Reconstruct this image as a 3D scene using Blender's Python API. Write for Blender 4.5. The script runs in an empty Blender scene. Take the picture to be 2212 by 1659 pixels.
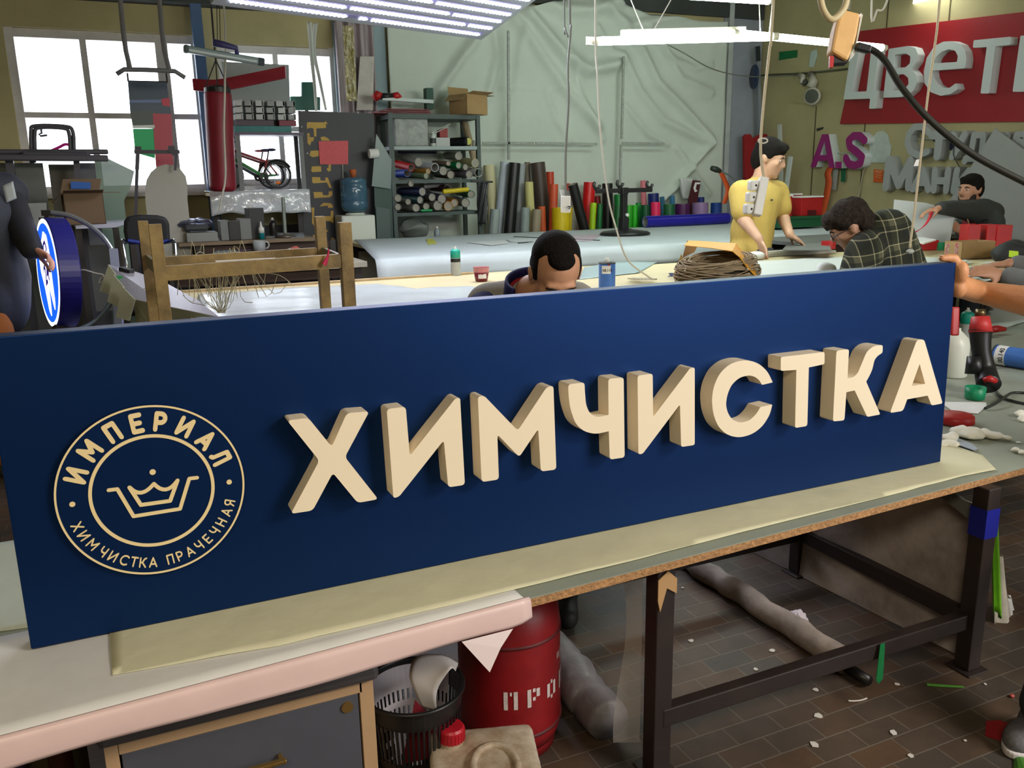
import bpy, bmesh, math, random
import numpy as np
from mathutils import Vector, Matrix, Euler, noise
random.seed(7)
S = bpy.context.scene
COL = S.collection
# ------------------------------------------------------------------ camera
CX, CY, FPX, HC = 1106.0, 829.5, 1834.0, 1.5          # image centre, focal length (px), camera height (m)
def _u(v): v = np.array(v, float); return v / np.linalg.norm(v)
_dn = _u([1357 - CX, 9399 - CY, FPX]); _xa = _u([5347 - CX, 313 - CY, FPX])
_xa = _u(_xa - _dn * (_xa @ _dn)); _z0 = -_dn; _y0 = np.cross(_z0, _xa)
LEAN = math.radians(1.5)                               # the signboard leans back by this angle
_za = _z0 * math.cos(LEAN) - _y0 * math.sin(LEAN); _ya = _z0 * math.sin(LEAN) + _y0 * math.cos(LEAN)
RW = np.array([_xa, _ya, _za])                         # camera axes -> world axes
cam_d = bpy.data.cameras.new('camera'); cam = bpy.data.objects.new('camera', cam_d); COL.objects.link(cam)
cam_d.sensor_width = 36; cam_d.lens = FPX / 2212 * 36; cam_d.clip_start = 0.02
_M = RW @ np.diag([1, -1, -1])
cam.matrix_world = Matrix([[*_M[i], (0, 0, HC)[i]] for i in range(3)] + [[0, 0, 0, 1]])
S.camera = cam
# ------------------------------------------------------------------ exposure
S.view_settings.view_transform = 'Standard'; S.view_settings.look = 'None'
S.view_settings.gamma = 1; S.view_settings.use_curve_mapping = False
S.view_settings.exposure = 0.0
S.cycles.max_bounces = 8; S.cycles.diffuse_bounces = 4; S.cycles.glossy_bounces = 3
S.cycles.transparent_max_bounces = 12; S.cycles.sample_clamp_indirect = 4.0
S.cycles.caustics_reflective = False; S.cycles.caustics_refractive = False
# ------------------------------------------------------------------ daylight
wd = bpy.data.worlds.new('daylight'); S.world = wd; wd.use_nodes = True
bg = wd.node_tree.nodes['Background']; bg.inputs[0].default_value = (0.92, 0.96, 1.0, 1); bg.inputs[1].default_value = 5.0
def area(name, loc, target, sx, sy, power, col=(1, 1, 1), portal=False):
    l = bpy.data.lights.new(name, 'AREA'); l.shape = 'RECTANGLE'; l.size = sx; l.size_y = sy
    l.energy = power; l.color = col
    o = bpy.data.objects.new(name, l); COL.objects.link(o); o.location = loc
    o.rotation_euler = (Vector(target) - Vector(loc)).to_track_quat('-Z', 'Y').to_euler()
    if portal: l.cycles.is_portal = True
    return o
area('daylight_back_left', (0.0, 9.34, 2.15), (0.0, 0, 2.15), 1.9, 1.6, 1, portal=True)
area('daylight_back_right', (1.65, 9.34, 2.15), (1.65, 0, 2.15), 1.4, 1.6, 1, portal=True)
area('daylight_front', (4.6, -3.1, 1.9), (4.6, 5, 1.9), 3.0, 2.4, 1, portal=True)
area('fill_near_right', (3.4, -1.3, 3.0), (1.6, 1.75, .8), 1.6, .7, 122, (1.0, .93, .84))  # unseen area light added behind the camera to brighten the sign front
area('fill_near_left', (-.8, -1.2, 3.0), (.4, 1.75, .8), 1.4, .5, 40, (1.0, .84, .60))  # unseen warm fill added for the left part of the sign

# ------------------------------------------------------------------ pixel -> point on a real plane
def ray(px, py): return RW @ _u([px - CX, py - CY, FPX])
def P(px, py, x=None, y=None, z=None, d=None):
    r = ray(px, py); o = np.array([0, 0, HC])
    if x is not None: t = x / r[0]
    elif y is not None: t = y / r[1]
    elif z is not None: t = (z - HC) / r[2]
    else: t = d / ((RW.T @ r)[2])
    return Vector(o + t * r)
def pxm(p):                                            # metres per pixel at a point
    return float((RW.T @ (np.array(p) - np.array([0, 0, HC])))[2]) / FPX
# ------------------------------------------------------------------ materials
def lin(c):
    return tuple(((v / 255) / 12.92 if v / 255 <= 0.04045 else ((v / 255 + 0.055) / 1.055) ** 2.4) for v in c)
_MC = {}
def mat(name, rgb, rough=0.6, metal=0.0, var=0.0, vs=6.0, bump=0.0, bs=60.0, spec=0.5, rgb2=None, emit=0.0, alpha=1.0, trans=0.0, coat=0.0, sheen=0.0):
    if name in _MC: return _MC[name]
    m = bpy.data.materials.new(name); m.use_nodes = True; nt = m.node_tree; N = nt.nodes; L = nt.links
    b = N['Principled BSDF']; c = (*lin(rgb), 1)
    b.inputs['Base Color'].default_value = c; b.inputs['Roughness'].default_value = rough
    b.inputs['Metallic'].default_value = metal; b.inputs['Specular IOR Level'].default_value = spec
    b.inputs['Coat Weight'].default_value = coat; b.inputs['Sheen Weight'].default_value = sheen
    if trans: b.inputs['Transmission Weight'].default_value = trans
    if alpha < 1: b.inputs['Alpha'].default_value = alpha
    if emit: b.inputs['Emission Color'].default_value = c; b.inputs['Emission Strength'].default_value = emit
    tc = N.new('ShaderNodeTexCoord')
    if var or rgb2:
        n = N.new('ShaderNodeTexNoise'); n.inputs['Scale'].default_value = vs; n.inputs['Detail'].default_value = 6; n.inputs['Roughness'].default_value = 0.65
        L.new(tc.outputs['Object'], n.inputs['Vector'])
        r = N.new('ShaderNodeValToRGB'); r.color_ramp.elements[0].position = 0.35; r.color_ramp.elements[1].position = 0.65
        if rgb2: a, d = c, (*lin(rgb2), 1)
        else: a = (*[v * (1 - var) for v in c[:3]], 1); d = (*[min(1, v * (1 + var)) for v in c[:3]], 1)
        r.color_ramp.elements[0].color = a; r.color_ramp.elements[1].color = d
        L.new(n.outputs['Fac'], r.inputs['Fac']); L.new(r.outputs['Color'], b.inputs['Base Color'])
    if bump:
        n2 = N.new('ShaderNodeTexNoise'); n2.inputs['Scale'].default_value = bs; n2.inputs['Detail'].default_value = 4
        L.new(tc.outputs['Object'], n2.inputs['Vector'])
        bp = N.new('ShaderNodeBump'); bp.inputs['Strength'].default_value = bump; bp.inputs['Distance'].default_value = 0.02
        L.new(n2.outputs['Fac'], bp.inputs['Height']); L.new(bp.outputs['Normal'], b.inputs['Normal'])
    _MC[name] = m; return m
# ------------------------------------------------------------------ mesh building
def basis(d, up=(0, 0, 1)):
    d = Vector(d).normalized(); u = Vector(up)
    if abs(d.dot(u)) > 0.98: u = Vector((1, 0, 0))
    a = d.cross(u).normalized(); return a, a.cross(d).normalized(), d
class MB:
    """collects shapes in world coordinates and links them as ONE mesh object"""
    def __init__(s): s.bm = bmesh.new()
    def _face(s, vs):
        try: return s.bm.faces.new(vs)
        except ValueError: return None
    def box(s, c, size, rot=None, mtx=None):
        hx, hy, hz = [v / 2 for v in size]; Mx = mtx or (Matrix.Rotation(rot, 3, 'Z') if isinstance(rot, (int, float)) else (Euler(rot).to_matrix() if rot else Matrix.Identity(3)))
        c = Vector(c); v = [s.bm.verts.new(c + Mx @ Vector((x, y, z))) for x in (-hx, hx) for y in (-hy, hy) for z in (-hz, hz)]
        for f in ((0, 1, 3, 2), (4, 6, 7, 5), (0, 4, 5, 1), (2, 3, 7, 6), (0, 2, 6, 4), (1, 5, 7, 3)): s._face([v[i] for i in f])
        return s
    def bar(s, a, b, w, h=None, up=(0, 0, 1)):
        a, b = Vector(a), Vector(b); h = h or w; x, y, d = basis(b - a, up)
        m = Matrix((x, y, d)).transposed(); return s.box((a + b) / 2, (w, h, (b - a).length), mtx=m)
    def cone(s, a, b, r0, r1=None, n=16, caps=True):
        r1 = r0 if r1 is None else r1; a, b = Vector(a), Vector(b); x, y, d = basis(b - a)
        R = [[s.bm.verts.new(p + (x * math.cos(t) + y * math.sin(t)) * r) for t in [2 * math.pi * i / n for i in range(n)]] for p, r in ((a, r0), (b, r1))]
        for i in range(n): s._face([R[0][i], R[0][(i + 1) % n], R[1][(i + 1) % n], R[1][i]])
        if caps: s._face(R[0][::-1]); s._face(R[1])
        return s
    def pipe(s, a, b, r, t=0.004, n=24):               # open hollow roll
        a, b = Vector(a), Vector(b); x, y, d = basis(b - a)
        prof = [(a, r), (b, r), (b, r - t), (a, r - t)]
        R = [[s.bm.verts.new(p + (x * math.cos(q) + y * math.sin(q)) * rr) for q in [2 * math.pi * i / n for i in range(n)]] for p, rr in prof]
        for k in range(4):
            A, B = R[k], R[(k + 1) % 4]
            for i in range(n): s._face([A[i], A[(i + 1) % n], B[(i + 1) % n], B[i]])
        return s
    def tube(s, pts, r, n=8, caps=True):
        pts = [Vector(p) for p in pts]; rs = r if isinstance(r, (list, tuple)) else [r] * len(pts); rings = []
        x = None
        for i, p in enumerate(pts):
            d = (pts[min(i + 1, len(pts) - 1)] - pts[max(i - 1, 0)])
            if d.length < 1e-9: d = Vector((0, 0, 1))
            d.normalize()
            if x is None: x, y, _ = basis(d)
            else:
                x = (x - d * x.dot(d)); x = x.normalized() if x.length > 1e-6 else basis(d)[0]; y = x.cross(d)
            y = d.cross(x)
            rings.append([s.bm.verts.new(p + (x * math.cos(q) + y * math.sin(q)) * rs[i]) for q in [2 * math.pi * k / n for k in range(n)]])
        for A, B in zip(rings, rings[1:]):
            for k in range(n): s._face([A[k], A[(k + 1) % n], B[(k + 1) % n], B[k]])
        if caps: s._face(rings[0][::-1]); s._face(rings[-1])
        return s
    def lathe(s, c, prof, n=28, axis=(0, 0, 1), sx=1, sy=1, close=False):
        c = Vector(c); x, y, d = basis(axis, (0, 1, 0) if abs(Vector(axis).normalized().z) > .9 else (0, 0, 1))
        R = []
        for r, h in prof:
            R.append([s.bm.verts.new(c + d * h + (x * math.cos(q) * sx + y * math.sin(q) * sy) * max(r, 1e-4)) for q in [2 * math.pi * k / n for k in range(n)]])
        for A, B in zip(R, R[1:]):
            for k in range(n): s._face([A[k], A[(k + 1) % n], B[(k + 1) % n], B[k]])
        if not close: s._face(R[0][::-1]); s._face(R[-1])
        return s
    def ell(s, c, rad, rot=None, n=16, mtx=None):
        Mx = mtx or (Euler(rot).to_matrix() if rot else Matrix.Identity(3)); c = Vector(c)
        t = bmesh.ops.create_uvsphere(s.bm, u_segments=n, v_segments=max(6, n * 2 // 3), radius=1)
        for v in t['verts']: v.co = c + Mx @ Vector((v.co.x * rad[0], v.co.y * rad[1], v.co.z * rad[2]))
        return s
    def prism(s, pts, ext):
        """polygon (3-D points) pushed along ext"""
        ext = Vector(ext); A = [s.bm.verts.new(Vector(p)) for p in pts]; B = [s.bm.verts.new(Vector(p) + ext) for p in pts]
        n = len(pts); s._face(A[::-1]); s._face(B)
        for i in range(n): s._face([A[i], A[(i + 1) % n], B[(i + 1) % n], B[i]])
        return s
    def sheet(s, fn, nu, nv):
        V = [[s.bm.verts.new(Vector(fn(i / nu, j / nv))) for j in range(nv + 1)] for i in range(nu + 1)]
        for i in range(nu):
            for j in range(nv): s._face([V[i][j], V[i + 1][j], V[i + 1][j + 1], V[i][j + 1]])
        return s
    def raw(s, me, M):
        vs = [s.bm.verts.new(M @ v.co) for v in me.vertices]
        for p in me.polygons: s._face([vs[i] for i in p.vertices])
        return s
    def obj(s, name, m, parent=None, smooth=False, bevel=0.0, thick=0.0, sub=0, remesh=0.0, relax=6, origin=None, jitter=0.0):
        bm = s.bm
        if thick == 0: bmesh.ops.recalc_face_normals(bm, faces=bm.faces)
        if jitter:
            for v in bm.verts: v.co += Vector([random.uniform(-jitter, jitter) for _ in range(3)])
        if parent is not None:
            o0 = Vector((0, 0, 0)); q_ = parent
            while q_ is not None: o0 += Vector(q_.location); q_ = q_.parent
        elif origin is not None: o0 = Vector(origin)
        else:
            xs = [v.co for v in bm.verts]; o0 = Vector(((min(v.x for v in xs) + max(v.x for v in xs)) / 2, (min(v.y for v in xs) + max(v.y for v in xs)) / 2, min(v.z for v in xs)))
        wpos = o0.copy()
        for v in bm.verts: v.co -= o0
        me = bpy.data.meshes.new(name); bm.to_mesh(me); bm.free()
        o = bpy.data.objects.new(name, me); COL.objects.link(o); me.materials.append(m)
        if parent is not None: o.parent = parent
        else: o.location = wpos
        if remesh:
            md = o.modifiers.new('r', 'REMESH'); md.mode = 'VOXEL'; md.voxel_size = remesh; md.use_smooth_shade = True
            sm = o.modifiers.new('s', 'SMOOTH'); sm.factor = 0.5; sm.iterations = relax; smooth = True
        if bevel:
            md = o.modifiers.new('b', 'BEVEL'); md.width = bevel; md.segments = 2; md.limit_method = 'ANGLE'; md.angle_limit = math.radians(40)
        if thick:
            md = o.modifiers.new('t', 'SOLIDIFY'); md.thickness = thick; md.offset = 0
        if sub:
            md = o.modifiers.new('u', 'SUBSURF'); md.levels = sub; md.render_levels = sub; smooth = True
        if o.modifiers:
            dg = bpy.context.evaluated_depsgraph_get(); me2 = bpy.data.meshes.new_from_object(o.evaluated_get(dg)); o.modifiers.clear(); o.data = me2; me2.name = name
            if not me2.materials: me2.materials.append(m)
        if smooth:
            for p in o.data.polygons: p.use_smooth = True
        return o
def thing(name, loc, label, cat, group=None):
    o = bpy.data.objects.new(name, None); COL.objects.link(o); o.location = loc; o.empty_display_size = 0.1
    o['label'] = label; o['category'] = cat
    if group: o['group'] = group
    return o
def tag(o, label, cat, group=None, kind=None):
    o['label'] = label; o['category'] = cat
    if group: o['group'] = group
    if kind: o['kind'] = kind
    return o
def struct(o): o['kind'] = 'structure'; return o
def smooth_pts(pts, k=6):
    """Catmull-Rom through the points"""
    pts = [Vector(p) for p in pts]; out = []
    for i in range(len(pts) - 1):
        p0, p1, p2, p3 = pts[max(i - 1, 0)], pts[i], pts[i + 1], pts[min(i + 2, len(pts) - 1)]
        for j in range(k):
            t = j / k; out.append(0.5 * ((2 * p1) + (p2 - p0) * t + (2 * p0 - 5 * p1 + 4 * p2 - p3) * t * t + (3 * p1 - p0 - 3 * p2 + p3) * t ** 3))
    out.append(pts[-1]); return out
def cord(name, pts, r, m, label, cat='cord', group=None, k=6, n=6):
    return tag(MB().tube(smooth_pts(pts, k), r, n).obj(name, m, smooth=True), label, cat, group)
def rounded(poly, r, seg=4):
    """round the corners of a 2-D polygon"""
    n = len(poly); out = []; poly = [Vector(p) for p in poly]; rr = r if isinstance(r, (list, tuple)) else [r] * n
    for i in range(n):
        p, a, b = poly[i], poly[i - 1], poly[(i + 1) % n]; da, db = (a - p), (b - p); q = min(rr[i], da.length * .45, db.length * .45)
        if q < 1e-5: out.append(p); continue
        A, B = p + da.normalized() * q, p + db.normalized() * q
        for j in range(seg + 1):
            t = j / seg; out.append((1 - t) ** 2 * A + 2 * t * (1 - t) * p + t * t * B)
    return out
def flat_mesh(loops, depth):
    """2-D outline with holes -> extruded mesh data (curve fill); z from 0 to depth"""
    cu = bpy.data.curves.new('c', 'CURVE'); cu.dimensions = '2D'; cu.fill_mode = 'BOTH'; cu.extrude = depth / 2
    for lp in loops:
        sp = cu.splines.new('POLY'); sp.points.add(len(lp) - 1); sp.use_cyclic_u = True
        for p, q in zip(sp.points, lp): p.co = (q[0], q[1], 0, 1)
    return _curve_mesh(cu, depth / 2)
def _curve_mesh(cu, dz):
    o = bpy.data.objects.new('c', cu); COL.objects.link(o); dg = bpy.context.evaluated_depsgraph_get(); dg.update()
    me = bpy.data.meshes.new_from_object(o.evaluated_get(dg)); bpy.data.objects.remove(o); bpy.data.curves.remove(cu)
    for v in me.vertices: v.co.z += dz
    return me
def text_mesh(s, depth, bold=0.0):
    cu = bpy.data.curves.new('t', 'FONT'); cu.body = s; cu.size = 1; cu.extrude = depth / 2; cu.offset = bold; cu.resolution_u = 4
    cu.align_x = 'LEFT'
    return _curve_mesh(cu, depth / 2)
def frame(o, ex, ey, ez):
    o, ex, ey, ez = map(Vector, (o, ex, ey, ez))
    return Matrix(((ex.x, ey.x, ez.x, o.x), (ex.y, ey.y, ez.y, o.y), (ex.z, ey.z, ez.z, o.z), (0, 0, 0, 1)))
def write(mb, s, o, ex, ey, ez, depth=0.002, bold=0.0):
    """text fitted exactly to the parallelogram o, o+ex, o+ey; thickness depth along unit ez"""
    me = text_mesh(s, 1.0, bold); xs = [v.co.x for v in me.vertices]; ys = [v.co.y for v in me.vertices]
    x0, x1, y0, y1 = min(xs), max(xs), min(ys), max(ys)
    for v in me.vertices: v.co.x = (v.co.x - x0) / (x1 - x0); v.co.y = (v.co.y - y0) / (y1 - y0)
    mb.raw(me, frame(o, ex, ey, Vector(ez).normalized() * depth)); bpy.data.meshes.remove(me); return mb
# ================================================================== THE ROOM
XR, YB, XL, YF, ZC = 7.65, 9.2, -3.6, -3.0, 3.75
M_plaster = mat('yellow_plaster', (184, 174, 130), .85, var=.10, vs=1.3, bump=.15, bs=9)
M_lilac = mat('lilac_wall', (150, 156, 166), .8, var=.08, vs=2)
M_dark = mat('dark_soffit', (62, 66, 64), .9, var=.2, vs=2)
M_frame = mat('window_paint', (214, 210, 208), .7, var=.12, vs=5)
M_panelwall = mat('yellow_wall_board', (178, 168, 126), .8, var=.10, vs=1.1, bump=.1, bs=7)
def floor_mat():
    m = bpy.data.materials.new('floor_tiles'); m.use_nodes = True; N = m.node_tree.nodes; L = m.node_tree.links; b = N['Principled BSDF']
    tc = N.new('ShaderNodeTexCoord'); mp = N.new('ShaderNodeMapping'); mp.inputs['Location'].default_value = (0.03, 0.033, 0)
    br = N.new('ShaderNodeTexBrick'); br.inputs['Scale'].default_value = 1; br.inputs['Brick Width'].default_value = .155; br.inputs['Row Height'].default_value = .0775
    br.inputs['Mortar Size'].default_value = .0028; br.inputs['Mortar Smooth'].default_value = .4; br.inputs['Bias'].default_value = 0
    br.inputs['Color1'].default_value = (*lin((96, 74, 56)), 1); br.inputs['Color2'].default_value = (*lin((78, 72, 66)), 1); br.inputs['Mortar'].default_value = (*lin((112, 102, 90)), 1)
    n = N.new('ShaderNodeTexNoise'); n.inputs['Scale'].default_value = 2.2; n.inputs['Detail'].default_value = 8; n.inputs['Roughness'].default_value = .7
    r = N.new('ShaderNodeValToRGB'); r.color_ramp.elements[0].position = .38; r.color_ramp.elements[0].color = (.45, .45, .47, 1); r.color_ramp.elements[1].position = .7; r.color_ramp.elements[1].color = (1.25, 1.2, 1.15, 1)
    mx = N.new('ShaderNodeMix'); mx.data_type = 'RGBA'; mx.blend_type = 'MULTIPLY'; mx.inputs['Factor'].default_value = .8
    L.new(tc.outputs['Object'], mp.inputs['Vector']); L.new(mp.outputs['Vector'], br.inputs['Vector']); L.new(tc.outputs['Object'], n.inputs['Vector']); L.new(n.outputs['Fac'], r.inputs['Fac'])
    L.new(br.outputs['Color'], mx.inputs['A']); L.new(r.outputs['Color'], mx.inputs['B']); L.new(mx.outputs['Result'], b.inputs['Base Color'])
    b.inputs['Roughness'].default_value = .6
    bp = N.new('ShaderNodeBump'); bp.inputs['Strength'].default_value = .4; bp.inputs['Distance'].default_value = .004; bp.invert = True
    L.new(br.outputs['Fac'], bp.inputs['Height']); L.new(bp.outputs['Normal'], b.inputs['Normal']); return m
struct(MB().box(((XL + XR) / 2, (YF + YB) / 2, -.05), (XR - XL, YB - YF, .1)).obj('floor', floor_mat(), origin=(0, 0, 0)))
struct(MB().box(((XL + XR) / 2, (YF + YB) / 2, ZC + .05), (XR - XL, YB - YF, .1)).obj('ceiling', mat('ceiling_grey', (150, 152, 146), .9, var=.15, vs=1.5)))
W1 = (-.80, .84, 1.46, 2.92); W2 = (1.0, 2.18, 1.50, 2.86)     # window openings in the back wall (x0, x1, z0, z1)
wb = MB(); t = .24; yc = YB + t / 2
for x0, x1, z0, z1 in ((XL, W1[0], 0, ZC), (W1[1], W2[0], 0, ZC), (W2[1], XR, 0, ZC), (W1[0], W1[1], 0, W1[2]), (W1[0], W1[1], W1[3], ZC), (W2[0], W2[1], 0, W2[2]), (W2[0], W2[1], W2[3], ZC)):
    wb.box(((x0 + x1) / 2, yc, (z0 + z1) / 2), (x1 - x0, t, z1 - z0))
struct(wb.obj('wall_back', M_plaster))
struct(MB().box((XR + .1, (YF + YB) / 2, ZC / 2), (.2, YB - YF, ZC)).obj('wall_right', M_panelwall))
struct(MB().box((XL - .1, (YF + YB) / 2, ZC / 2), (.2, YB - YF, ZC)).obj('wall_left', M_plaster))
wf = MB()
for x0, x1, z0, z1 in ((XL, 3.1, 0, ZC), (6.1, XR, 0, ZC), (3.1, 6.1, 0, .7), (3.1, 6.1, 3.1, ZC)):
    wf.box(((x0 + x1) / 2, YF - .1, (z0 + z1) / 2), (x1 - x0, .2, z1 - z0))
struct(wf.obj('wall_front', M_plaster))
# thin seams of the boards on the right wall, lintel beam over the windows, lilac strip in the back corner
tb = MB().box((.0, YB - .10, 3.42), (5.2, .2, .5)); struct(tb.obj('trim_1', M_dark))
struct(MB().box((2.42, YB - .012, 1.9), (.0 + .55, .02, 3.2)).obj('trim_2', mat('pale_blue_board', (150, 172, 178), .7, var=.05, vs=3)))
struct(MB().box((7.34, YB - .012, 1.85), (.60, .02, 3.7)).obj('trim_3', M_lilac))
for i, (px, z0, z1) in enumerate(((1762, .2, 2.3), (1870, .9, 2.2), (1900, 2.85, 3.6), (2030, 2.8, 3.6))):
    p = P(px, 250, x=XR - .004); struct(MB().box((p.x, p.y, (z0 + z1) / 2), (.006, .012, z1 - z0)).obj('trim_%d' % (4 + i), mat('seam_dark', (88, 78, 52), .9)))
struct(MB().box((7.1, YB - .05, 1.9), (.07, .08, 3.6)).obj('trim_9', mat('white_post', (178, 186, 184), .6, var=.1, vs=4)))
struct(MB().box((5.15, YB - .07, 3.58), (4.9, .03, .34)).obj('trim_12', M_dark))
def glass_mat():
    m = bpy.data.materials.new('window_glass'); m.use_nodes = True; N = m.node_tree.nodes; L = m.node_tree.links
    for n in list(N): N.remove(n)
    o = N.new('ShaderNodeOutputMaterial'); mx = N.new('ShaderNodeMixShader'); mx.inputs[0].default_value = .06
    t = N.new('ShaderNodeBsdfTransparent'); t.inputs[0].default_value = (.97, .98, 1, 1); g = N.new('ShaderNodeBsdfGlossy'); g.inputs['Roughness'].default_value = .05
    L.new(t.outputs[0], mx.inputs[1]); L.new(g.outputs[0], mx.inputs[2]); L.new(mx.outputs[0], o.inputs[0]); return m
M_glass = glass_mat()
def window(name, W, mull, bars):
    r = bpy.data.objects.new(name, None); COL.objects.link(r); r.location = ((W[0] + W[1]) / 2, YB + .08, W[2]); r['kind'] = 'structure'
    f = MB(); y = YB + .08; x0, x1, z0, z1 = W
    for x in (x0 + .035, x1 - .035): f.box((x, y, (z0 + z1) / 2), (.07, .09, z1 - z0))
    for z in (z0 + .03, z1 - .045): f.box(((x0 + x1) / 2, y, z), (x1 - x0 - .14, .086, .07))
    for x, w in mull: f.box((x, y, (z0 + z1) / 2), (w, .08, z1 - z0 - .12))
    for z, w in bars: f.box(((x0 + x1) / 2, y, z), (x1 - x0, .07, w))
    f.obj('window_frame', M_frame, r)
    MB().box(((x0 + x1) / 2, y + .01, (z0 + z1) / 2), (x1 - x0 - .06, .006, z1 - z0 - .06)).obj('window_pane', M_glass, r)
    MB().box(((x0 + x1) / 2, YB - .02, z0 - .02), (x1 - x0 + .1, .24, .04)).obj('window_sill', M_frame, r)
    return r
window('window_1', W1, ((-.175, .055), (.50, .11)), ((2.17, .05),))
window('window_2', W2, ((1.56, .05),), ((2.06, .05),))
# ================================================================== THE SIGNBOARD
M_navy = mat('navy_sign_film', (11, 46, 98), .46, metal=.72, spec=.4, bump=.02, bs=900)
M_navyedge = mat('navy_edge', (38, 84, 150), .35)
M_cream = mat('cream_letter_paint', (246, 230, 202), .5)
TZ = .622                                              # work table top
BO = Vector((0, 1.75, TZ + .0062)); BX = Vector((1, 0, 0)); BU = Vector((0, math.sin(LEAN), math.cos(LEAN))); BN = Vector((0, -math.cos(LEAN), math.sin(LEAN)))
BW0, BW1, BH = -.26, 2.227, .614
def buv(px, py, d):
    r = Vector(ray(px, py)); o = Vector((0, 0, HC)); t = (BO + BN * d - o).dot(BN) / r.dot(BN); p = o + r * t - BO; return (p.x, p.dot(BU))
sign = thing('signboard', BO + BX * ((BW0 + BW1) / 2), 'long navy blue sign with raised cream letters standing on the paper covered table', 'sign')
def bpt(u, v, d=0): return BO + BX * u + BU * v + BN * d
bm_ = MB().prism([bpt(BW0, 0), bpt(BW1, 0), bpt(BW1, BH), bpt(BW0, BH)], -BN * .06)
bm_.obj('panel', M_navy, sign, bevel=.002)
def bplane(u, v, d): return frame(bpt(u, v, d), BX, BU, BN)
LD = .05
def sl(o, s):                                          # helper: crop pixel -> photo pixel
    return lambda *p: [(o[0] + x / s, o[1] + y / s) for x, y in p]
A4, A5, A6 = sl((560, 780), 3.16), sl((1200, 700), 3.95), sl((1600, 680), 3.614)
outl = [
 ([A4((190, 405), (335, 388), (495, 585), (598, 355), (752, 343), (585, 655), (812, 943), (672, 968), (503, 763), (365, 1020), (215, 1043), (410, 680))], .009),
 ([A4((870, 328), (1000, 311), (1028, 648), (1338, 256), (1371, 250), (1404, 845), (1290, 862), (1260, 540), (955, 925), (916, 936))], .009),
 ([A4((1492, 244), (1535, 236), (1765, 475), (1962, 178), (2008, 168), (2028, 740), (1922, 754), (1905, 462), (1775, 655), (1625, 500), (1636, 808), (1518, 826))], .009),
 ([A5((108, 515), (248, 498), (250, 570), (260, 690), (290, 760), (350, 797), (453, 775), (450, 468), (582, 455), (590, 1138), (463, 1156), (455, 915), (340, 940), (240, 915), (170, 850), (125, 720), (110, 600))], [.008, .008, .01, .02, .02, .02, .001, .008, .008, .008, .008, .001, .02, .02, .02, .02, .01]),
 ([A5((700, 440), (829, 423), (833, 793), (1150, 375), (1188, 370), (1188, 1032), (1072, 1049), (1062, 685), (744, 1107), (707, 1112))], .007),
 ([A5((1854, 498), (1762, 519), (1740, 480), (1700, 448), (1650, 437), (1570, 455), (1500, 520), (1465, 605), (1453, 690), (1470, 760), (1510, 820), (1580, 845), (1660, 820), (1715, 765), (1748, 708), (1850, 686), (1830, 770), (1770, 870), (1680, 940), (1570, 970), (1470, 950), (1390, 880), (1345, 770), (1333, 640), (1350, 530), (1400, 420), (1480, 345), (1570, 312), (1660, 310), (1740, 340), (1810, 405)), ], [.003, .003] + [.02] * 12 + [.003, .003] + [.02] * 15),
 ([A6((313, 330), (655, 290), (655, 385), (532, 411), (520, 868), (424, 884), (435, 430), (313, 438))], [.006, .006, .006, .001, .008, .008, .001, .006]),
 ([A6((748, 280), (846, 268), (834, 496), (880, 488), (915, 455), (945, 380), (985, 285), (1040, 242), (1109, 236), (1108, 296), (1072, 318), (1045, 350), (1025, 440), (980, 522), (1090, 778), (988, 797), (890, 590), (825, 605), (810, 824), (720, 833))], [.008, .008, .001, .01, .015, .02, .02, .015, .006, .006, .01, .015, .02, .002, .006, .006, .001, .001, .008, .008]),
 ([A6((1376, 196), (1432, 192), (1577, 692), (1490, 708), (1460, 631), (1300, 660), (1268, 750), (1165, 767)), A6((1397, 383), (1440, 540), (1335, 556))], [.010, .010, .008, .008, .001, .001, .010, .010])]
for loops, rad in outl:
    L2 = []
    for k, lp in enumerate(loops):
        pts = [buv(x, y, LD) for x, y in lp]; L2.append(rounded(pts, rad if k == 0 else .001, 5))
    me = flat_mesh(L2, LD + .004); mb = MB(); mb.raw(me, bplane(0, 0, -.004))
    mb.obj('letter', M_cream, sign, bevel=.0012)
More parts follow.
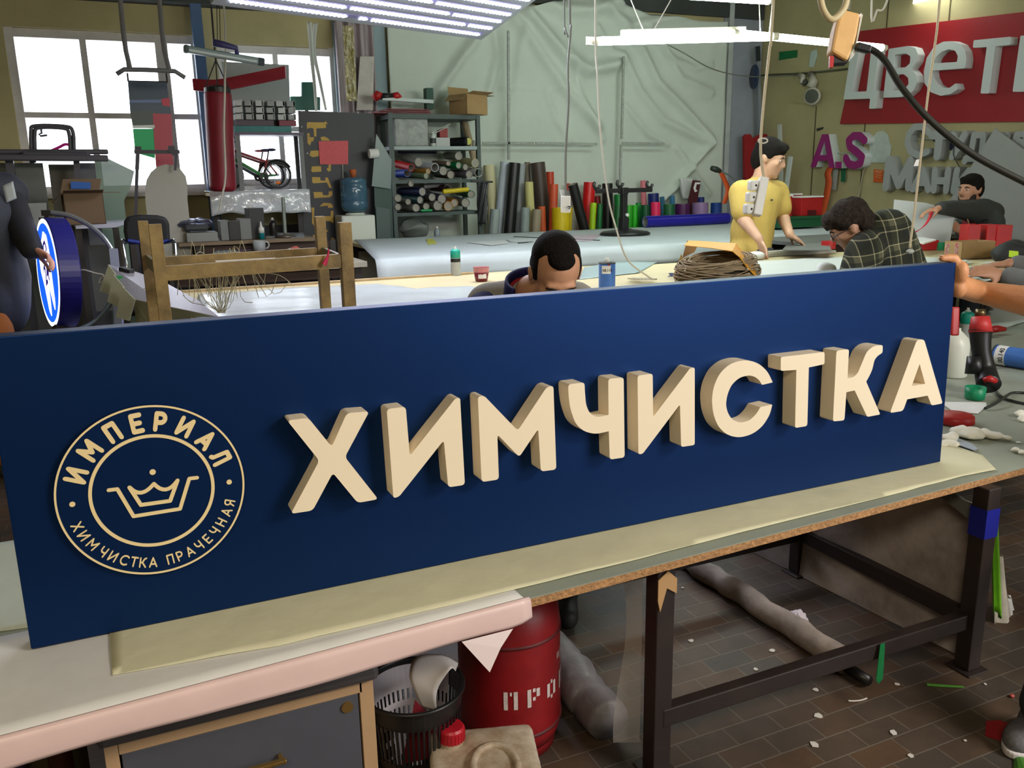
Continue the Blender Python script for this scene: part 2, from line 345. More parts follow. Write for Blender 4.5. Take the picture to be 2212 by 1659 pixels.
# ---- stroke alphabet (unit box: y 0..1), used for the lettering round the emblem
def arc(cx, cy, rx, ry, a0, a1, n=12): return [(cx + rx * math.cos(math.radians(a0 + (a1 - a0) * i / n)), cy + ry * math.sin(math.radians(a0 + (a1 - a0) * i / n))) for i in range(n + 1)]
GL = {'Х': (.75, [[(0, 0), (.75, 1)], [(0, 1), (.75, 0)]]), 'И': (.75, [[(0, 1), (0, 0), (.75, 1), (.75, 0)]]), 'М': (.9, [[(0, 0), (0, 1), (.45, .35), (.9, 1), (.9, 0)]]),
      'Ч': (.62, [[(0, 1), (0, .75)] + arc(.32, .72, .32, .3, 180, 280, 8) + [(.62, .45)], [(.62, 1), (.62, 0)]]), 'С': (.8, [arc(.5, .5, .5, .5, 50, 310, 18)]),
      'Т': (.7, [[(0, 1), (.7, 1)], [(.35, 1), (.35, 0)]]), 'К': (.65, [[(0, 0), (0, 1)], [(0, .48), (.25, .52), (.45, .9), (.65, 1)], [(.25, .52), (.65, 0)]]), 'А': (.8, [[(0, 0), (.4, 1), (.8, 0)], [(.18, .3), (.62, .3)]]),
      'П': (.65, [[(0, 0), (0, 1), (.65, 1), (.65, 0)]]), 'Р': (.6, [[(0, 0), (0, 1), (.3, 1)] + arc(.3, .72, .3, .28, 90, -90, 8) + [(0, .44)]]), 'Е': (.58, [[(.58, 1), (0, 1), (0, 0), (.58, 0)], [(0, .5), (.5, .5)]]),
      'Н': (.68, [[(0, 0), (0, 1)], [(.68, 0), (.68, 1)], [(0, .5), (.68, .5)]]), 'Я': (.6, [[(.6, 0), (.6, 1), (.3, 1)] + arc(.3, .72, .3, .28, 90, 270, 8) + [(.6, .44)], [(.25, .44), (0, 0)]]),
      'Л': (.7, [[(0, .03), (.12, .1), (.2, 1), (.7, 1), (.7, 0)]])}
def strokes(mb, polys, w, M, depth, n=10):
    """flat strokes with round ends, thickness depth along +z of M"""
    e0 = 2e-5 if depth < .02 else 1.5e-4; c_ = [0]
    def pz(pts):
        c_[0] += 1; e = e0 * c_[0]; Mz = M.to_3x3() @ Vector((0, 0, 1))
        mb.prism([M @ Vector((x, y, -e)) for x, y in pts], Mz * (depth + 2 * e))
    for pl in polys:
        for (ax, ay), (bx, by) in zip(pl, pl[1:]):
            d = Vector((bx - ax, by - ay)); l = d.length
            if l < 1e-6: continue
            nx, ny = -d.y / l * w / 2, d.x / l * w / 2
            pz(((ax + nx, ay + ny), (ax - nx, ay - ny), (bx - nx, by - ny), (bx + nx, by + ny)))
        for (ax, ay) in pl:
            pz([(ax + w / 2 * math.cos(2 * math.pi * k / n), ay + w / 2 * math.sin(2 * math.pi * k / n)) for k in range(n)])
    return mb
EC = (-.0085, .2865); ED = .012
e = sign
disc = MB().prism([bpt(EC[0] + .174 * math.cos(a), EC[1] + .174 * math.sin(a), 0) for a in [2 * math.pi * i / 96 for i in range(96)]], BN * ED).obj('emblem_disc', M_navy, sign, bevel=.001)
M_logo = mat('cream_logo', (242, 218, 164), .55)
def ring(r0, r1):
    mb = MB(); n = 96; R = [[bpt(EC[0] + r * math.cos(2 * math.pi * i / n), EC[1] + r * math.sin(2 * math.pi * i / n), d) for i in range(n)] for r, d in ((r0, ED), (r1, ED), (r1, ED + .0015), (r0, ED + .0015))]
    V = [[mb.bm.verts.new(p) for p in q] for q in R]
    for k in range(4):
        for i in range(n): mb._face([V[k][i], V[k][(i + 1) % n], V[(k + 1) % 4][(i + 1) % n], V[(k + 1) % 4][i]])
    return mb.obj('emblem_ring', M_logo, sign)
ring(.1700, .1738); ring(.109, .1155)
EM = bplane(EC[0], EC[1], ED)
for ch, ang in zip('ИМПЕРИАЛ', (158, 136, 114.6, 96, 78.5, 59.4, 39.5, 20.7)):
    w, pl = GL[ch]; a = math.radians(ang); h = .0318; s = h
    ex = Vector((math.sin(a), -math.cos(a), 0)); ey = Vector((math.cos(a), math.sin(a), 0)); c = ey * (.141 - h / 2) - ex * (w * s * .85 / 2)
    M = EM @ Matrix(((ex.x * s * .85, ey.x * s, 0, c.x), (ex.y * s * .85, ey.y * s, 0, c.y), (0, 0, 1, 0), (0, 0, 0, 1)))
    strokes(MB(), pl, .30, M, .0015).obj('emblem_letter', M_logo, sign)
for ch, ang in zip('ХИМЧИСТКАПРАЧЕЧНАЯ', (-161, -152.5, -143, -133.5, -125.5, -117, -109.8, -103.4, -96.2, -83.7, -76.5, -68.5, -60.6, -52.6, -44.6, -36.2, -27.2, -19.4)):
    w, pl = GL[ch]; a = math.radians(ang); h = .0185; s = h; R0 = .149
    ey = Vector((-math.cos(a), -math.sin(a), 0)); ex = Vector((-math.sin(a), math.cos(a), 0)); c = -ey * (R0 + h / 2) - ex * (w * s * .86 / 2)
    M = EM @ Matrix(((ex.x * s * .86, ey.x * s, 0, c.x), (ex.y * s * .86, ey.y * s, 0, c.y), (0, 0, 1, 0), (0, 0, 0, 1)))
    strokes(MB(), pl, .17, M, .0015).obj('emblem_letter', M_logo, sign)
for ang in (181, -2):
    a = math.radians(ang); strokes(MB(), [[(.144 * math.cos(a), .144 * math.sin(a))]], .0105, EM, .0015, 20).obj('emblem_dot', M_logo, sign)
strokes(MB(), [[(.0032, .0387)]], .0115, EM, .0015, 20).obj('emblem_dot', M_logo, sign)
def qb(a, c, b, n=8): return [((1 - t) ** 2 * a[0] + 2 * t * (1 - t) * c[0] + t * t * b[0], (1 - t) ** 2 * a[1] + 2 * t * (1 - t) * c[1] + t * t * b[1]) for t in [i / n for i in range(n + 1)]]
crown = qb((-.0416, .0146), (-.024, -.014), (.0028, .0145)) + qb((.0028, .0145), (.022, -.016), (.0467, .0145))[1:] + [(.0287, -.0256), (-.0252, -.0247), (-.0416, .0146)]
strokes(MB(), [crown], .0075, EM, .0015).obj('emblem_crown', M_logo, sign)
strokes(MB(), [[(-.0786, .0149), (-.0632, .0146), (-.0409, -.0457), (.0453, -.0455), (.0688, .0146), (.0837, .0141)]], .0072, EM, .0015).obj('emblem_basin', M_logo, sign)
# ================================================================== THE WORK TABLE
M_lam = mat('grey_green_laminate', (150, 156, 142), .45, var=.08, vs=3)
M_chip = mat('chipboard_edge', (176, 132, 88), .8, var=.3, vs=90, bump=.4, bs=120)
M_steel = mat('dark_brown_steel', (44, 34, 32), .5, var=.25, vs=8)
FE0 = P(1150, 1291, z=TZ); FE1 = P(2212, 1010, z=TZ); fd = (FE1 - FE0); fd.z = 0; fd.normalize(); fn = Vector((-fd.y, fd.x, 0))
def fe(s, b=0, z=TZ): q = FE0 + fd * s + fn * b; return Vector((q.x, q.y, z))
wt = thing('work_table', fe(.6, .45, 0), 'low work table of chipboard on dark brown steel legs under the blue sign', 'table')
tp = MB().prism([fe(-1.75, 0, TZ - .022), fe(3.05, 0, TZ - .022), fe(3.05, .90, TZ - .022), fe(-1.75, .90, TZ - .022)], (0, 0, .019)); tp.obj('table_board', M_chip, wt)
tp = MB().prism([fe(-1.75, .001, TZ - .0029), fe(3.05, .001, TZ - .0029), fe(3.05, .90, TZ - .0029), fe(-1.75, .90, TZ - .0029)], (0, 0, .0029)); tp.obj('table_laminate', M_lam, wt)
LX1, LY = 2.235, 1.59; LX0 = 1.105; LYb = 2.33
for x, y in ((LX1, LY), (LX0, LY + .02), (LX1, LYb), (LX0, LYb), (-.9, LY), (-.9, LYb)):
    MB().box((x, y, (TZ - .022) / 2 + .004), (.052, .052, TZ - .03)).box((x, y, .003), (.09, .09, .006)).obj('leg', M_steel, wt, bevel=.004)
zr = .165
MB().bar((LX0, LY + .01, zr), (LX1, LY + .01, zr), .035, .05).obj('front_rail', M_steel, wt, bevel=.003)
MB().bar((LX1, LY, zr), (LX1, LYb, zr), .035, .05).obj('side_rail', M_steel, wt, bevel=.003)
MB().bar((LX0, LYb, zr), (LX1, LYb, zr), .035, .05).obj('back_rail', M_steel, wt)
MB().bar((LX1, LY + .02, TZ - .13), (LX1, LY + .3, TZ - .03), .012, .04).obj('brace', mat('grey_angle', (110, 112, 108), .5), wt)
# blue tape on the right leg, tan tape on the middle leg
M_bt = mat('blue_tape', (28, 36, 150), .4)
MB().box((LX1, LY, .49), (.056, .056, .09)).obj('blue_tape_wrap', M_bt, wt)['label'] = 'blue tape wrapped round the leg'
M_tan = mat('tan_tape', (190, 150, 105), .5)
MB().prism([(LX0 - .027, LY - .008, .555), (LX0 + .0, LY - .008, .575), (LX0 + .027, LY - .008, .55), (LX0 + .027, LY - .008, .51), (LX0 - .002, LY - .008, .53), (LX0 - .02, LY - .008, .47), (LX0 - .027, LY - .008, .5)], (0, -.003, 0)).obj('tan_tape_flap', M_tan, wt)['label'] = 'torn tan tape on the leg'
# ---- cream paper under the sign
M_paper = mat('cream_paper', (214, 210, 178), .55, var=.05, vs=4, bump=.25, bs=7)
pp = [P(x, y, z=TZ + .0012) for x, y in ((243, 1461), (600, 1398), (1000, 1303), (1240, 1244), (1300, 1230), (1700, 1127), (1960, 1062), (2080, 1030), (2152, 1017), (2122, 985), (2055, 962))]
q = [fe((p - FE0).dot(fd), max(.004, (p - FE0).dot(fn)), TZ + .0008) for p in pp]
eA, eB = P(243, 1461, z=TZ), P(238, 1380, z=TZ); eC = eA + (eB - eA) * ((1.9 - eA.y) / (eB.y - eA.y))
q += [Vector((2.15, 1.95, TZ + .0008)), Vector((eC.x, 1.9, TZ + .0008))]
def lumpy(poly, h, name, m, label, cat, step=.03, amp=.004, seed=0, f=6.0):
    """sheet lying on a table: gridded polygon with gentle creases"""
    xs = [p.x for p in poly]; ys = [p.y for p in poly]; bm = bmesh.new(); fvs = [bm.verts.new((p.x, p.y, 0)) for p in poly]; bm.faces.new(fvs)
    nx = max(2, int((max(xs) - min(xs)) / step)); ny = max(2, int((max(ys) - min(ys)) / step))
    for i in range(1, nx): bmesh.ops.bisect_plane(bm, geom=bm.verts[:] + bm.edges[:] + bm.faces[:], plane_co=(min(xs) + (max(xs) - min(xs)) * i / nx, 0, 0), plane_no=(1, 0, 0))
    for i in range(1, ny): bmesh.ops.bisect_plane(bm, geom=bm.verts[:] + bm.edges[:] + bm.faces[:], plane_co=(0, min(ys) + (max(ys) - min(ys)) * i / ny, 0), plane_no=(0, 1, 0))
    for v in bm.verts:
        a = noise.noise((v.co.x * f + seed, v.co.y * f * 1.7, seed)) + .5 * noise.noise((v.co.x * f * 2.3, v.co.y * f * 2.9 + seed, 3))
        v.co.z = h + amp * min(1, max(0, a + .15))
    mb = MB(); mb.bm.free(); mb.bm = bm; o = mb.obj(name, m, smooth=True, thick=.0006); return tag(o, label, cat)
lumpy(q, TZ + .0036, 'cream_paper_sheet', M_paper, 'long cream kraft paper sheet spread under the blue sign', 'paper', amp=.002, seed=4)
# ---- white film with a pink edge folded over the front of the table
M_film = mat('white_film', (222, 220, 216), .32, var=.03, vs=5, bump=.12, bs=9)
M_pinkf = mat('pink_film', (230, 200, 196), .4, var=.04, vs=6)
film = thing('protective_film', fe(-.9, .1, TZ), 'white protective film folded over the front edge of the table, pinkish outside', 'film')
sR = (P(1118, 1281, z=TZ) - FE0).dot(fd)
def ff(u, v):
    s = -1.7 + (sR + 1.7) * u; d = .50 * v - .0
    b = .34 - d if s > -.62 else .42 - d
    return fe(s, b, TZ + .0018 + .003 * max(0, noise.noise((s * 5, b * 9, 1))))
MB().sheet(lambda u, v: fe(-1.7 + (sR + 1.7) * u, .37 * (1 - v) + .006, TZ + .0012 + .0008 * max(0, noise.noise((u * 14, v * 4, 1)))), 60, 10).obj('film_top', M_film, film, smooth=True, thick=.0006)
def hang(u, v):
    s = -1.7 + (sR + .012 + 1.7) * u; drop = .056 + .008 * noise.noise((s * 3, 0, 0)); a = v * 1.9
    if u > .97: drop *= 1 - .25 * ((u - .97) / .03) ** 2
    b = -.012 * math.sin(min(a, math.pi / 2)) - .014 * max(0, a - 1.57) * math.sin(s * 9) * .3; z = TZ + .0016 - .012 * (1 - math.cos(min(a, math.pi / 2))) - (drop - .012) * max(0, (v - .4) / .6)
    return fe(s, .006 + b - .004 * v, z)
MB().sheet(hang, 70, 10).obj('film_edge', M_pinkf, film, smooth=True, thick=.0006)
f0 = fe(sR - .155, -.010, TZ - .052); f1 = fe(sR - .035, -.010, TZ - .055)
MB().prism([f0, f1, fe(sR - .07, -.02, TZ - .085), fe(sR - .102, -.03, TZ - .128)], fn * .0008).obj('film_flap', mat('white_pink_flap', (232, 214, 214), .4), film)
# ---- pale green sheet on the table left of the sign
lumpy([Vector(v) for v in ((-.75, 1.83, 0), (-.34, 1.87, 0), (-.27, 1.86, 0), (.25, 1.93, 0), (.25, 2.38, 0), (-.8, 2.38, 0))], TZ + .001, 'pale_sheet', mat('pale_green_sheet', (224, 234, 220), .5, var=.05, vs=5), 'pale green sheet lying on the table behind the left end of the blue sign', 'sheet', amp=.004, seed=9)
# ================================================================== UNDER AND BESIDE THE WORK TABLE
M_cabgrey = mat('cabinet_grey_blue', (82, 84, 94), .5, var=.06, vs=6)
M_cabtop = mat('cabinet_top_grey', (84, 80, 82), .5, var=.1, vs=5)
M_cabframe = mat('cabinet_tan_frame', (188, 154, 118), .6, var=.05, vs=8)
M_gold = mat('brass', (196, 160, 96), .3, metal=.9)
M_black = mat('black_plastic', (22, 22, 23), .4)
M_white = mat('white_plastic', (226, 226, 220), .4)
M_red = mat('red_plastic', (176, 28, 30), .4, var=.08, vs=9)
M_papw = mat('white_paper', (228, 228, 226), .7, var=.03, vs=6)
M_green = mat('green_plastic', (12, 138, 92), .4)
# drawer cabinet
cy, cx0, cx1 = 1.60, -.148, .374
cab = thing('drawer_cabinet', ((cx0 + cx1) / 2, 1.85, 0), 'grey drawer cabinet with tan frame under the left end of the table', 'cabinet')
MB().box(((cx0 + cx1) / 2, cy + .25, .497), (cx1 - cx0 + .02, .54, .036)).obj('top', M_cabtop, cab, bevel=.012)
mb = MB()
for x in (cx0 + .012, cx1 - .016): mb.box((x, cy + .25, .24), (.024 if x < 0 else .030, .5, .476))
mb.box(((cx0 + cx1) / 2, cy + .25, .462), (cx1 - cx0 - .05, .5, .026)).box(((cx0 + cx1) / 2, cy + .49, .24), (cx1 - cx0 - .05, .02, .45)).obj('frame', M_cabframe, cab, bevel=.001)
dr = MB().box(((cx0 + cx1) / 2 - .003, cy + .012, .335), (cx1 - cx0 - .062, .018, .225)).obj('drawer', M_cabgrey, cab, bevel=.002)
MB().box(((cx0 + cx1) / 2 - .003, cy + .012, .11), (cx1 - cx0 - .062, .018, .20)).obj('drawer', M_cabgrey, cab, bevel=.002)
q = P(750, 1527, y=cy + .002)
MB().lathe((q.x, cy + .003, q.z), ((.0, -.004), (.009, -.004), (.0125, .0), (.0125, .004), (.009, .004)), 20, axis=(0, -1, 0)).obj('lock', M_gold, dr)
h0, h1 = P(430, 1715, y=cy - .02), P(619, 1642, y=cy - .02); h0.z = h1.z
MB().bar(h0, h1, .012, .009).box((h0.x + .01, cy - .008, h0.z), (.01, .02, .01)).box((h1.x - .01, cy - .008, h0.z), (.01, .02, .01)).obj('handle', M_gold, dr, bevel=.002)
# waste basket: open slats, rim, bottom
bk = thing('waste_basket', (.50, 1.735, 0), 'black slotted plastic waste basket with scraps between cabinet and red gas cylinder', 'basket')
def bR(z): return .086 + .03 * z / .345
mb = MB(); n = 56
for i in range(n):
    a = 2 * math.pi * i / n
    for z0, z1, tw in ((.02, .18, .0), (.20, .300, .0)):
        p = [Vector((.50 + bR(z) * math.cos(a), 1.735 + bR(z) * math.sin(a), z)) for z in (z0, z1)]
        mb.bar(p[0], p[1], .0055, .0035, up=(math.cos(a), math.sin(a), 0))
mb.obj('slats', M_black, bk)['kind'] = 'stuff'
def band(z0, z1, t=.004):
    c = (.50, 1.735, 0); return MB().lathe(c, ((bR(z0), z0), (bR(z1), z1), (bR(z1) - t, z1), (bR(z0) - t, z0), (bR(z0), z0)), 56, close=True)
band(.295, .343).obj('rim_band', M_black, bk, smooth=False); band(.178, .202).obj('middle_band', M_black, bk)
MB().lathe((.50, 1.735, 0), ((.002, .004), (bR(0), .004), (bR(.03), .03), (bR(.03) - .003, .03), (bR(0) - .003, .01), (.002, .01)), 56, close=True).obj('base', M_black, bk)
MB().lathe((.50, 1.735, 0), ((.116, .337), (.123, .341), (.123, .347), (.116, .349), (.112, .343), (.116, .337)), 56, close=True).obj('rim', M_black, bk, smooth=True)
# scraps in the basket: pale curled strip, band of painted wall light, dark red sheet
def curl(u, v):
    a = -2.2 + 3.6 * u; c = Vector((.535, 1.725, .352)); return c + Vector((.056 * math.cos(a) - .02 * v, .075 * v - .05, .062 * math.sin(a) - .015 * v))
CA = [P(*v, d=dd) for v, dd in (((990, 1432), 2.03), ((955, 1414), 2.0), ((900, 1418), 1.98), ((884, 1455), 1.955), ((894, 1490), 1.95), ((912, 1528), 1.96))]
CB = [P(*v, d=dd) for v, dd in (((984, 1450), 1.96), ((975, 1444), 1.93), ((955, 1470), 1.93), ((945, 1490), 1.935), ((942, 1510), 1.94), ((944, 1536), 1.955))]
cA, cB = smooth_pts(CA, 4), smooth_pts(CB, 4)
def curl(u, v): i = int(round(u * 20)); return cA[i].lerp(cB[i], v)
tag(MB().sheet(curl, 20, 6).obj('paper_curl', mat('grey_white_card', (200, 196, 196), .5), smooth=True, thick=.001), 'curled strip of pale card sticking out of the waste basket', 'paper')
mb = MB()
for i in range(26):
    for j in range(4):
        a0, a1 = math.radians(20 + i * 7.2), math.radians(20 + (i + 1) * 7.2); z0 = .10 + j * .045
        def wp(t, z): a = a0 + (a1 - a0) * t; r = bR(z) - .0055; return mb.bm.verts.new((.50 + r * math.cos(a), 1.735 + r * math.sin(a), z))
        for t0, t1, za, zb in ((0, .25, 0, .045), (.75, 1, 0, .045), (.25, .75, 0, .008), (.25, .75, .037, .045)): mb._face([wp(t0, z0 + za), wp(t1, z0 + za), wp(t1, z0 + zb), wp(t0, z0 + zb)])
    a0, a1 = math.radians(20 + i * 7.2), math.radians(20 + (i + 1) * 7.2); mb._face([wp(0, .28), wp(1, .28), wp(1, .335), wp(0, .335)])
mb.obj('painted_wall_light', mat('pale_lilac_wall_light', (190, 184, 192), .5), bk)['label'] = 'pale perforated band painting light on the inner back wall'  # pale colour stands for light reflected by the black inner wall
tag(MB().prism([(.455, 1.71, .16), (.56, 1.70, .16), (.53, 1.72, .27), (.5, 1.725, .31)], (0, .002, 0)).obj('red_scrap', mat('dark_red_card', (120, 24, 40), .5)), 'dark red triangular scrap inside the waste basket', 'paper')
# gas cylinder
GC = Vector((.822, 1.905, 0)); GR = .139
M_gas = mat('gas_red', (140, 22, 28), .45, var=.14, vs=7, bump=.05, bs=30)
gas = thing('gas_cylinder', GC, 'red gas cylinder with white stencilled lettering under the table', 'gas cylinder')
MB().lathe(GC, ((.02, .03), (.127, .03), (.1385, .065), (.139, .1), (.139, .36), (.134, .40), (.114, .440), (.066, .468), (.028, .475)), 48).obj('body', M_gas, gas, smooth=True)
MB().lathe(GC, ((.118, .0), (.122, .0), (.127, .05), (.122, .052), (.118, .0)), 48, close=True).obj('foot_ring', M_gas, gas, smooth=True)
for z in (.082, .345): MB().lathe(GC, ((.139, z - .005), (.1422, z - .003), (.1422, z + .003), (.139, z + .005)), 48, close=True).obj('weld_seam', mat('weld_dark', (92, 26, 30), .6, var=.3, vs=30), gas, smooth=True)
MB().lathe(GC, ((.02, .47), (.02, .50), (.012, .505), (.012, .53), (.004, .532)), 16).obj('valve', mat('valve_brass', (150, 120, 70), .4, metal=.8), gas)
def on_cyl(polys, w, th0, z0, s, sx=None):
    """stencil strokes wrapped on the cylinder"""
    mb = MB(); sx = sx or s
    for pl in polys:
        for (ax, ay), (bx, by) in zip(pl, pl[1:]):
            d = Vector(((bx - ax) * sx, (by - ay) * s)); l = d.length; d /= l; nn = Vector((-d.y, d.x)) * w / 2
            k = max(1, int(l / .006)); a = Vector((ax * sx, ay * s)); q = []
            for i in range(k + 1):
                m = a + d * l * i / k; q.append((m + nn, m - nn))
            V = []
            for A, B in q:
                V.append([mb.bm.verts.new(GC + Vector(((GR + .0012) * math.cos(th0 + t.x / GR), (GR + .0012) * math.sin(th0 + t.x / GR), z0 + t.y))) for t in (A, B)])
            for i in range(k): mb._face([V[i][0], V[i + 1][0], V[i + 1][1], V[i][1]])
    return mb
M_sten = mat('stencil_white', (214, 200, 198), .6, var=.15, vs=60)
st = {'П': [[(0, 0), (0, 1)], [(.3, .88), (.45, .88)], [(.72, 0), (.72, 1)]], 'Р': [[(0, 0), (0, 1)], [(.28, .9), (.5, .9)], [(.72, .95), (.72, .5)], [(.28, .42), (.5, .42)]], 'О': [[(0, .12), (0, .88)], [(.25, .92), (.45, .92)], [(.7, .12), (.7, .88)], [(.25, .08), (.45, .08)]]}
th = math.radians(242)
for k, ch in enumerate('ПРОП'):
    on_cyl(st[ch], .0105, th + k * .062 / GR, .172, .052, .036).obj('stencil_letter', M_sten, gas)
on_cyl([[(0, 0), (.9, 0)], [(0, .3), (.9, .3)], [(0, .6), (.9, .6)], [(1.2, .9), (1.5, .4)], [(1.9, 1.2), (1.1, -.6)]], .003, th + .165 / GR, .272, .02).obj('stencil_mark', M_sten, gas)
# jerrycans
M_jc = mat('dirty_white_can', (206, 194, 176), .5, rgb2=(158, 136, 112), vs=14)
def jerrycan(x, y, h, rz, s, capm, label, capxy=(-.055, .045)):
    r = thing('jerrycan', (x, y, 0), label, 'canister', 'jerrycans under the table'); Mz = Matrix.Rotation(rz, 4, 'Z'); Mz.translation = (x, y, 0)
    T = lambda *p: Mz @ Vector(p)
    mb = MB().box(T(0, 0, h * .45), (.225 * s, .215 * s, h * .9), rz).box(T(.03 * s, 0, h * .455), (.12 * s, .16 * s, h * .93), rz)
    mb.obj('body', M_jc, r, remesh=.008, relax=14)
    mb = MB(); ring_ = [T(.045 * s * math.cos(a) + .018 * s, .065 * s * math.sin(a) - .035 * s, h * .9 + .006) for a in [2 * math.pi * i / 20 for i in range(21)]]
    mb.tube(ring_, .0085 * s, 8, caps=False).obj('handle', M_jc, r, smooth=True)
    MB().lathe(T(capxy[0] * s, capxy[1] * s + .03 * s, h * .9 - .002), ((.026 * s, 0), (.026 * s, .012)), 20).obj('neck', M_jc, r)
    mb = MB().lathe(T(capxy[0] * s, capxy[1] * s + .03 * s, h * .9 + .010), ((.026 * s, 0), (.0285 * s, .002), (.0285 * s, .026 * s), (.025 * s, .031 * s)), 24)
    for i in range(24):
        a = 2 * math.pi * i / 24; c = T(capxy[0] * s, capxy[1] * s + .03 * s, h * .9 + .023)
        mb.box(c + Vector((.0285 * s * math.cos(a), .0285 * s * math.sin(a), 0)), (.002, .003, .022 * s), a)
    mb.obj('cap', capm, r); return r
jerrycan(.606, 1.555, .262, -.30, 1.10, mat('red_cap', (176, 22, 40), .4, var=.1, vs=40), 'dirty white jerrycan with red screw cap in front of the red gas cylinder', (-.065, .03))
jerrycan(.452, 1.50, .185, .5, .62, mat('orange_cap', (220, 88, 40), .4), 'smaller dirty jerrycan with orange cap beside the drawer cabinet', (-.04, .06))
# wrapped foam rolls lying on the floor under the table
M_foam = mat('grey_foam_roll', (150, 138, 130), .8, var=.25, vs=9, bump=.4, bs=14)
def soft_roll(name, a, b, r, label, m=M_foam, seed=0):
    a, b = Vector(a), Vector(b); n = 22; pts = [a.lerp(b, i / n) + Vector((noise.noise((i * .35, seed, 0)) * .02, noise.noise((seed, i * .3, 2)) * .02, 0)) for i in range(n + 1)]
    rs = [r * (1 + .16 * noise.noise((i * .8, seed, 5))) for i in range(n + 1)]
    for i, p in enumerate(pts): p.z = max(p.z, rs[i])
    return tag(MB().tube(pts, rs, 14).obj(name, m, smooth=True), label, 'roll')
soft_roll('foam_roll', (1.87, 2.62, .04), (1.875, 1.72, .04), .040, 'long dirty foam roll lying on the floor under the table near the crumpled paper')
MB_ = MB().cone((1.875, 1.72, .026), (1.88, 1.64, .024), .018, .016, 12); tag(MB_.obj('tube_end', M_black, smooth=True), 'black tube end lying at the foot of the long foam roll', 'tube')
soft_roll('wrapped_bundle', (1.04, 2.26, .12), (1.052, 1.76, .06), .062, 'grey plastic wrapped bundle lying behind the middle table leg', mat('grey_bundle', (112, 108, 112), .5, var=.2, vs=6, bump=.5, bs=10), 3)
# stained sheet standing along the right end of the table
M_stain = mat('stained_grey_sheet', (206, 196, 194), .6, rgb2=(140, 130, 126), vs=3.2)
pts = [P(2085, 1452, x=2.275), P(1640, 1228, x=2.275)]
tag(MB().prism([(2.277, 1.60, .002), (2.19, 2.62, .002), (2.21, 2.62, .40), (2.285, 1.95, .53), (2.292, 1.60, .50)], (.004, 0, 0)).obj('stained_sheet', M_stain), 'stained grey plastic sheet standing on the floor along the right end of the table', 'sheet')
# crumpled paper ball
mb = MB().ell(P(1722, 1338, z=.03), (.034, .034, .031), n=20)
for v in mb.bm.verts:
    c = Vector(P(1722, 1338, z=.03)); d = v.co - c; v.co = c + d * (1 + .28 * noise.noise(d * 60) + .12 * noise.noise(d * 150))
tag(mb.obj('paper_ball', mat('ball_paper', (222, 214, 226), .7)), 'crumpled white paper ball on the floor under the table', 'paper')
# transparent film hanging on the middle leg
M_clear = mat('clear_film', (206, 198, 194), .25, alpha=.34)
tag(MB().sheet(lambda u, v: Vector((LX0 - .032 - .045 * u * (1 - .4 * math.sin(v * 5)), LY + .05 + .03 * u, .57 - .5 * v)), 6, 24).obj('clear_film', M_clear, smooth=True), 'clear plastic film hanging down beside the middle table leg', 'film')
# green tape hanging from the front rail
M_gt = mat('green_tape', (14, 108, 56), .4)
gx = P(1905, 1410, y=LY - .03)
tag(MB().prism([(gx.x + .008, LY - .014, .192), (gx.x + .026, LY - .014, .192), (gx.x + .018, LY - .024, .13), (gx.x + .012, LY - .03, .09), (gx.x - .002, LY - .03, .078), (gx.x - .012, LY - .028, .09)], (0, -.0015, 0)).obj('green_tape_tail', M_gt), 'strip of green tape hanging from the front rail of the table', 'tape')
# litter on the floor
M_chipw = mat('litter_white', (214, 210, 204), .7)
lit = [((1762, 1490), .012, 'white paper scrap on the floor below the front rail'), ((1856, 1514), .03, 'thin white offcut stick on the floor'), ((1768, 1546), .016, 'leaf shaped white scrap on the brown tiles'), ((1758, 1608), .016, 'pointed white scrap at the bottom of the floor'), ((1967, 1632), .012, 'white scrap near the bottom edge of the floor'), ((1938, 1478), .009, 'small crumpled scrap near the green strip'), ((1596, 1474), .03, 'curved white offcut under the table rail'), ((1633, 1446), .012, 'torn white scrap under the table'), ((1492, 1384), .014, 'white torn scrap beside the red pencil'), ((1668, 1405), .014, 'grey torn scrap under the table next to foam roll'), ((1930, 1583), .014, 'grey square scrap on the tiles'), ((1874, 1400), .010, 'pale scrap lying behind the front rail'), ((1474, 1270), .008, 'tiny white square scrap far under the table'), ((2128, 1478), .007, 'white crumb by the foot of the right leg'), ((2085, 1600), .006, 'white crumb in front of the red mark')]
for i, ((x, y), s, lb) in enumerate(lit):
    c = P(x, y, z=.002); rnd = random.Random(i); a0 = rnd.random() * 3; long = s > .02
    if long:
        pts = [c + Vector((math.cos(a0 * .2 + (2.4 if i == 6 else -.3)) * t * s, math.sin(a0 * .2 + (2.4 if i == 6 else -.3)) * t * s + .006 * t * t, .001)) for t in (-1, -.5, 0, .5, 1)]; mb = MB().tube(pts, .0022, 6)
    else: mb = MB().prism([c + Vector((s * (.5 + .5 * rnd.random()) * math.cos(a0 + t), s * (.5 + .5 * rnd.random()) * math.sin(a0 + t), 0)) for t in [k * 6.283 / 6 for k in range(6)]], (0, 0, .0015))
    tag(mb.obj('floor_scrap', M_chipw), lb, 'scrap', 'scraps on the floor')
tag(MB().tube([P(2002, 1479, z=.005), P(2030, 1481, z=.005), P(2082, 1484, z=.004)], [.004, .0045, .003], 8).obj('green_strip', mat('lime_strip', (84, 150, 48), .5)), 'bright green plastic strip on the floor by the right table leg', 'strip')
tag(MB().bar(P(1397, 1390, z=.004), P(1452, 1371, z=.004), .005).obj('red_pencil', mat('dark_red_stick', (110, 24, 26), .5)), 'dark red stick lying on the floor behind the middle table leg', 'stick')
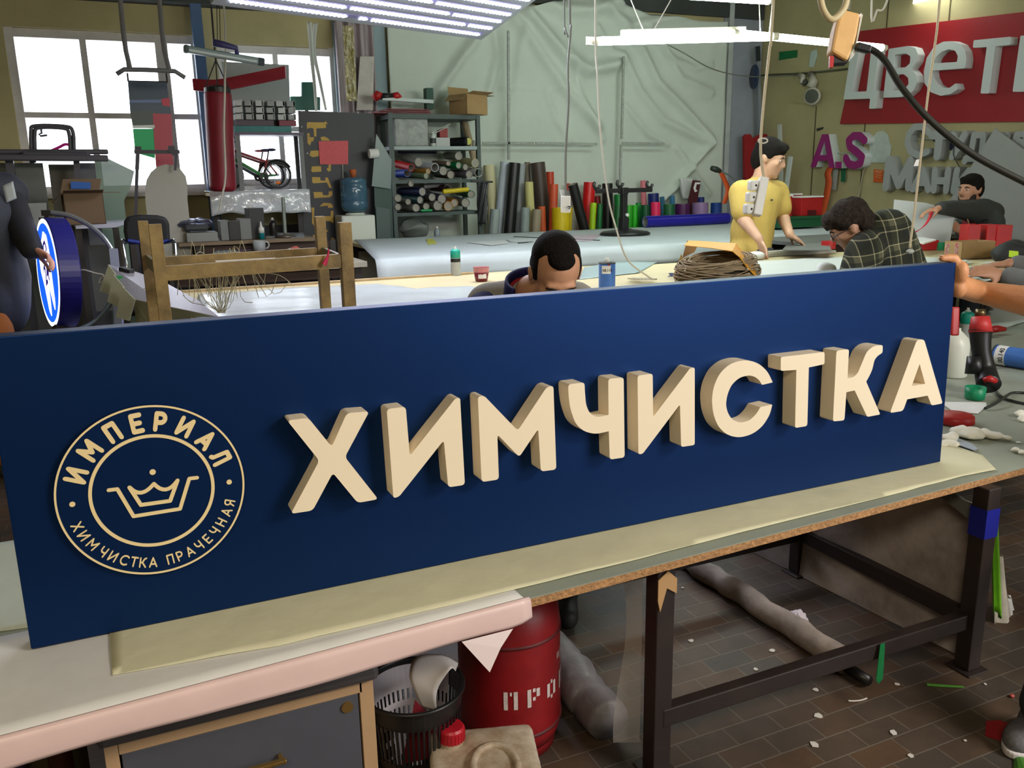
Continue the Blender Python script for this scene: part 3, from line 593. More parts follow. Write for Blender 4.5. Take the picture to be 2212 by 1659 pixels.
tag(MB().prism([P(*p, z=.0005) for p in ((2130, 1558), (2160, 1556), (2240, 1590), (2240, 1618), (2180, 1606), (2128, 1590))], (0, 0, .001)).obj('red_floor_mark', mat('red_tape_floor', (160, 18, 30), .6)), 'red tape patch stuck on the floor beside the grey shoe', 'tape')
tag(MB().sheet(lambda u, v: P(2190 + 22 * u + 30 * v * u, 1640 - 20 * u + 40 * v, z=.004 + .01 * math.sin(u * 3)), 4, 4).obj('green_scrap', mat('leaf_green', (66, 120, 36), .5), thick=.001), 'bright green scrap in the bottom right corner of the floor', 'scrap')
tag(MB().ell(P(2186, 1503, z=.005), (.008, .007, .005), n=10).obj('red_crumb', mat('pink_red_bit', (186, 80, 74), .5)), 'small red crumb on the floor right of the table leg', 'scrap')
# rags and green strip hanging at the right leg
for k, (a, b, w, c, lb) in enumerate((((2148, 1125), (2155, 1330), .030, (120, 190, 40), 'lime green strip hanging behind the right table leg'), ((2160, 1200), (2172, 1355), .085, (206, 198, 184), 'stained pale rag hanging behind the right table leg'), ((2180, 1290), (2185, 1362), .075, (232, 232, 230), 'white paper scrap hanging lowest behind the right table leg'))):
    A, B = P(*a, y=1.70 + .03 * k), P(*b, y=1.70 + .03 * k); ex = Vector((1, .1, 0)).normalized()
    def rag(u, v, A=A, B=B, w=w, k=k): return A.lerp(B, v) + ex * (w * (u - .5) * (.45 + .75 * v) ) + Vector((0, .012 * math.sin(u * 7 + k), .015 * math.sin(u * 5 + 2 * k) * v))
    tag(MB().sheet(rag, 6, 10).obj('hanging_rag', mat('rag%d' % k, c, .7, var=.12, vs=12), smooth=True, thick=.001), lb, 'rag', 'scraps hanging behind the right table leg')
# things at the far left under the table
for k, (x, c, lb) in enumerate(((28, (92, 78, 130), 'purple roll standing under the left end of the table'), (92, (96, 90, 80), 'grey brown roll standing under the left end of the table'), (130, (84, 30, 34), 'dark red roll standing under the left end of the table'), (160, (64, 70, 64), 'dark green grey roll standing next to the drawer cabinet'))):
    p = P(x, 1640, y=1.86); tag(MB().pipe((p.x, 1.86 + .02 * (k % 2), .0), (p.x, 1.86 + .02 * (k % 2), .52), .026 if k != 1 else .036).obj('vinyl_roll', mat('under_roll%d' % k, c, .5), smooth=True), lb, 'roll', 'rolls under the table')
# ================================================================== BACK WALL: CLOTH, CURTAIN, BATTENS
M_cloth = mat('white_wall_cloth', (206, 216, 206), .85, var=.03, vs=3)
FY = YB - .09
def lineseg(p, a, b):
    ab = b - a; t = max(0, min(1, (p - a).dot(ab) / max(ab.length_squared, 1e-9))); return (p - (a + ab * t)).length
FOLD = [([(1137, 25), (1180, 76), (1218, 121), (1268, 152), (1335, 138)], .10, .10), ([(1160, -2), (1205, 20), (1268, 23), (1335, 2)], .09, .11), ([(1025, 88), (985, 140), (940, 205), (900, 250)], .07, .08),
        ([(1110, 40), (1154, 96), (1218, 192), (1290, 272)], .06, .09), ([(1345, 60), (1382, 101), (1417, 177), (1468, 228), (1534, 300)], .07, .08), ([(1350, 130), (1380, 195), (1430, 260), (1530, 310)], .05, .07),
        ([(1534, 312), (1500, 350), (1462, 400), (1430, 430)], .06, .06), ([(1300, 15), (1360, 55), (1450, 40), (1540, 22)], .06, .08), ([(1430, 100), (1470, 170), (1535, 200)], .045, .07), ([(1350, 230), (1400, 290), (1440, 312)], .04, .05),
        ([(1060, 40), (1075, 120), (1050, 220), (1000, 300)], .035, .06), ([(1230, 100), (1250, 200), (1300, 300)], .035, .06), ([(1180, 200), (1200, 260), (1230, 305)], .03, .05), ([(1080, 192), (1215, 192)], .02, .02), ([(1130, 60), (1110, 200), (1085, 300)], .03, .06), ([(1290, 60), (1320, 110), (1345, 118)], .05, .05), ([(1460, 320), (1530, 420)], .04, .05), ([(1400, 60), (1440, 120), (1500, 150), (1535, 140)], .04, .05)]
FOLDW = [([Vector((P(x, y, y=FY).x, P(x, y, y=FY).z)) for x, y in pl], A, w) for pl, A, w in FOLD]
def cloth(u, v):
    x = 2.70 + (7.04 - 2.70) * u; top = 3.36 + .22 * max(0, 1 - abs(x - 5.15) / .75) - .05 * math.sin(x * 4) * .3; z = .25 + (top - .25) * v; p = Vector((x, z)); h = 0
    for pl, A, w in FOLDW:
        d = min(lineseg(p, a, b) for a, b in zip(pl, pl[1:])); h += A * math.exp(-(d / w) ** 2 * 2.0) * 1.25
    h += .012 * noise.noise((x * 2.2, z * 2.2, 1)) + .005 * noise.noise((x * 7, z * 5, 2))
    return Vector((x, FY - min(h, .16), z))
wc = thing('wall_cloth', (4.9, FY, .25), 'white cloth sheet hanging in folds over the back wall, pinned by thin battens', 'cloth')
MB().sheet(cloth, 190, 130).obj('cloth', M_cloth, wc, smooth=True, thick=.002)
M_bat = mat('weathered_batten', (166, 172, 164), .8, var=.2, vs=30)
for (a, b, lb) in (((1098, 66), (1099, 345), 'tall vertical batten on the white wall cloth, left one'), ((1347, 122), (1343, 300), 'upper vertical batten on the white wall cloth, right one'), ((1342, 312), (1339, 405), 'short vertical batten below the right upright batten'), ((1043, 309), (1153, 309), 'thin horizontal batten right of the shelving rack'), ((1157, 309), (1290, 311), 'middle horizontal batten on the white wall cloth'), ((1344, 309), (1435, 310), 'horizontal batten right of the upright battens')):
    A, B = P(*a, y=FY - .17), P(*b, y=FY - .17); MB().bar(A, B, .026, .02, up=(0, 1, 0)).obj('batten', M_bat, wc)
M_curt = mat('mauve_curtain', (176, 164, 168), .85, var=.06, vs=4)
def curtain(u, v):
    x = 2.14 + .40 * u; z = 3.12 - 1.3 * v; return Vector((x, YB - .12 - .03 * math.sin(u * 19 + v * 1.5) - .02 * math.sin(u * 41), z))
tag(MB().sheet(curtain, 60, 20).obj('curtain', M_curt, smooth=True, thick=.002), 'mauve grey curtain hanging right of the window', 'curtain')
tag(MB().prism([P(x, y, y=YB - .19) for x, y in ((778, 122), (808, 122), (806, 238), (770, 238))], (0, .01, 0)).obj('white_board_piece', mat('off_white_board', (206, 200, 194), .7, var=.1, vs=10)), 'off-white board leaning on the lower part of the mauve curtain', 'board')
M_foil = mat('gold_foil', (190, 176, 112), .35, metal=.35, rgb2=(226, 220, 196), vs=16, bump=.8, bs=30)
def foil(u, v):
    c = P(752 + 8 * v, 56 + 162 * v, y=8.75); return c + Vector((.105 * (u - .5) * 1.0, .015 * noise.noise((u * 6, v * 16, 0)) * 2, 0))
fst = thing('foil_strip', P(760, 218, y=8.75), 'crinkled gold and white foil strip hanging in front of the mauve curtain', 'strip')
MB().sheet(foil, 8, 40).obj('strip', M_foil, fst, thick=.002); MB().tube([P(752, 57, y=8.75), Vector((P(752, 57, y=8.75).x, 8.75, ZC))], .003, 6).obj('hanger', mat('hang_wire', (90, 90, 86), .5), fst)
for k, (p, lb) in enumerate(((((668, 48), (673, 120), (680, 190), (683, 240)), 'white plastic ribbon hanging before the window, left strand'), (((681, 50), (678, 110), (690, 170), (704, 238)), 'white plastic ribbon hanging before the window, right strand'))):
    c = smooth_pts([P(x, y, y=8.6) for x, y in p], 6); n = len(c) - 1
    tag(MB().sheet(lambda u, v: c[min(n, int(v * n))] + Vector((.045 * (u - .5) * (1 - .5 * v), .01 * math.sin(u * 6), 0)), 4, n).obj('ribbon', mat('clear_white_ribbon', (222, 226, 222), .3), smooth=True, thick=.001), lb, 'ribbon', 'ribbons before the window')
# blue steel post beside the window
a, b = P(419, -30, y=9.0), P(452, 415, y=9.0)
struct(MB().box(((a.x + b.x) / 2 + .02, 9.06, 1.87), (.095, .10, 3.74)).obj('trim_10', mat('blue_post', (64, 98, 142), .5, var=.1, vs=5)))
# ================================================================== LAMPS
M_led = mat('led_glow', (240, 238, 255), .5, emit=20)
M_ledp = mat('led_panel_back', (158, 164, 172), .5)
M_ledu = mat('led_board_violet', (140, 138, 190), .5)
pa, pb = P(455, 9, z=2.5), P(1040, 86, z=2.5); ex = (pb - pa); pc = P(1160, -2, z=2.68); ey = (pc - pb)
lp = thing('led_panel', (pa + pb) / 2 + ey, 'large hanging panel with rows of white LED modules', 'lamp')
eyn = ey.normalized(); up = ex.cross(ey).normalized(); up = up if up.z > 0 else -up
L0 = pa; Ly = 1.55
MB().prism([L0, L0 + ex, L0 + ex + eyn * Ly, L0 + eyn * Ly], up * .035).obj('panel', M_ledp, lp)
mb = MB(); nrow = 13
for r in range(nrow):
    o = L0 + eyn * (.075 + r * .105) - up * .001; mb.prism([o + ex * .05 - eyn * .012, o + ex * .97 - eyn * .012, o + ex * .97 + eyn * .03, o + ex * .05 + eyn * .03], -up * .002)
mb.obj('module_strips', M_ledu, lp)
mb = MB(); nd = 62
for r in range(nrow):
    for i in range(nd):
        if (i + 7 * r) % 31 == 30 or (r == 0 and 24 < i < 28): continue
        c = L0 + eyn * (.075 + r * .105) + ex * (.05 + .92 * i / (nd - 1)) - up * .004
        mb.prism([c + ex.normalized() * .016, c - ex.normalized() * .011 + eyn * .016, c - ex.normalized() * .011 - eyn * .016], -up * .004)
mb.obj('led_modules', M_led, lp)['kind'] = 'stuff'
for q in (L0 + ex * .02 + eyn * .1, L0 + ex * .98 + eyn * .1): MB().tube([q + up * .03, Vector((q.x, q.y, ZC))], .004, 6).obj('hanger', M_ledp, lp)
o_ = L0 + ex * .5 + eyn * .8 - up * .06; area('led_panel_light', o_, o_ - up, 1.9, 1.3, 42, (.93, .94, 1.0))
M_tube = mat('tube_glow', (238, 255, 242), .4, emit=64)
M_house = mat('lamp_housing', (206, 204, 180), .5)
def tubelamp(a, b, r, label, power, house=None, cords=()):
    a, b = Vector(a), Vector(b); t = thing('tube_lamp', (a + b) / 2, label, 'lamp', 'hanging tube lamps')
    MB().cone(a, b, r, r, 16).obj('tube', M_tube, t)
    if house: MB().bar(a.lerp(b, house[0]) + Vector((0, .02, .045)), a.lerp(b, house[1]) + Vector((0, .02, .045)), .05, .04).obj('housing', M_house, t)
    d = (b - a).normalized()
    for e, s in ((a, -1), (b, 1)): MB().cone(e, e + d * s * .04, r * .95, r * .9, 14).obj('end_cap', M_house, t)
    for q, top in cords: MB().tube([a.lerp(b, q) + Vector((0, 0, r)), Vector(top)], .0035, 6).obj('cord', mat('cord_white', (206, 206, 196), .6), t)
    return t
t1a, t1b, t2a, t2b = P(1292, 89, z=2.36), P(1668, 79, z=2.38), P(1594, 72, z=2.40), P(1905, 103, z=2.38)
def up_to(q, dx=0, dy=0): return Vector((q.x + dx, q.y + dy, ZC))
tubelamp(t1a, t1b, .026, 'long lit tube lamp hanging on cords before the white wall cloth', 55, (.14, .85), ((.27, up_to(t1a.lerp(t1b, .27), -.75)), (.30, up_to(t1a.lerp(t1b, .3), .9)), (.93, up_to(t1b, -.25))))
tubelamp(t2a, t2b, .024, 'lit tube lamp hanging partly behind the tan wrapped socket', 50, None, ((.2, up_to(t2a.lerp(t2b, .2), .1)), (.68, up_to(t2b, -.1))))
tag(MB().box(t1a + Vector((-.05, 0, 0)), (.075, .004, .05)).obj('paper_label', M_papw), 'small white handwritten tag on the left end of the long tube lamp', 'label')
t3a, t3b = P(1440, -12, z=3.0), P(1660, 2, z=3.0); tubelamp(t3a, t3b, .03, 'tube lamp at the top edge above the long tube lamp', 35, None, ((.5, up_to(t3a.lerp(t3b, .5))),))
t4a, t4b = P(1985, 4, z=3.2), P(2050, -6, z=3.2)
fl = thing('ceiling_light', (t4a + t4b) / 2, 'bright rectangular light at the top right above the red sign', 'lamp')
MB().prism([P(1970, 14, z=3.2), P(2044, 0, z=3.2), P(2060, -30, z=3.2), P(1985, -30, z=3.2)], (0, 0, .03)).obj('diffuser', mat('diffuser_glow', (250, 255, 246), .5, emit=6), fl)
MB().prism([P(1968, 16, z=3.24), P(2048, 1, z=3.24), P(2064, -32, z=3.24), P(1982, -32, z=3.24)], (0, 0, ZC - 3.24)).obj('housing', M_house, fl)
# unlit silver work light by the window
wl = thing('work_light', P(485, 120, y=7.4), 'silver work light bar hanging unlit in front of the window', 'lamp')
a, b = P(402, 106, y=7.4), P(566, 134, y=7.5)
MB().bar(a, b, .05, .055).obj('body', mat('silver_grey', (150, 166, 166), .3, metal=.4), wl, bevel=.01)
MB().bar(a.lerp(b, .03) + Vector((0, -.03, -.008)), a.lerp(b, .92) + Vector((0, -.03, -.008)), .012, .014).obj('lens_strip', mat('lens_white', (240, 246, 250), .2), wl)
MB().bar(a.lerp(b, .93), a.lerp(b, 1.03), .056, .06).obj('end_cap', mat('dark_cap', (52, 58, 68), .4), wl, bevel=.012)
MB().bar(a.lerp(b, -.03), a.lerp(b, .03), .056, .06).obj('end_cap', mat('grey_cap', (92, 106, 108), .4), wl, bevel=.012)
MB().tube([P(460, 92, y=7.4), P(485, 97, y=7.4), P(510, 104, y=7.45), P(512, 118, y=7.45)], [.03, .025, .02, .018], 10).obj('handle', mat('violet_handle', (66, 62, 120), .4), wl, smooth=True)
for x in (470, 476): MB().tube([P(x, 95, y=7.4), P(x - 3, -30, y=7.4)], .003, 6).obj('hanger', M_black, wl)
# ================================================================== SHELVING RACK
RY0, RY1 = 8.52, 9.0
M_rack = mat('dark_green_rack', (56, 72, 68), .5, var=.15, vs=10)
rx0, rx1 = P(846, 380, y=RY0).x, P(1040, 380, y=RY0).x
rz = [P(940, v, y=RY0).z for v in (249, 317, 389, 459)]
rack = thing('shelving_rack', ((rx0 + rx1) / 2, 8.76, 0), 'dark green metal shelving rack full of vinyl rolls in front of the white cloth', 'shelf')
for x in (rx0 + .02, rx1 - .02):
    for y in (RY0 + .02, RY1 - .02): MB().box((x, y, (rz[0] + .02) / 2), (.04, .04, rz[0] + .02)).obj('post', M_rack, rack)
for k, z in enumerate(rz + [.15]): MB().box(((rx0 + rx1) / 2, (RY0 + RY1) / 2, z - .012), (rx1 - rx0 - .02, RY1 - RY0 - .01, .035 if k else .045)).obj('shelf_board', M_rack if k != 1 else mat('shelf_light', (150, 164, 164), .5), rack)
# rolls pushed into the two middle shelves: (x, y, radius px, colour, name of colour, dx lean px, sideways)
RR = [(889, 362, 8, (196, 30, 32), 'red', -26, -16), (905, 350, 9, (150, 152, 142), 'large grey', -4, -14), (940, 362, 9, (206, 214, 222), 'bluish white', -20, -12), (958, 369, 9, (138, 144, 138), 'plain grey', -6, -6), (991, 357, 7, (14, 124, 70), 'green', -18, -3), (969, 353, 5, (150, 128, 110), 'thin tan', 0, -4), (991, 337, 8, (150, 152, 142), 'upper grey', 6, -4), (1027, 352, 9, (190, 182, 140), 'beige', -8, -6), (1006, 361, 6, (150, 150, 142), 'small grey', -3, -5), (1014, 380, 8, (120, 118, 130), 'violet grey', -5, -8), (1034, 373, 9, (196, 200, 192), 'pale grey', 0, -8), (974, 378, 8, (124, 112, 98), 'brown grey', 2, -4), (925, 370, 5, (214, 152, 30), 'orange yellow', -4, -2), (880, 374, 8, (24, 66, 170), 'blue', -22, 1), (921, 380, 6, (120, 148, 112), 'pale green', -18, -3),
      (888, 397, 6, (128, 124, 118), 'thin dull grey', -6, 0), (967, 407, 8, (72, 30, 36), 'dark maroon', 0, -2), (913, 414, 9, (30, 36, 84), 'navy', -18, 0), (908, 432, 8, (26, 66, 66), 'dark teal', -20, -2), (882, 436, 6, (140, 136, 124), 'small beige grey', -3, -2), (934, 426, 8, (96, 96, 96), 'mid grey', -3, -3), (955, 430, 10, (58, 58, 86), 'slate blue', -5, -6), (860, 428, 8, (88, 98, 92), 'grey green', 0, -3), (899, 449, 8, (158, 158, 148), 'light grey', -6, 2), (921, 446, 7, (130, 124, 112), 'flattened tan', -2, -3), (946, 444, 10, (136, 134, 122), 'wide grey beige', -4, -5), (969, 451, 10, (204, 140, 24), 'amber yellow', 6, -14), (982, 438, 8, (178, 120, 30), 'dark amber', 5, -8), (1006, 438, 9, (122, 130, 126), 'cool grey', 10, -3), (1018, 420, 8, (22, 108, 54), 'dark green', 6, -6), (860, 447, 7, (110, 112, 104), 'dusty grey', 0, 0)]
_rt = {}
for x, y, r, c, cn, dx, dy in RR:
    f = P(x, y, y=RY0 - .02); b = P(x + dx, y + dy, y=RY0 - .02); bk_ = b + Vector((0, .47, 0)); R_ = r * pxm(f) * 1.02; zs = rz[2] if y < 388 else rz[3]
    f.z = max(f.z, zs + .012 + R_); bk_.z = max(bk_.z, zs + .012 + R_); bk_.x = min(max(bk_.x, rx0 + .05 + R_), rx1 - .05 - R_)
    t = thing('vinyl_roll', f, cn + ' vinyl roll lying in the ' + ('upper' if y < 388 else 'lower') + ' roll shelf of the rack', 'roll', 'rolls lying in the rack')
    MB().pipe(f, bk_, R_, .003, 22).obj('film', mat('vr_%s' % cn.replace(' ', '_'), c, .45), t, smooth=False)
    (MB().pipe(f + Vector((0, .01, 0)), bk_ - Vector((0, .01, 0)), R_ - .003, .003, 22) if (x * 7 + y) % 3 == 0 else MB().cone(f + Vector((0, .012, 0)), bk_ - Vector((0, .01, 0)), R_ - .003, R_ - .003, 22)).obj('core', mat('card_core', (150, 146, 136), .7), t)
def lying(a, b, r, c, lb, y, grp='rolls lying in the rack'):
    A, B = P(*a, y=y), P(*b, y=y); return tag(MB().pipe(A, B, r * pxm(A), .004, 20).obj('vinyl_roll', mat('ly_' + lb[:14].replace(' ', '_'), c, .45)), lb, 'roll', grp)
lying((860, 325), (942, 326), 6, (22, 26, 52), 'long black roll lying crosswise at the top of the upper roll shelf', 8.8)
lying((957, 414), (1011, 409), 5, (206, 186, 30), 'bright yellow roll lying crosswise in the lower roll shelf', 8.5)
lying((915, 403), (957, 398), 5, (136, 136, 136), 'long grey roll lying crosswise under the upper roll shelf', 8.7)
lying((910, 455), (933, 454), 2.6, (24, 148, 84), 'thin bright green roll at the front of the lower roll shelf', 8.5)
# on and in the rack
zt = rz[0] + .012
def onbox(name, px0, px1, py0, py1, y, dep, m, lb, cat, zb=None, bevel=.004, group=None):
    a, b = P(px0, py1, y=y), P(px1, py0, y=y); z0 = zb if zb is not None else a.z
    return tag(MB().box(((a.x + b.x) / 2, y + dep / 2, (z0 + b.z) / 2), (abs(b.x - a.x), dep, b.z - z0)).obj(name, m, bevel=bevel), lb, cat, group)
M_card = mat('cardboard', (164, 134, 92), .8, var=.08, vs=7)
def carton(px, y, w, d, h, zb, rz_, lb, flaps=True, m=M_card, mark=None, group=None):
    c = P(*px, y=y); c.z = zb; t = thing('cardboard_box', c, lb, 'box', group); Mz = Matrix.Rotation(rz_, 3, 'Z')
    T = lambda x, yy, z: c + Mz @ Vector((x, yy, z))
    mb = MB()
    for (x0, y0, x1, y1) in ((-w / 2, -d / 2, w / 2, -d / 2), (w / 2, -d / 2, w / 2, d / 2), (w / 2, d / 2, -w / 2, d / 2), (-w / 2, d / 2, -w / 2, -d / 2)):
        A, B = Vector((x0, y0)), Vector((x1, y1)); nn = Vector((-(B - A).y, (B - A).x)).normalized() * .004
        mb.prism([T(*A, 0), T(*B, 0), T(*B, h), T(*A, h)], Mz @ Vector((nn.x, nn.y, 0)))
    mb.prism([T(-w / 2, -d / 2, 0), T(w / 2, -d / 2, 0), T(w / 2, d / 2, 0), T(-w / 2, d / 2, 0)], (0, 0, .004)); mb.obj('body', m, t)
    if flaps:
        for A, B, o in (((-w / 2, -d / 2), (w / 2, -d / 2), (0, -.09, .02)), ((w / 2, -d / 2), (w / 2, d / 2), (.11, 0, .0)), ((-w / 2, d / 2), (w / 2, d / 2), (.03, .05, .09)), ((-w / 2, -d / 2), (-w / 2, d / 2), (-.06, 0, -.06))):
            MB().prism([T(*A, h), T(*B, h), T(B[0] + o[0], B[1] + o[1], h + o[2]), T(A[0] + o[0], A[1] + o[1], h + o[2])], (0, 0, .004)).obj('flap', m, t)
    return t, T
carton((1012, 240), 8.62, .30, .26, .195, zt, .42, 'open cardboard box on top of the shelving rack')
onbox('green_carton', 921, 936, 190, 216, 8.75, .09, mat('green_box', (30, 72, 58), .6), 'narrow dark green box standing on top of the shelving rack', 'box', zb=zt + .065)
tag(MB().bar(P(825, 213, y=8.72), P(935, 220, y=8.72), .05, .035).obj('white_plank', mat('white_plank', (190, 202, 200), .5)), 'white plank lying on the red sheets on top of the rack', 'plank')
for k in range(3): tag(MB().box((P(880, 230, y=8.72).x + .03 * k - .1, 8.74, zt + .012 + .017 * k), (.62 - .08 * k, .30, .012), .04 * k).obj('red_sheet', mat('dark_red_sheet', (110, 32, 42), .5, var=.2, vs=8)), ('lowest', 'middle', 'topmost')[k] + ' dark red sheet in the pile on top of the rack', 'sheet', 'red sheets on the rack')
gr = thing('angle_grinder', P(835, 208, y=8.72), 'red and black power tool lying on top of the rack', 'tool')
MB().tube([P(808, 213, y=8.72), P(816, 205, y=8.72), P(822, 208, y=8.72)], [.035, .045, .04], 12).obj('head', M_red, gr, smooth=True)
MB().cone(P(822, 208, y=8.72), P(848, 208, y=8.72), .034, .03, 14).obj('body', M_black, gr, smooth=True)
MB().tube([P(848, 208, y=8.72), P(858, 207, y=8.72), P(866, 211, y=8.72)], [.032, .04, .02], 12).obj('motor_end', M_red, gr, smooth=True)
onbox('storage_bin', 855, 924, 256, 311, 8.56, .36, mat('cloudy_bin', (124, 132, 128), .3, rgb2=(160, 164, 160), vs=12, bump=.5, bs=40), 'cloudy plastic bin filled with foil on the second rack shelf', 'bin', zb=rz[1] + .006, bevel=.01)
def bottle(px, y, zb, r, h, m, lb, capm=M_white, band=None, cat='bottle', group=None, nozzle=True, name='bottle'):
    c = P(*px, y=y); c.z = zb; t = thing(name, c, lb, cat, group)
    MB().lathe(c, ((r * .9, 0), (r, .006), (r, h * .68), (r * .8, h * .78), (r * .38, h * .84), (r * .38, h * .88)), 20).obj('body', m, t, smooth=True)
    MB().lathe(c, ((r * .42, h * .86), (r * .42, h * .92), (r * .2, h * .94), (r * .1 if nozzle else r * .35, h)), 14).obj('cap', capm, t, smooth=True)
    if band: MB().lathe(c, ((r * 1.01, h * band[0]), (r * 1.015, h * band[0] + .001), (r * 1.015, h * band[1] - .001), (r * 1.01, h * band[1])), 20, close=True).obj('label', band[2], t)
    return t
bottle((936, 312), 8.56, rz[1] + .006, .028, .145, mat('bottle_grey_white', (196, 204, 200), .4), 'small white nozzle bottle on the second rack shelf', band=(.2, .55, mat('bottle_label_dark', (60, 64, 66), .5)))
onbox('red_carton', 950, 967, 277, 300, 8.7, .1, mat('red_box', (150, 26, 32), .5), 'red box at the back of the second rack shelf', 'box', zb=rz[1] + .1)
onbox('white_tray', 942, 972, 297, 312, 8.62, .2, mat('foil_tray', (172, 176, 174), .35), 'white trays stacked under the red box on the rack', 'tray', zb=rz[1] + .006)
t = thing('black_roll', P(1010, 302, y=8.55), 'black roll with a yellow end cap on the second rack shelf', 'roll')
a, b = P(1011, 302, y=8.55), P(985, 293, y=8.55) + Vector((0, .3, 0)); a.z = b.z = rz[1] + .055
MB().cone(a, b, .046, .046, 20).obj('film', mat('black_film', (24, 26, 34), .4), t); MB().cone(a + Vector((0, -.004, 0)), a, .036, .036, 20).obj('end_cap', mat('yellow_cap', (190, 190, 90), .5), t)
bottle((1024, 312), 8.58, rz[1] + .006, .016, .07, mat('jar_clear', (170, 176, 172), .3), 'tiny jar beside the black roll on the rack', nozzle=False)
tag(MB().bar(P(926, 288, y=8.6), P(972, 268, y=8.62), .02, .01).obj('stick', M_bat), 'pale stick leaning across the second rack shelf, upper one', 'stick', 'sticks on the rack')
tag(MB().bar(P(926, 294, y=8.58), P(968, 273, y=8.6), .014, .01).obj('stick', M_bat), 'pale stick leaning across the second rack shelf, lower one', 'stick', 'sticks on the rack')
for lb, a, b, r, c, y in (('tan cardboard tube leaning inside the right end of the rack', (1002, 256), (1031, 372), 9, (158, 140, 112), 8.86),):
    A, B = P(*a, y=y), P(*b, y=y); tag(MB().pipe(A, B, r * pxm(A) * .8, .005).obj('card_tube', mat('tan_tube', c, .7)), lb, 'tube')
bottle((944, 500), 8.56, P(944, 503, y=8.56).z - .1, .033, .17, mat('grey_blue_can', (140, 150, 158), .35), 'grey blue bottle standing low in the rack', nozzle=False)
MB().box((P(944, 505, y=8.7).x - .02, 8.74, P(944, 503, y=8.56).z - .12), (rx1 - rx0 - .1, .4, .03)).obj('shelf_board', M_rack, rack)
mb = MB().ell(P(893, 492, y=8.7), (.17, .12, .09), n=24)
for v in mb.bm.verts: v.co += Vector((noise.noise(v.co * 9), noise.noise(v.co * 9 + Vector((5, 0, 0))), noise.noise(v.co * 11))) * .05
tag(mb.obj('plastic_bag', mat('clear_bag', (118, 124, 120), .25, alpha=.7), smooth=True), 'crumpled clear plastic bag low in the shelving rack', 'bag')
def blackbag(u, v): c = P(1042 + (u - .5) * 26 * (1 - .3 * v), 394 + 90 * v, y=8.46); return c + Vector((0, -.03 * math.sin(u * 3.14) - .015 * math.sin(u * 15 + v * 9), 0))
tag(MB().sheet(blackbag, 24, 20).obj('black_bag', mat('black_bag', (44, 48, 50), .22), smooth=True, thick=.002), 'crumpled black plastic bag hanging at the right end of the rack', 'bag')
tag(MB().bar(P(1018, 392, y=8.46), P(1064, 393, y=8.46), .016, .02).obj('hook_bar', M_black), 'short black bar above the black bag at the rack', 'bar')
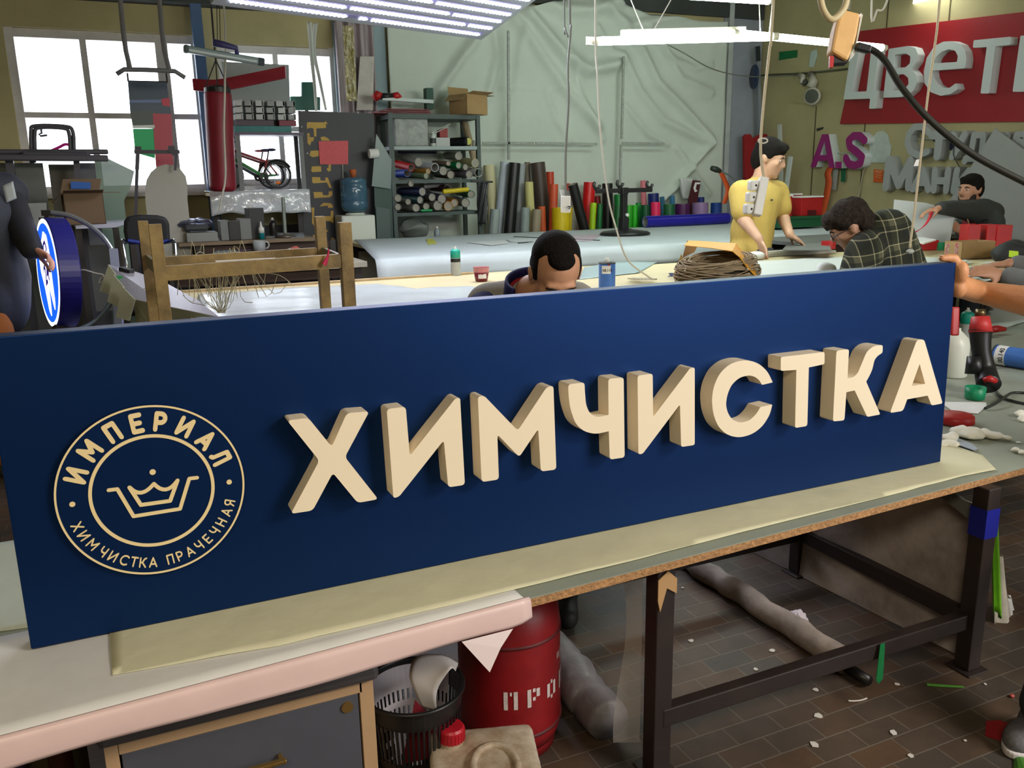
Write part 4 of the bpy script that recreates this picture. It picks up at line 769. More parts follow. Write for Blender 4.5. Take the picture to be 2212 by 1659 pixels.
# ================================================================== STANDING ROLLS
M_core = mat('roll_core', (170, 164, 150), .7)
def standing(tp, bt, w, c, cn, y, rough=.4):
    T_, B_ = P(*tp, y=y), P(*bt, y=y); k = T_.z / (T_.z - B_.z); F = T_.lerp(B_, k); r = w * pxm(T_) / 2
    lean = (T_ - F).normalized(); F.z = r * math.sqrt(max(0, 1 - lean.z ** 2)) + .001
    t = thing('vinyl_roll', F, cn, 'roll', 'standing rolls behind the white covered table')
    MB().pipe(F, T_, r, .004, 28).obj('film', mat('sr_%d_%d_%d' % c, c, rough), t)
    MB().pipe(F + lean * .004, T_ - lean * .004, r - .004, .004, 24).obj('core', M_core, t)
Rs = [((1056, 356), (1068, 500), 24, (206, 200, 160), 'pale yellow roll leaning by the shelving rack', 8.92, .7), ((1091, 350), (1076, 500), 20, (184, 194, 204), 'tall pale blue grey roll next to the pale yellow roll', 8.80, .5), ((1112, 352), (1100, 500), 25, (26, 28, 28), 'tall black roll between two grey rolls', 8.66, .35), ((1127, 354), (1116, 500), 17, (150, 156, 160), 'tall grey roll right of the tall black roll', 8.80, .5), ((1139, 350), (1141, 500), 13, (128, 120, 106), 'tall taupe roll behind the dark brown roll', 9.0, .5), ((1161, 351), (1177, 500), 32, (70, 58, 50), 'wide dark brown roll leaning left', 8.86, .4), ((1188, 371), (1191, 500), 17, (196, 66, 36), 'tall orange red roll right of the dark brown roll', 8.98, .4),
      ((1142, 393), (1148, 500), 19, (196, 190, 126), 'short cream roll before the dark brown roll', 8.62, .6), ((1197, 398), (1194, 500), 18, (204, 84, 50), 'orange roll standing before the tall orange red roll', 8.62, .35), ((1227, 396), (1227, 500), 9, (180, 60, 44), 'thin orange roll behind the white socket on a cord', 8.98, .4), ((1070, 452), (1066, 505), 22, (140, 152, 150), 'short grey roll at the right end of the rack', 8.52, .5), ((1135, 448), (1133, 505), 20, (136, 148, 146), 'short grey roll right of the tall black roll', 8.52, .5), ((1160, 452), (1157, 505), 20, (146, 134, 112), 'short taupe roll with a pale rim', 8.5, .5), ((1170, 446), (1172, 505), 16, (204, 90, 44), 'short orange roll behind the short taupe roll', 8.64, .5), ((1212, 448), (1212, 505), 40, (216, 190, 20), 'wide short yellow roll under the white socket', 8.5, .4), ((1233, 448), (1230, 505), 9, (206, 176, 16), 'narrow yellow roll beside the wide yellow roll', 8.52, .4),
      ((1237, 398), (1262, 495), 22, (22, 22, 24), 'black roll leaning left before the red rolls', 8.50, .35), ((1274, 394), (1266, 495), 26, (206, 22, 26), 'bright red roll standing left of the black stand', 8.86, .35), ((1290, 424), (1296, 495), 14, (130, 24, 26), 'dark red roll behind the black stand', 8.98, .35), ((1282, 438), (1279, 495), 14, (168, 206, 24), 'lime yellow roll right of the bright red roll', 8.62, .4), ((1296, 440), (1294, 495), 12, (24, 110, 54), 'narrow dark green roll next to the lime roll', 8.7, .4), ((1312, 396), (1312, 495), 23, (18, 20, 20), 'tall black roll behind the left arm of the black stand', 8.84, .35), ((1335, 420), (1337, 495), 17, (18, 124, 54), 'green roll behind the pole of the black stand', 8.94, .35), ((1335, 444), (1333, 495), 15, (26, 96, 48), 'short dark green roll by the pole of the stand', 8.62, .35), ((1358, 443), (1358, 495), 16, (52, 170, 44), 'bright green roll right of the stand pole, left of two', 8.56, .35), ((1371, 443), (1370, 495), 13, (44, 186, 36), 'bright green roll right of the stand pole, right of two', 8.62, .35), ((1379, 438), (1379, 495), 12, (28, 136, 60), 'mid green roll behind the bright green rolls', 8.84, .35), ((1394, 443), (1394, 495), 19, (14, 84, 50), 'dark green roll left of the hot pink roll', 8.58, .35), ((1389, 390), (1391, 440), 12, (214, 120, 132), 'thin pink roll rising above the dark green roll', 8.96, .5),
      ((1411, 418), (1413, 495), 24, (22, 40, 110), 'navy roll behind the hot pink roll', 8.84, .35), ((1416, 437), (1416, 495), 21, (238, 46, 100), 'hot pink roll right of the pole of the black stand', 8.52, .35), ((1430, 425), (1436, 495), 10, (52, 110, 140), 'teal roll right of the navy roll', 8.96, .35), ((1452, 423), (1455, 495), 11, (52, 120, 160), 'light blue roll behind the dark green and purple rolls', 8.96, .4), ((1445, 441), (1445, 495), 24, (30, 98, 60), 'dark green roll between hot pink and purple rolls', 8.52, .35), ((1474, 440), (1474, 495), 31, (78, 28, 82), 'purple roll left of the lilac roll', 8.58, .35), ((1513, 438), (1512, 495), 34, (152, 122, 168), 'wide lilac roll between the purple and blue rolls', 8.52, .4), ((1514, 426), (1514, 495), 15, (26, 46, 116), 'small navy roll behind the lilac roll', 8.80, .4), ((1547, 438), (1546, 495), 23, (30, 72, 150), 'blue roll right of the lilac roll', 8.62, .4)]
for r in Rs: standing(*r)
a, b = P(1392, 485, z=1.02), P(1566, 477, z=1.02); a = P(1393, 484, y=8.1); b = P(1571, 474, y=8.1); a.z = b.z = .97 + .066
t = thing('vinyl_roll', (a + b) / 2, 'large royal blue roll lying on the white covered table', 'roll')
MB().pipe(a, b, .062, .004, 32).obj('film', mat('royal_blue', (28, 22, 150), .35), t); MB().pipe(a + Vector((.004, 0, 0)), b, .058, .005, 28).obj('core', mat('grey_core', (140, 146, 140), .7), t)
tag(MB().prism([P(*p, y=8.9) for p in ((1470, 385), (1495, 384), (1502, 392), (1490, 432), (1478, 430))], (0, .06, 0)).obj('plastic_bag', mat('white_bag', (214, 218, 216), .3, bump=.6, bs=20), bevel=.02), 'white plastic bag standing among the rolls', 'bag')
t = thing('sign_piece', P(1500, 412, y=8.74), 'dark maroon panel piece with white letter leaning among the rolls', 'sign')
MB().prism([P(*p, y=8.74) for p in ((1498, 389), (1514, 391), (1507, 432))] + [Vector((P(1500, 432, y=8.74).x, 8.74, .002)), Vector((P(1488, 432, y=8.74).x - .02, 8.74, .002)), P(1488, 432, y=8.74)], (0, .02, 0)).obj('panel', mat('maroon_panel', (74, 22, 30), .5), t)
MB().prism([P(*p, y=8.735) for p in ((1502, 394), (1513, 394), (1512, 398), (1505, 398), (1503, 408), (1507, 413), (1501, 415), (1498, 406))], (0, .004, 0)).obj('mark', M_papw, t)
tag(MB().prism([P(*p, y=8.6) for p in ((1207, 409), (1234, 412), (1238, 446), (1216, 446))], (0, .01, 0)).obj('white_sheet', M_papw), 'white paper sheet behind the wide yellow roll', 'paper')
# water cooler, black board, green boards
cw = P(774, 463, y=8.30); cz = cw.z
cool = thing('water_cooler', (cw.x, 8.45, 0), 'white water cooler with a blue bottle in front of the black board', 'water cooler')
wx = 74 * pxm(cw); MB().box((cw.x, 8.45, (cz - .01) / 2), (wx, .30, cz - .01)).obj('cabinet', mat('cooler_white', (206, 212, 200), .4), cool, bevel=.015)
MB().lathe((cw.x + .005, 8.45, cz - .01), ((.09, 0), (.10, .012), (.085, .022)), 28).obj('collar', mat('cooler_white', (206, 212, 200), .4), cool, smooth=True)
bh = P(774, 383, y=8.36).z - cz; br_ = .131
MB().lathe((cw.x + .005, 8.45, cz + .012), ((.05, 0), (.11, .018), (br_, .05), (br_, .10), (br_ * .95, .11), (br_, .12), (br_, .26), (br_ * .95, .27), (br_, .28), (br_, bh - .04), (br_ * .92, bh - .015), (.03, bh - .012)), 36).obj('bottle', mat('blue_bottle', (92, 138, 166), .15, trans=.55, spec=.6), cool, smooth=True)
tag(MB().lathe((P(763, 382, y=8.45).x, 8.45, cz + bh + .002), ((.024, 0), (.036, .075), (.033, .075), (.022, .004)), 20).obj('flower_pot', mat('orange_pot', (178, 92, 44), .6), smooth=True), 'small orange plastic pot standing on the blue water bottle', 'pot')
BBY = 8.62
bb = thing('black_board', P(725, 500, y=BBY), 'tall black board with peeling yellow letters behind the water cooler', 'board')
BBp = [P(644, 239, y=BBY), P(808, 245, y=BBY), P(808, 520, y=BBY), P(652, 520, y=BBY)]; BBp[2].z = BBp[3].z = .0
MB().prism(BBp, (0, .012, 0)).obj('panel', mat('black_board_paint', (34, 36, 42), .5, var=.15, vs=5), bb)
M_yel = mat('old_yellow_vinyl', (186, 148, 44), .5, var=.08, vs=10)
cb = sl((640, 230), 5.53)
YL = [((125, 200), (140, 187), (330, 190), (352, 175), (375, 205), (355, 212), (355, 258), (240, 262), (240, 360), (215, 358), (205, 262), (160, 255), (128, 268)), ((130, 320), (160, 318), (160, 365), (215, 370), (200, 420), (185, 410), (165, 465), (135, 440)), ((172, 530), (268, 525), (268, 595), (190, 605), (158, 580)), ((290, 365), (340, 360), (385, 385), (400, 408), (300, 408)), ((185, 715), (295, 712), (300, 778), (195, 785), (178, 770)), ((362, 740), (385, 730), (385, 692), (415, 692), (412, 770), (380, 778)), ((190, 842), (285, 845), (290, 885), (350, 885), (345, 850), (375, 848), (425, 972), (395, 972), (365, 908), (205, 918), (188, 900)), ((205, 1022), (310, 1022), (320, 1060), (385, 1060), (388, 1015), (430, 1010), (430, 1060), (400, 1085), (215, 1095)), ((300, 1170), (330, 1150), (410, 1155), (438, 1185), (435, 1212), (380, 1210), (375, 1185), (280, 1195)), ((180, 1210), (215, 1205), (212, 1340), (215, 1430), (188, 1390), (190, 1280)), ((330, 1310), (410, 1310), (412, 1250), (442, 1242), (445, 1395), (400, 1370), (330, 1370)), ((320, 1470), (385, 1480), (360, 1505), (320, 1505)), ((200, 1540), (220, 1530), (220, 1625), (200, 1625)), ((545, 925), (575, 910), (580, 985), (550, 980)), ((555, 1110), (580, 1085), (575, 1130), (600, 1205), (575, 1190)), ((545, 700), (560, 700), (562, 780), (548, 780)), ((425, 1560), (460, 1580), (460, 1610), (420, 1605))]
for lp_ in YL: MB().prism([P(*p, y=BBY - .0015) for p in cb(*lp_)], (0, .001, 0)).obj('letter_piece', M_yel, bb)
for p in ((652, 240), (692, 241), (732, 242), (774, 244), (652, 274), (654, 309), (664, 331), (656, 345)): MB().cone(P(*p, y=BBY - .003), P(*p, y=BBY), .006, .006, 10).obj('screw', M_white, bb)
t = thing('red_card', P(741, 390, y=8.5), 'red card on a thin pale stick in front of the black board', 'card')
MB().prism([P(*p, y=8.607) for p in ((688, 305), (752, 304), (752, 355), (691, 355))], (0, .006, 0)).obj('card', mat('coral_red', (206, 66, 74), .5, var=.05, vs=30), t); MB().tube([P(740, 355, y=8.612), P(741, 392, y=8.612)], .006, 6).obj('stick', M_bat, t)
M_dg = mat('dark_green_board', (30, 62, 54), .5, var=.15, vs=5)
tag(MB().prism([P(808, 400, y=8.5), P(846, 405, y=8.5), Vector((P(846, 512, y=8.5).x, 8.5, .002)), Vector((P(808, 512, y=8.5).x, 8.5, .002))], (0, .012, 0)).obj('green_board', M_dg), 'dark green board standing between the cooler and the rack', 'board')
tag(MB().prism([P(*p, y=8.46) for p in ((813, 289), (846, 345), (844, 408), (803, 402))], (0, .008, 0)).obj('clear_sheet', mat('smoky_clear_sheet', (108, 128, 122), .3, alpha=.75)), 'smoky translucent triangular sheet leaning by the left rack post', 'sheet')
tag(MB().prism([P(812, 446, y=8.42), P(842, 452, y=8.42), Vector((P(840, 520, y=8.42).x, 8.42, .002)), Vector((P(812, 520, y=8.42).x, 8.42, .002))], (0, .01, 0)).obj('grey_board', mat('grey_green_board', (62, 78, 76), .5)), 'grey green board standing right of the water cooler', 'board')
tag(MB().pipe(P(797, 332, y=8.45), P(806, 331, y=8.45) + Vector((.05, 0, 0)), .045, .005).obj('white_roll', M_papw), 'white paper roll end sticking out left of the smoky sheet', 'roll')
# ================================================================== RIGHT WALL: SIGNS AND FITTINGS
def on_wall(xf): return frame((xf, 0, 0), (0, -1, 0), (0, 0, 1), (1, 0, 0))
def wxy(px, py, xf): p = P(px, py, x=xf); return (-p.y, p.z)
def traced(loops, xf, depth, m, name, parent, r=0.0):
    L2 = [rounded([wxy(*q, xf) for q in lp], r, 3) for lp in loops]; me = flat_mesh(L2, depth); mb = MB(); mb.raw(me, on_wall(xf)); return mb.obj(name, m, parent)
def stroked(pls, w, xf, depth, m, name, parent):
    mb = MB(); strokes(mb, [[wxy(*q, xf) for q in pl] for pl in pls], w, on_wall(xf), depth, 12); return mb.obj(name, m, parent)
M_rs = mat('red_sign_face', (150, 20, 30), .5); M_lw = mat('letter_white', (206, 214, 212), .6); M_lg = mat('letter_grey', (160, 164, 162), .6)
RX = XR - .03; B5 = sl((1780, 0), 5.12)
rsign = thing('red_sign', P(2030, 180, x=RX), 'large red sign with white raised letters on the right wall', 'sign')
mb = MB().prism([P(1858, 67, x=RX), P(1814, 268, x=RX), P(2330, 261, x=RX), P(2330, 12, x=RX)], (.028, 0, 0)); mb.obj('panel', M_rs, rsign)
for loops in ([B5((215, 1100), (298, 575), (385, 570), (300, 1017), (470, 1010), (520, 565), (607, 560), (547, 1003), (590, 1003), (570, 1200), (498, 1203), (510, 1090))],
              [B5((655, 1080), (715, 540), (930, 508), (1010, 530), (1040, 600), (1020, 690), (965, 765), (1020, 830), (1030, 910), (990, 1000), (920, 1060), (830, 1075)), B5((780, 605), (770, 750), (900, 745), (950, 700), (955, 620), (900, 590)), B5((760, 825), (745, 1000), (880, 995), (935, 930), (930, 860), (880, 820))],
              [B5((1560, 755), (1195, 780), (1200, 850), (1240, 930), (1310, 975), (1390, 970), (1460, 918), (1480, 985), (1400, 1040), (1290, 1060), (1180, 1020), (1110, 920), (1103, 790), (1135, 640), (1220, 510), (1320, 460), (1420, 455), (1510, 490), (1560, 560), (1575, 650)), B5((1210, 700), (1470, 685), (1480, 620), (1450, 560), (1380, 545), (1300, 570), (1240, 630))],
              [B5((1645, 530), (1655, 445), (2065, 405), (2060, 495), (1895, 512), (1825, 1032), (1730, 1035), (1800, 518))],
              [B5((2085, 1015), (2172, 395), (2262, 390), (2225, 640), (2400, 640), (2470, 800), (2400, 1010))]):
    traced(loops, RX - .10, .099, M_lw, 'letter', rsign, .012)
C5 = sl((1652, 240), 3.95)
asg = thing('letter_sign', P(1805, 363, x=XR), 'magenta letters A and S with white sides on the right wall', 'sign')
M_mag = mat('magenta_face', (140, 16, 104), .5)
sA = [C5((388, 478), (488, 197), (544, 197), (597, 486), (548, 484), (540, 425), (455, 425), (435, 478)), C5((470, 375), (530, 375), (508, 260))]
sD = [C5((602, 432), (655, 432), (655, 488), (602, 488))]
for lo in (sA, sD):
    o = traced(lo, XR - .12, .118, M_lw, 'letter', asg); f = traced(lo, XR - .123, .003, M_mag, 'letter_face', o); f['label'] = 'magenta face'
sp = [C5((850, 250), (810, 212), (755, 212), (715, 250), (725, 305), (780, 345), (828, 390), (815, 445), (765, 465), (715, 450), (690, 400))]
o = stroked([smooth_pts([(x, y, 0) for x, y in sp[0]], 4)] if 0 else sp, .085, XR - .12, .118, M_lw, 'letter', asg); f = stroked(sp, .085, XR - .123, .003, M_mag, 'letter_face', o)
MB().tube([P(1810, 331, x=XR - .03), P(1845, 333, x=XR - .03)], .008, 6).obj('rail', M_bat, asg)
stu = thing('letter_sign', P(2050, 340, x=XR), 'upper row of grey white raised letters below the red sign', 'sign')
for pl, w in (([C5((1395, 180), (1345, 132), (1280, 135), (1228, 195), (1215, 270), (1245, 345), (1310, 378), (1385, 345))], .068), ([C5((1425, 205), (1555, 205)), C5((1490, 205), (1470, 385))], .085), ([C5((1600, 205), (1660, 310)), C5((1705, 200), (1600, 385))], .075), ([C5((1785, 205), (1755, 395)), C5((1785, 205), (1865, 205), (1845, 395)), C5((1705, 430), (1712, 405), (1905, 405), (1900, 430))], .06), ([C5((1960, 205), (1940, 390), (2060, 205), (2040, 390))], .06), ([C5((2210, 195), (2150, 200), (2135, 240), (2200, 270)), C5((2230, 195), (2210, 380)), C5((2200, 280), (2140, 380))], .055)):
    stroked(pl, w, XR - .12, .118, M_lg, 'letter', stu)
MB().tube([P(1975, 300, x=XR - .02), P(2110, 300, x=XR - .02)], .008, 6).obj('rail', M_bat, stu)
man = thing('letter_sign', P(2000, 410, x=XR), 'lower row of grey raised letters beside the orange card', 'sign')
for pl, w in (([C5((1030, 650), (1058, 415), (1140, 630), (1240, 420), (1225, 650))], .085), ([C5((1262, 665), (1345, 505), (1395, 670)), C5((1300, 610), (1375, 610))], .072), ([C5((1452, 505), (1440, 675)), C5((1565, 505), (1545, 680)), C5((1448, 595), (1552, 595))], .07), ([C5((1640, 505), (1610, 680), (1740, 510), (1720, 690))], .07)):
    stroked(pl, w, XR - .12, .118, M_lg, 'letter', man)
MB().tube([P(1975, 372, x=XR - .02), P(2080, 374, x=XR - .02)], .008, 6).obj('rail', M_bat, man)
def flatw(name, pts, m, lb, cat, xf=None, t=.006): xf = xf or XR - .012; return tag(MB().prism([P(*q, x=xf) for q in pts], (t, 0, 0)).obj(name, m), lb, cat)
flatw('white_arch_panel', C5((893, 440), (890, 280), (915, 275), (925, 220), (960, 175), (1010, 168), (1050, 200), (1068, 280), (1080, 300), (1060, 440)), mat('white_arch', (186, 196, 188), .6, var=.1, vs=12), 'white arch topped panel hanging right of the magenta letter S', 'panel')
oc = thing('orange_card', P(1896, 380, x=XR - .012), 'small orange card with pale lines under the white arch panel', 'card')
MB().prism([P(*q, x=XR - .012) for q in C5((930, 495), (1010, 505), (1002, 610), (925, 605))], (.006, 0, 0)).obj('card', mat('orange_card', (206, 92, 28), .6), oc)
mb = MB()
for k in range(4): mb.bar(P(*C5((942, 512 + 16 * k))[0], x=XR - .014), P(*C5((998 - 8 * (k % 2), 517 + 16 * k))[0], x=XR - .014), .002, .014 if k == 0 else .006, up=(0, 0, 1))
mb.obj('print_lines', mat('pale_orange', (226, 150, 110), .6), oc)
flatw('green_tape_piece', ((1683, 112), (1722, 108), (1721, 124), (1683, 130)), mat('green_tape', (14, 108, 56), .4), 'dark green tape strip stuck high on the right wall', 'tape')
flatw('wall_paper_note', ((1751, 112), (1764, 106), (1765, 120), (1757, 145), (1747, 144)), mat('pale_note', (186, 204, 196), .6), 'pale narrow paper stuck on the wall above the small fan', 'paper')
flatw('black_mark', ((1764, 278), (1770, 276), (1770, 282), (1764, 283)), M_black, 'small black square stuck on the right wall, lower one', 'sticker'); flatw('black_mark', ((1772, 276), (1778, 274), (1777, 279), (1771, 281)), M_black, 'small black square stuck on the right wall, upper one', 'sticker')
cord('wall_conduit', [P(1600, 168, x=XR - .02), P(1660, 162, x=XR - .02), P(1740, 158, x=XR - .02), P(1830, 149, x=XR - .02)], .012, mat('conduit_grey', (84, 84, 66), .6), 'grey conduit running along the right wall', 'conduit')
# small fan / lamp cluster
fan = thing('wall_fan', P(1757, 190, x=XR - .05), 'small white clip fan with dark grille fixed to the right wall', 'fan')
c = P(1755, 208, x=XR - .12); MB().lathe(c, ((.02, -.06), (.085, -.05), (.10, .0), (.095, .02)), 24, axis=(-1, -.55, -.12)).obj('housing', mat('fan_white', (186, 182, 168), .5), fan, smooth=True)
MB().lathe(c + Vector((-.02, -.012, 0)), ((.002, .0), (.078, .0), (.078, .012), (.002, .018)), 24, axis=(-1, -.55, -.12)).obj('grille', mat('fan_dark', (70, 74, 66), .5), fan)
MB().tube([P(1752, 188, x=XR - .08), P(1757, 176, x=XR - .07), P(1754, 162, x=XR - .04)], [.06, .05, .03], 12).obj('motor', mat('fan_white', (186, 182, 168), .5), fan, smooth=True)
MB().cone(P(1751, 160, x=XR - .06), P(1751, 160, x=XR - .01), .034, .034, 16).obj('mount', mat('mount_brown', (64, 58, 44), .6), fan)
cam_ = thing('wall_camera', P(1733, 172, x=XR - .05), 'small white bracketed lamp left of the clip fan', 'lamp')
MB().tube([P(1728, 163, x=XR - .02), P(1735, 166, x=XR - .08), P(1732, 180, x=XR - .1)], [.035, .03, .03], 10).obj('body', mat('fan_white', (186, 182, 168), .5), cam_, smooth=True); MB().ell(P(1739, 178, x=XR - .08), (.035, .035, .04)).obj('knob', mat('fan_dark', (70, 74, 66), .5), cam_, smooth=True)
# things leaning at the back right corner
tag(MB().prism([P(*q, y=8.95) for q in ((1608, 295), (1612, 290), (1622, 290), (1626, 300), (1640, 291), (1655, 289), (1664, 300), (1664, 520), (1612, 520))], (0, .04, 0)).obj('red_carved_board', mat('red_carved', (150, 26, 34), .5, var=.1, vs=10)), 'red carved board with curved top standing behind the man in yellow', 'board')
for a, b, w, c, lb in (((1684, 269), (1689, 420), .045, (176, 180, 172), 'white grey stick leaning behind the man in yellow, left one'), ((1708, 338), (1697, 418), .05, (196, 206, 202), 'pale metal stick leaning behind the man in yellow, right one')):
    A, B = P(*a, x=7.3), P(*b, x=7.3); tag(MB().bar(A, A.lerp(B, (A.z - .01) / (A.z - B.z)), w, .03, up=(1, 0, 0)).obj('leaning_stick', mat('lean_%d' % c[0], c, .5)), lb, 'stick', 'sticks leaning on the right wall')
tag(MB().bar(P(1636, 100, y=9.05), P(1642, 340, y=9.05), .045, .045, up=(0, 1, 0)).obj('grey_pipe', mat('pipe_grey', (134, 142, 150), .5)), 'grey vertical pipe in the back right corner', 'pipe')
t = thing('hanging_pan', P(1627, 166, y=8.97), 'dark blue round object hanging on the grey corner pipe', 'tool')
MB().lathe(P(1629, 166, y=8.97), ((.002, -.01), (.14, -.012), (.15, 0), (.14, .012), (.002, .01)), 28, axis=(1, -.35, 0)).obj('disc', mat('deep_blue_disc', (38, 52, 84), .4), t, smooth=True)
MB().bar(P(1637, 100, y=8.95), P(1638, 132, y=8.95), .05, .03).obj('handle', mat('disc_handle', (40, 46, 48), .5), t)
FZ_ = .97
sw = thing('garden_tool', P(1550, 366, y=8.0), 'tool with dark grip lying over the blue roll end by the post', 'tool')
MB().tube([P(1537, 363, y=8.3), P(1547, 366, y=8.3), P(1556, 370, y=8.3)], [.028, .035, .025], 10).obj('grip', mat('grip_dark', (44, 52, 46), .5), sw, smooth=True); MB().tube([P(1556, 370, y=8.3), P(1575, 378, y=8.3), P(1598, 398, y=8.3), P(1625, 470, y=8.3), Vector((P(1640, 520, y=8.3).x, 8.31, FZ_ + .012))], .012, 8).obj('shaft', mat('silver', (150, 160, 156), .3, metal=.6), sw)
def strap(pts, w, y, m, lb, x=None):
    c = smooth_pts([P(*q, x=x) if x else P(*q, y=y) for q in pts], 8); n = len(c) - 1; ax = Vector((0, -1, 0)) if x else Vector((1, 0, 0))
    return tag(MB().sheet(lambda u, v: c[min(n, int(round(v * n)))] + ax * w * (u - .5), 2, n).obj('strap', m, smooth=True, thick=.004), lb, 'strap', 'orange straps')
M_or = mat('orange_strap', (206, 84, 30), .5)
strap([(1558, 372), (1563, 385), (1570, 400), (1572, 415), (1564, 440)], .07, 8.3, M_or, 'orange strap hanging by the white post left of the man in yellow')
strap([(1795, 360), (1788, 375), (1790, 392), (1786, 420), (1780, 445), (1774, 470)], .10, None, M_or, 'orange strap hanging under the magenta letter A', x=XR - .10)
flatw('green_strip', C5((655, 428), (690, 430), (685, 605), (647, 602)), mat('green_strip_wall', (16, 96, 60), .5), 'green strip hanging between the magenta letters', 'strip', XR - .06); flatw('grey_strip', C5((588, 488), (625, 490), (605, 675), (570, 672)), mat('grey_strip_wall', (160, 164, 156), .5), 'pale grey strip hanging below the magenta letter A', 'strip', XR - .06)
cord('frayed_string', [P(1868, 362, x=XR - .02), P(1862, 385, x=XR - .02), P(1858, 410, x=XR - .02), P(1852, 440, x=XR - .02)], .008, mat('grey_cord', (170, 164, 140), .6), 'pale frayed cord hanging on the wall below letter S')
cord('frayed_string', [P(2062, 310, x=XR - .13), P(2060, 335, x=XR - .13), P(2072, 360, x=XR - .13)], .005, mat('dark_cord', (52, 50, 44), .6), 'thin dark cord hanging down from the upper letter row')
flatw('dark_blue_panel', C5((1420, 240), (1530, 205), (1610, 205), (1610, 335), (1530, 330)), mat('ink_blue', (30, 34, 62), .5), 'dark blue panel behind the upper letter row', 'panel', XR - .010)
tag(MB().prism([P(*q, x=7.42) for q in ((2149, 277), (2225, 333), (2225, 560), (2040, 560), (2052, 432))], (.01, .0, .0)).obj('grey_sheet', mat('grey_sheet', (156, 158, 154), .6, var=.03, vs=3)), 'big grey sheet leaning on the right wall behind the bearded man', 'sheet')
# ================================================================== SOCKETS AND CORDS HANGING FROM THE CEILING
def hang_to(px, py, d): p = P(px, py, d=d); return Vector((p.x, p.y, ZC))
M_wcord = mat('white_cord', (204, 200, 186), .6); M_gcord = mat('grey_twist', (112, 116, 108), .6)
D1 = 2.5; M_tape = mat('tan_masking', (226, 180, 116), .55, var=.05, vs=20)
ts = thing('wrapped_socket', P(1829, 80, d=D1), 'tan taped socket block hanging by a thick black cable at upper right', 'socket')
q = [P(*v, d=D1) for v in ((1818, 18), (1860, 28), (1853, 70), (1844, 105), (1832, 131), (1820, 125), (1796, 110), (1805, 60))]
f = Vector(RW[:, 2]); MB().prism(q, f * .05).obj('block', M_tape, ts, bevel=.008)
MB().prism([P(*v, d=D1 + .012) for v in ((1800, 116), (1830, 128), (1838, 116), (1832, 134), (1800, 136))], f * .03).obj('socket_end', M_black, ts); MB().prism([P(*v, d=D1) for v in ((1793, 120), (1802, 122), (1800, 145), (1792, 146))], f * .01).obj('red_tab', M_red, ts)
MB().prism([P(*v, d=D1 + .005) for v in ((1860, 28), (1864, 32), (1846, 118), (1836, 130), (1848, 100))], f * .03).obj('clear_wrap', mat('wrap_clear', (216, 210, 196), .3), ts)
MB().tube(smooth_pts([P(1770, -15, d=D1), P(1778, 20, d=D1), P(1795, 42, d=D1), P(1815, 30, d=D1), P(1828, 5, d=D1), Vector(P(1830, -40, d=D1))], 6), .010, 8).obj('yellow_cord', mat('cream_cable', (206, 190, 150), .5), ts, smooth=True)
MB().tube([P(1832, 22, d=D1 + .03), hang_to(1838, -20, D1 + .03)], .006, 6).obj('hanger', M_gcord, ts)
bcab = thing('black_cable', P(2000, 250, d=2.4), 'thick black cable sweeping down from the taped socket to the right', 'cable')
MB().tube(smooth_pts([P(1858, 102, d=D1), P(1885, 108, d=2.5), P(1912, 132, d=2.48), P(1945, 185, d=2.45), P(1990, 240, d=2.42), P(2050, 295, d=2.4), P(2120, 345, d=2.38), P(2230, 402, d=2.35)], 8), .0095, 10).obj('cable', mat('rubber_black', (36, 38, 34), .5), bcab, smooth=True)
MB().bar(P(1848, 100, d=D1), P(1880, 108, d=2.5), .028, .024).obj('plug', M_black, bcab, bevel=.006)
D2 = 4.3
ps = thing('power_strip', P(1640, 425, d=D2), 'white power strip hanging on a cord before the man in yellow', 'power strip')
a, b = P(1650, 384, d=D2), P(1634, 466, d=D2); MB().bar(a, b, .045, .05, up=f).obj('body', M_white, ps, bevel=.006)
for k in range(3):
    c = a.lerp(b, .2 + .31 * k) - Vector(RW[:, 0]) * .045 ; MB().box(c, (.055, .04, .052)).obj('socket', M_white, ps, bevel=.01); MB().cone(c - Vector((0, .022, 0)), c - Vector((0, .02, 0)), .006, .006, 8).obj('socket_hole', M_black, ps)
MB().tube(smooth_pts([P(1650, 384, d=D2), P(1643, 320, d=D2), P(1650, 220, d=D2), P(1662, 110, d=D2), P(1670, 20, d=D2), hang_to(1675, -40, D2)], 6), .007, 8).obj('cord', mat('beige_cord', (186, 172, 140), .6), ps, smooth=True)
MB().tube([P(1648, 304, d=D2) + Vector((.03 * math.cos(t), 0, .012 * math.sin(t))) for t in [i * .5 for i in range(14)]], .004, 6).obj('cord_loop', M_wcord, ps)
D3 = 4.0
t = thing('hanging_rope', P(1965, 536, d=D3), 'beige hanging cord with a white paper flag and lump at its end', 'rope')
MB().tube(smooth_pts([P(1965, 536, d=D3), P(1975, 460, d=D3), P(1990, 330, d=D3), P(2004, 210, d=D3), P(2022, 80, d=D3), P(2030, 0, d=D3), hang_to(2033, -30, D3)], 6), .0055, 8).obj('cord', mat('beige_cord', (186, 172, 140), .6), t, smooth=True)
MB().prism([P(*v, d=D3) for v in ((1990, 342), (1990, 358), (1974, 359), (1980, 345))], f * .004).obj('paper_flag', M_papw, t); MB().ell(P(1966, 543, d=D3), (.022, .014, .012)).obj('end_lump', mat('grey_lump', (170, 172, 166), .6), t, smooth=True)
D4 = 4.6
t = thing('hanging_socket', P(1221, 442, d=D4), 'white double socket hanging on a twisted grey cord', 'socket')
MB().bar(P(1222, 424, d=D4), P(1222, 459, d=D4), .052, .03, up=f).obj('body', M_white, t, bevel=.005); MB().tube([P(1226, 446, d=D4 - .03), P(1232, 446, d=D4 - .03), P(1229, 452, d=D4 - .03)], .004, 6).obj('plug_hook', M_black, t)
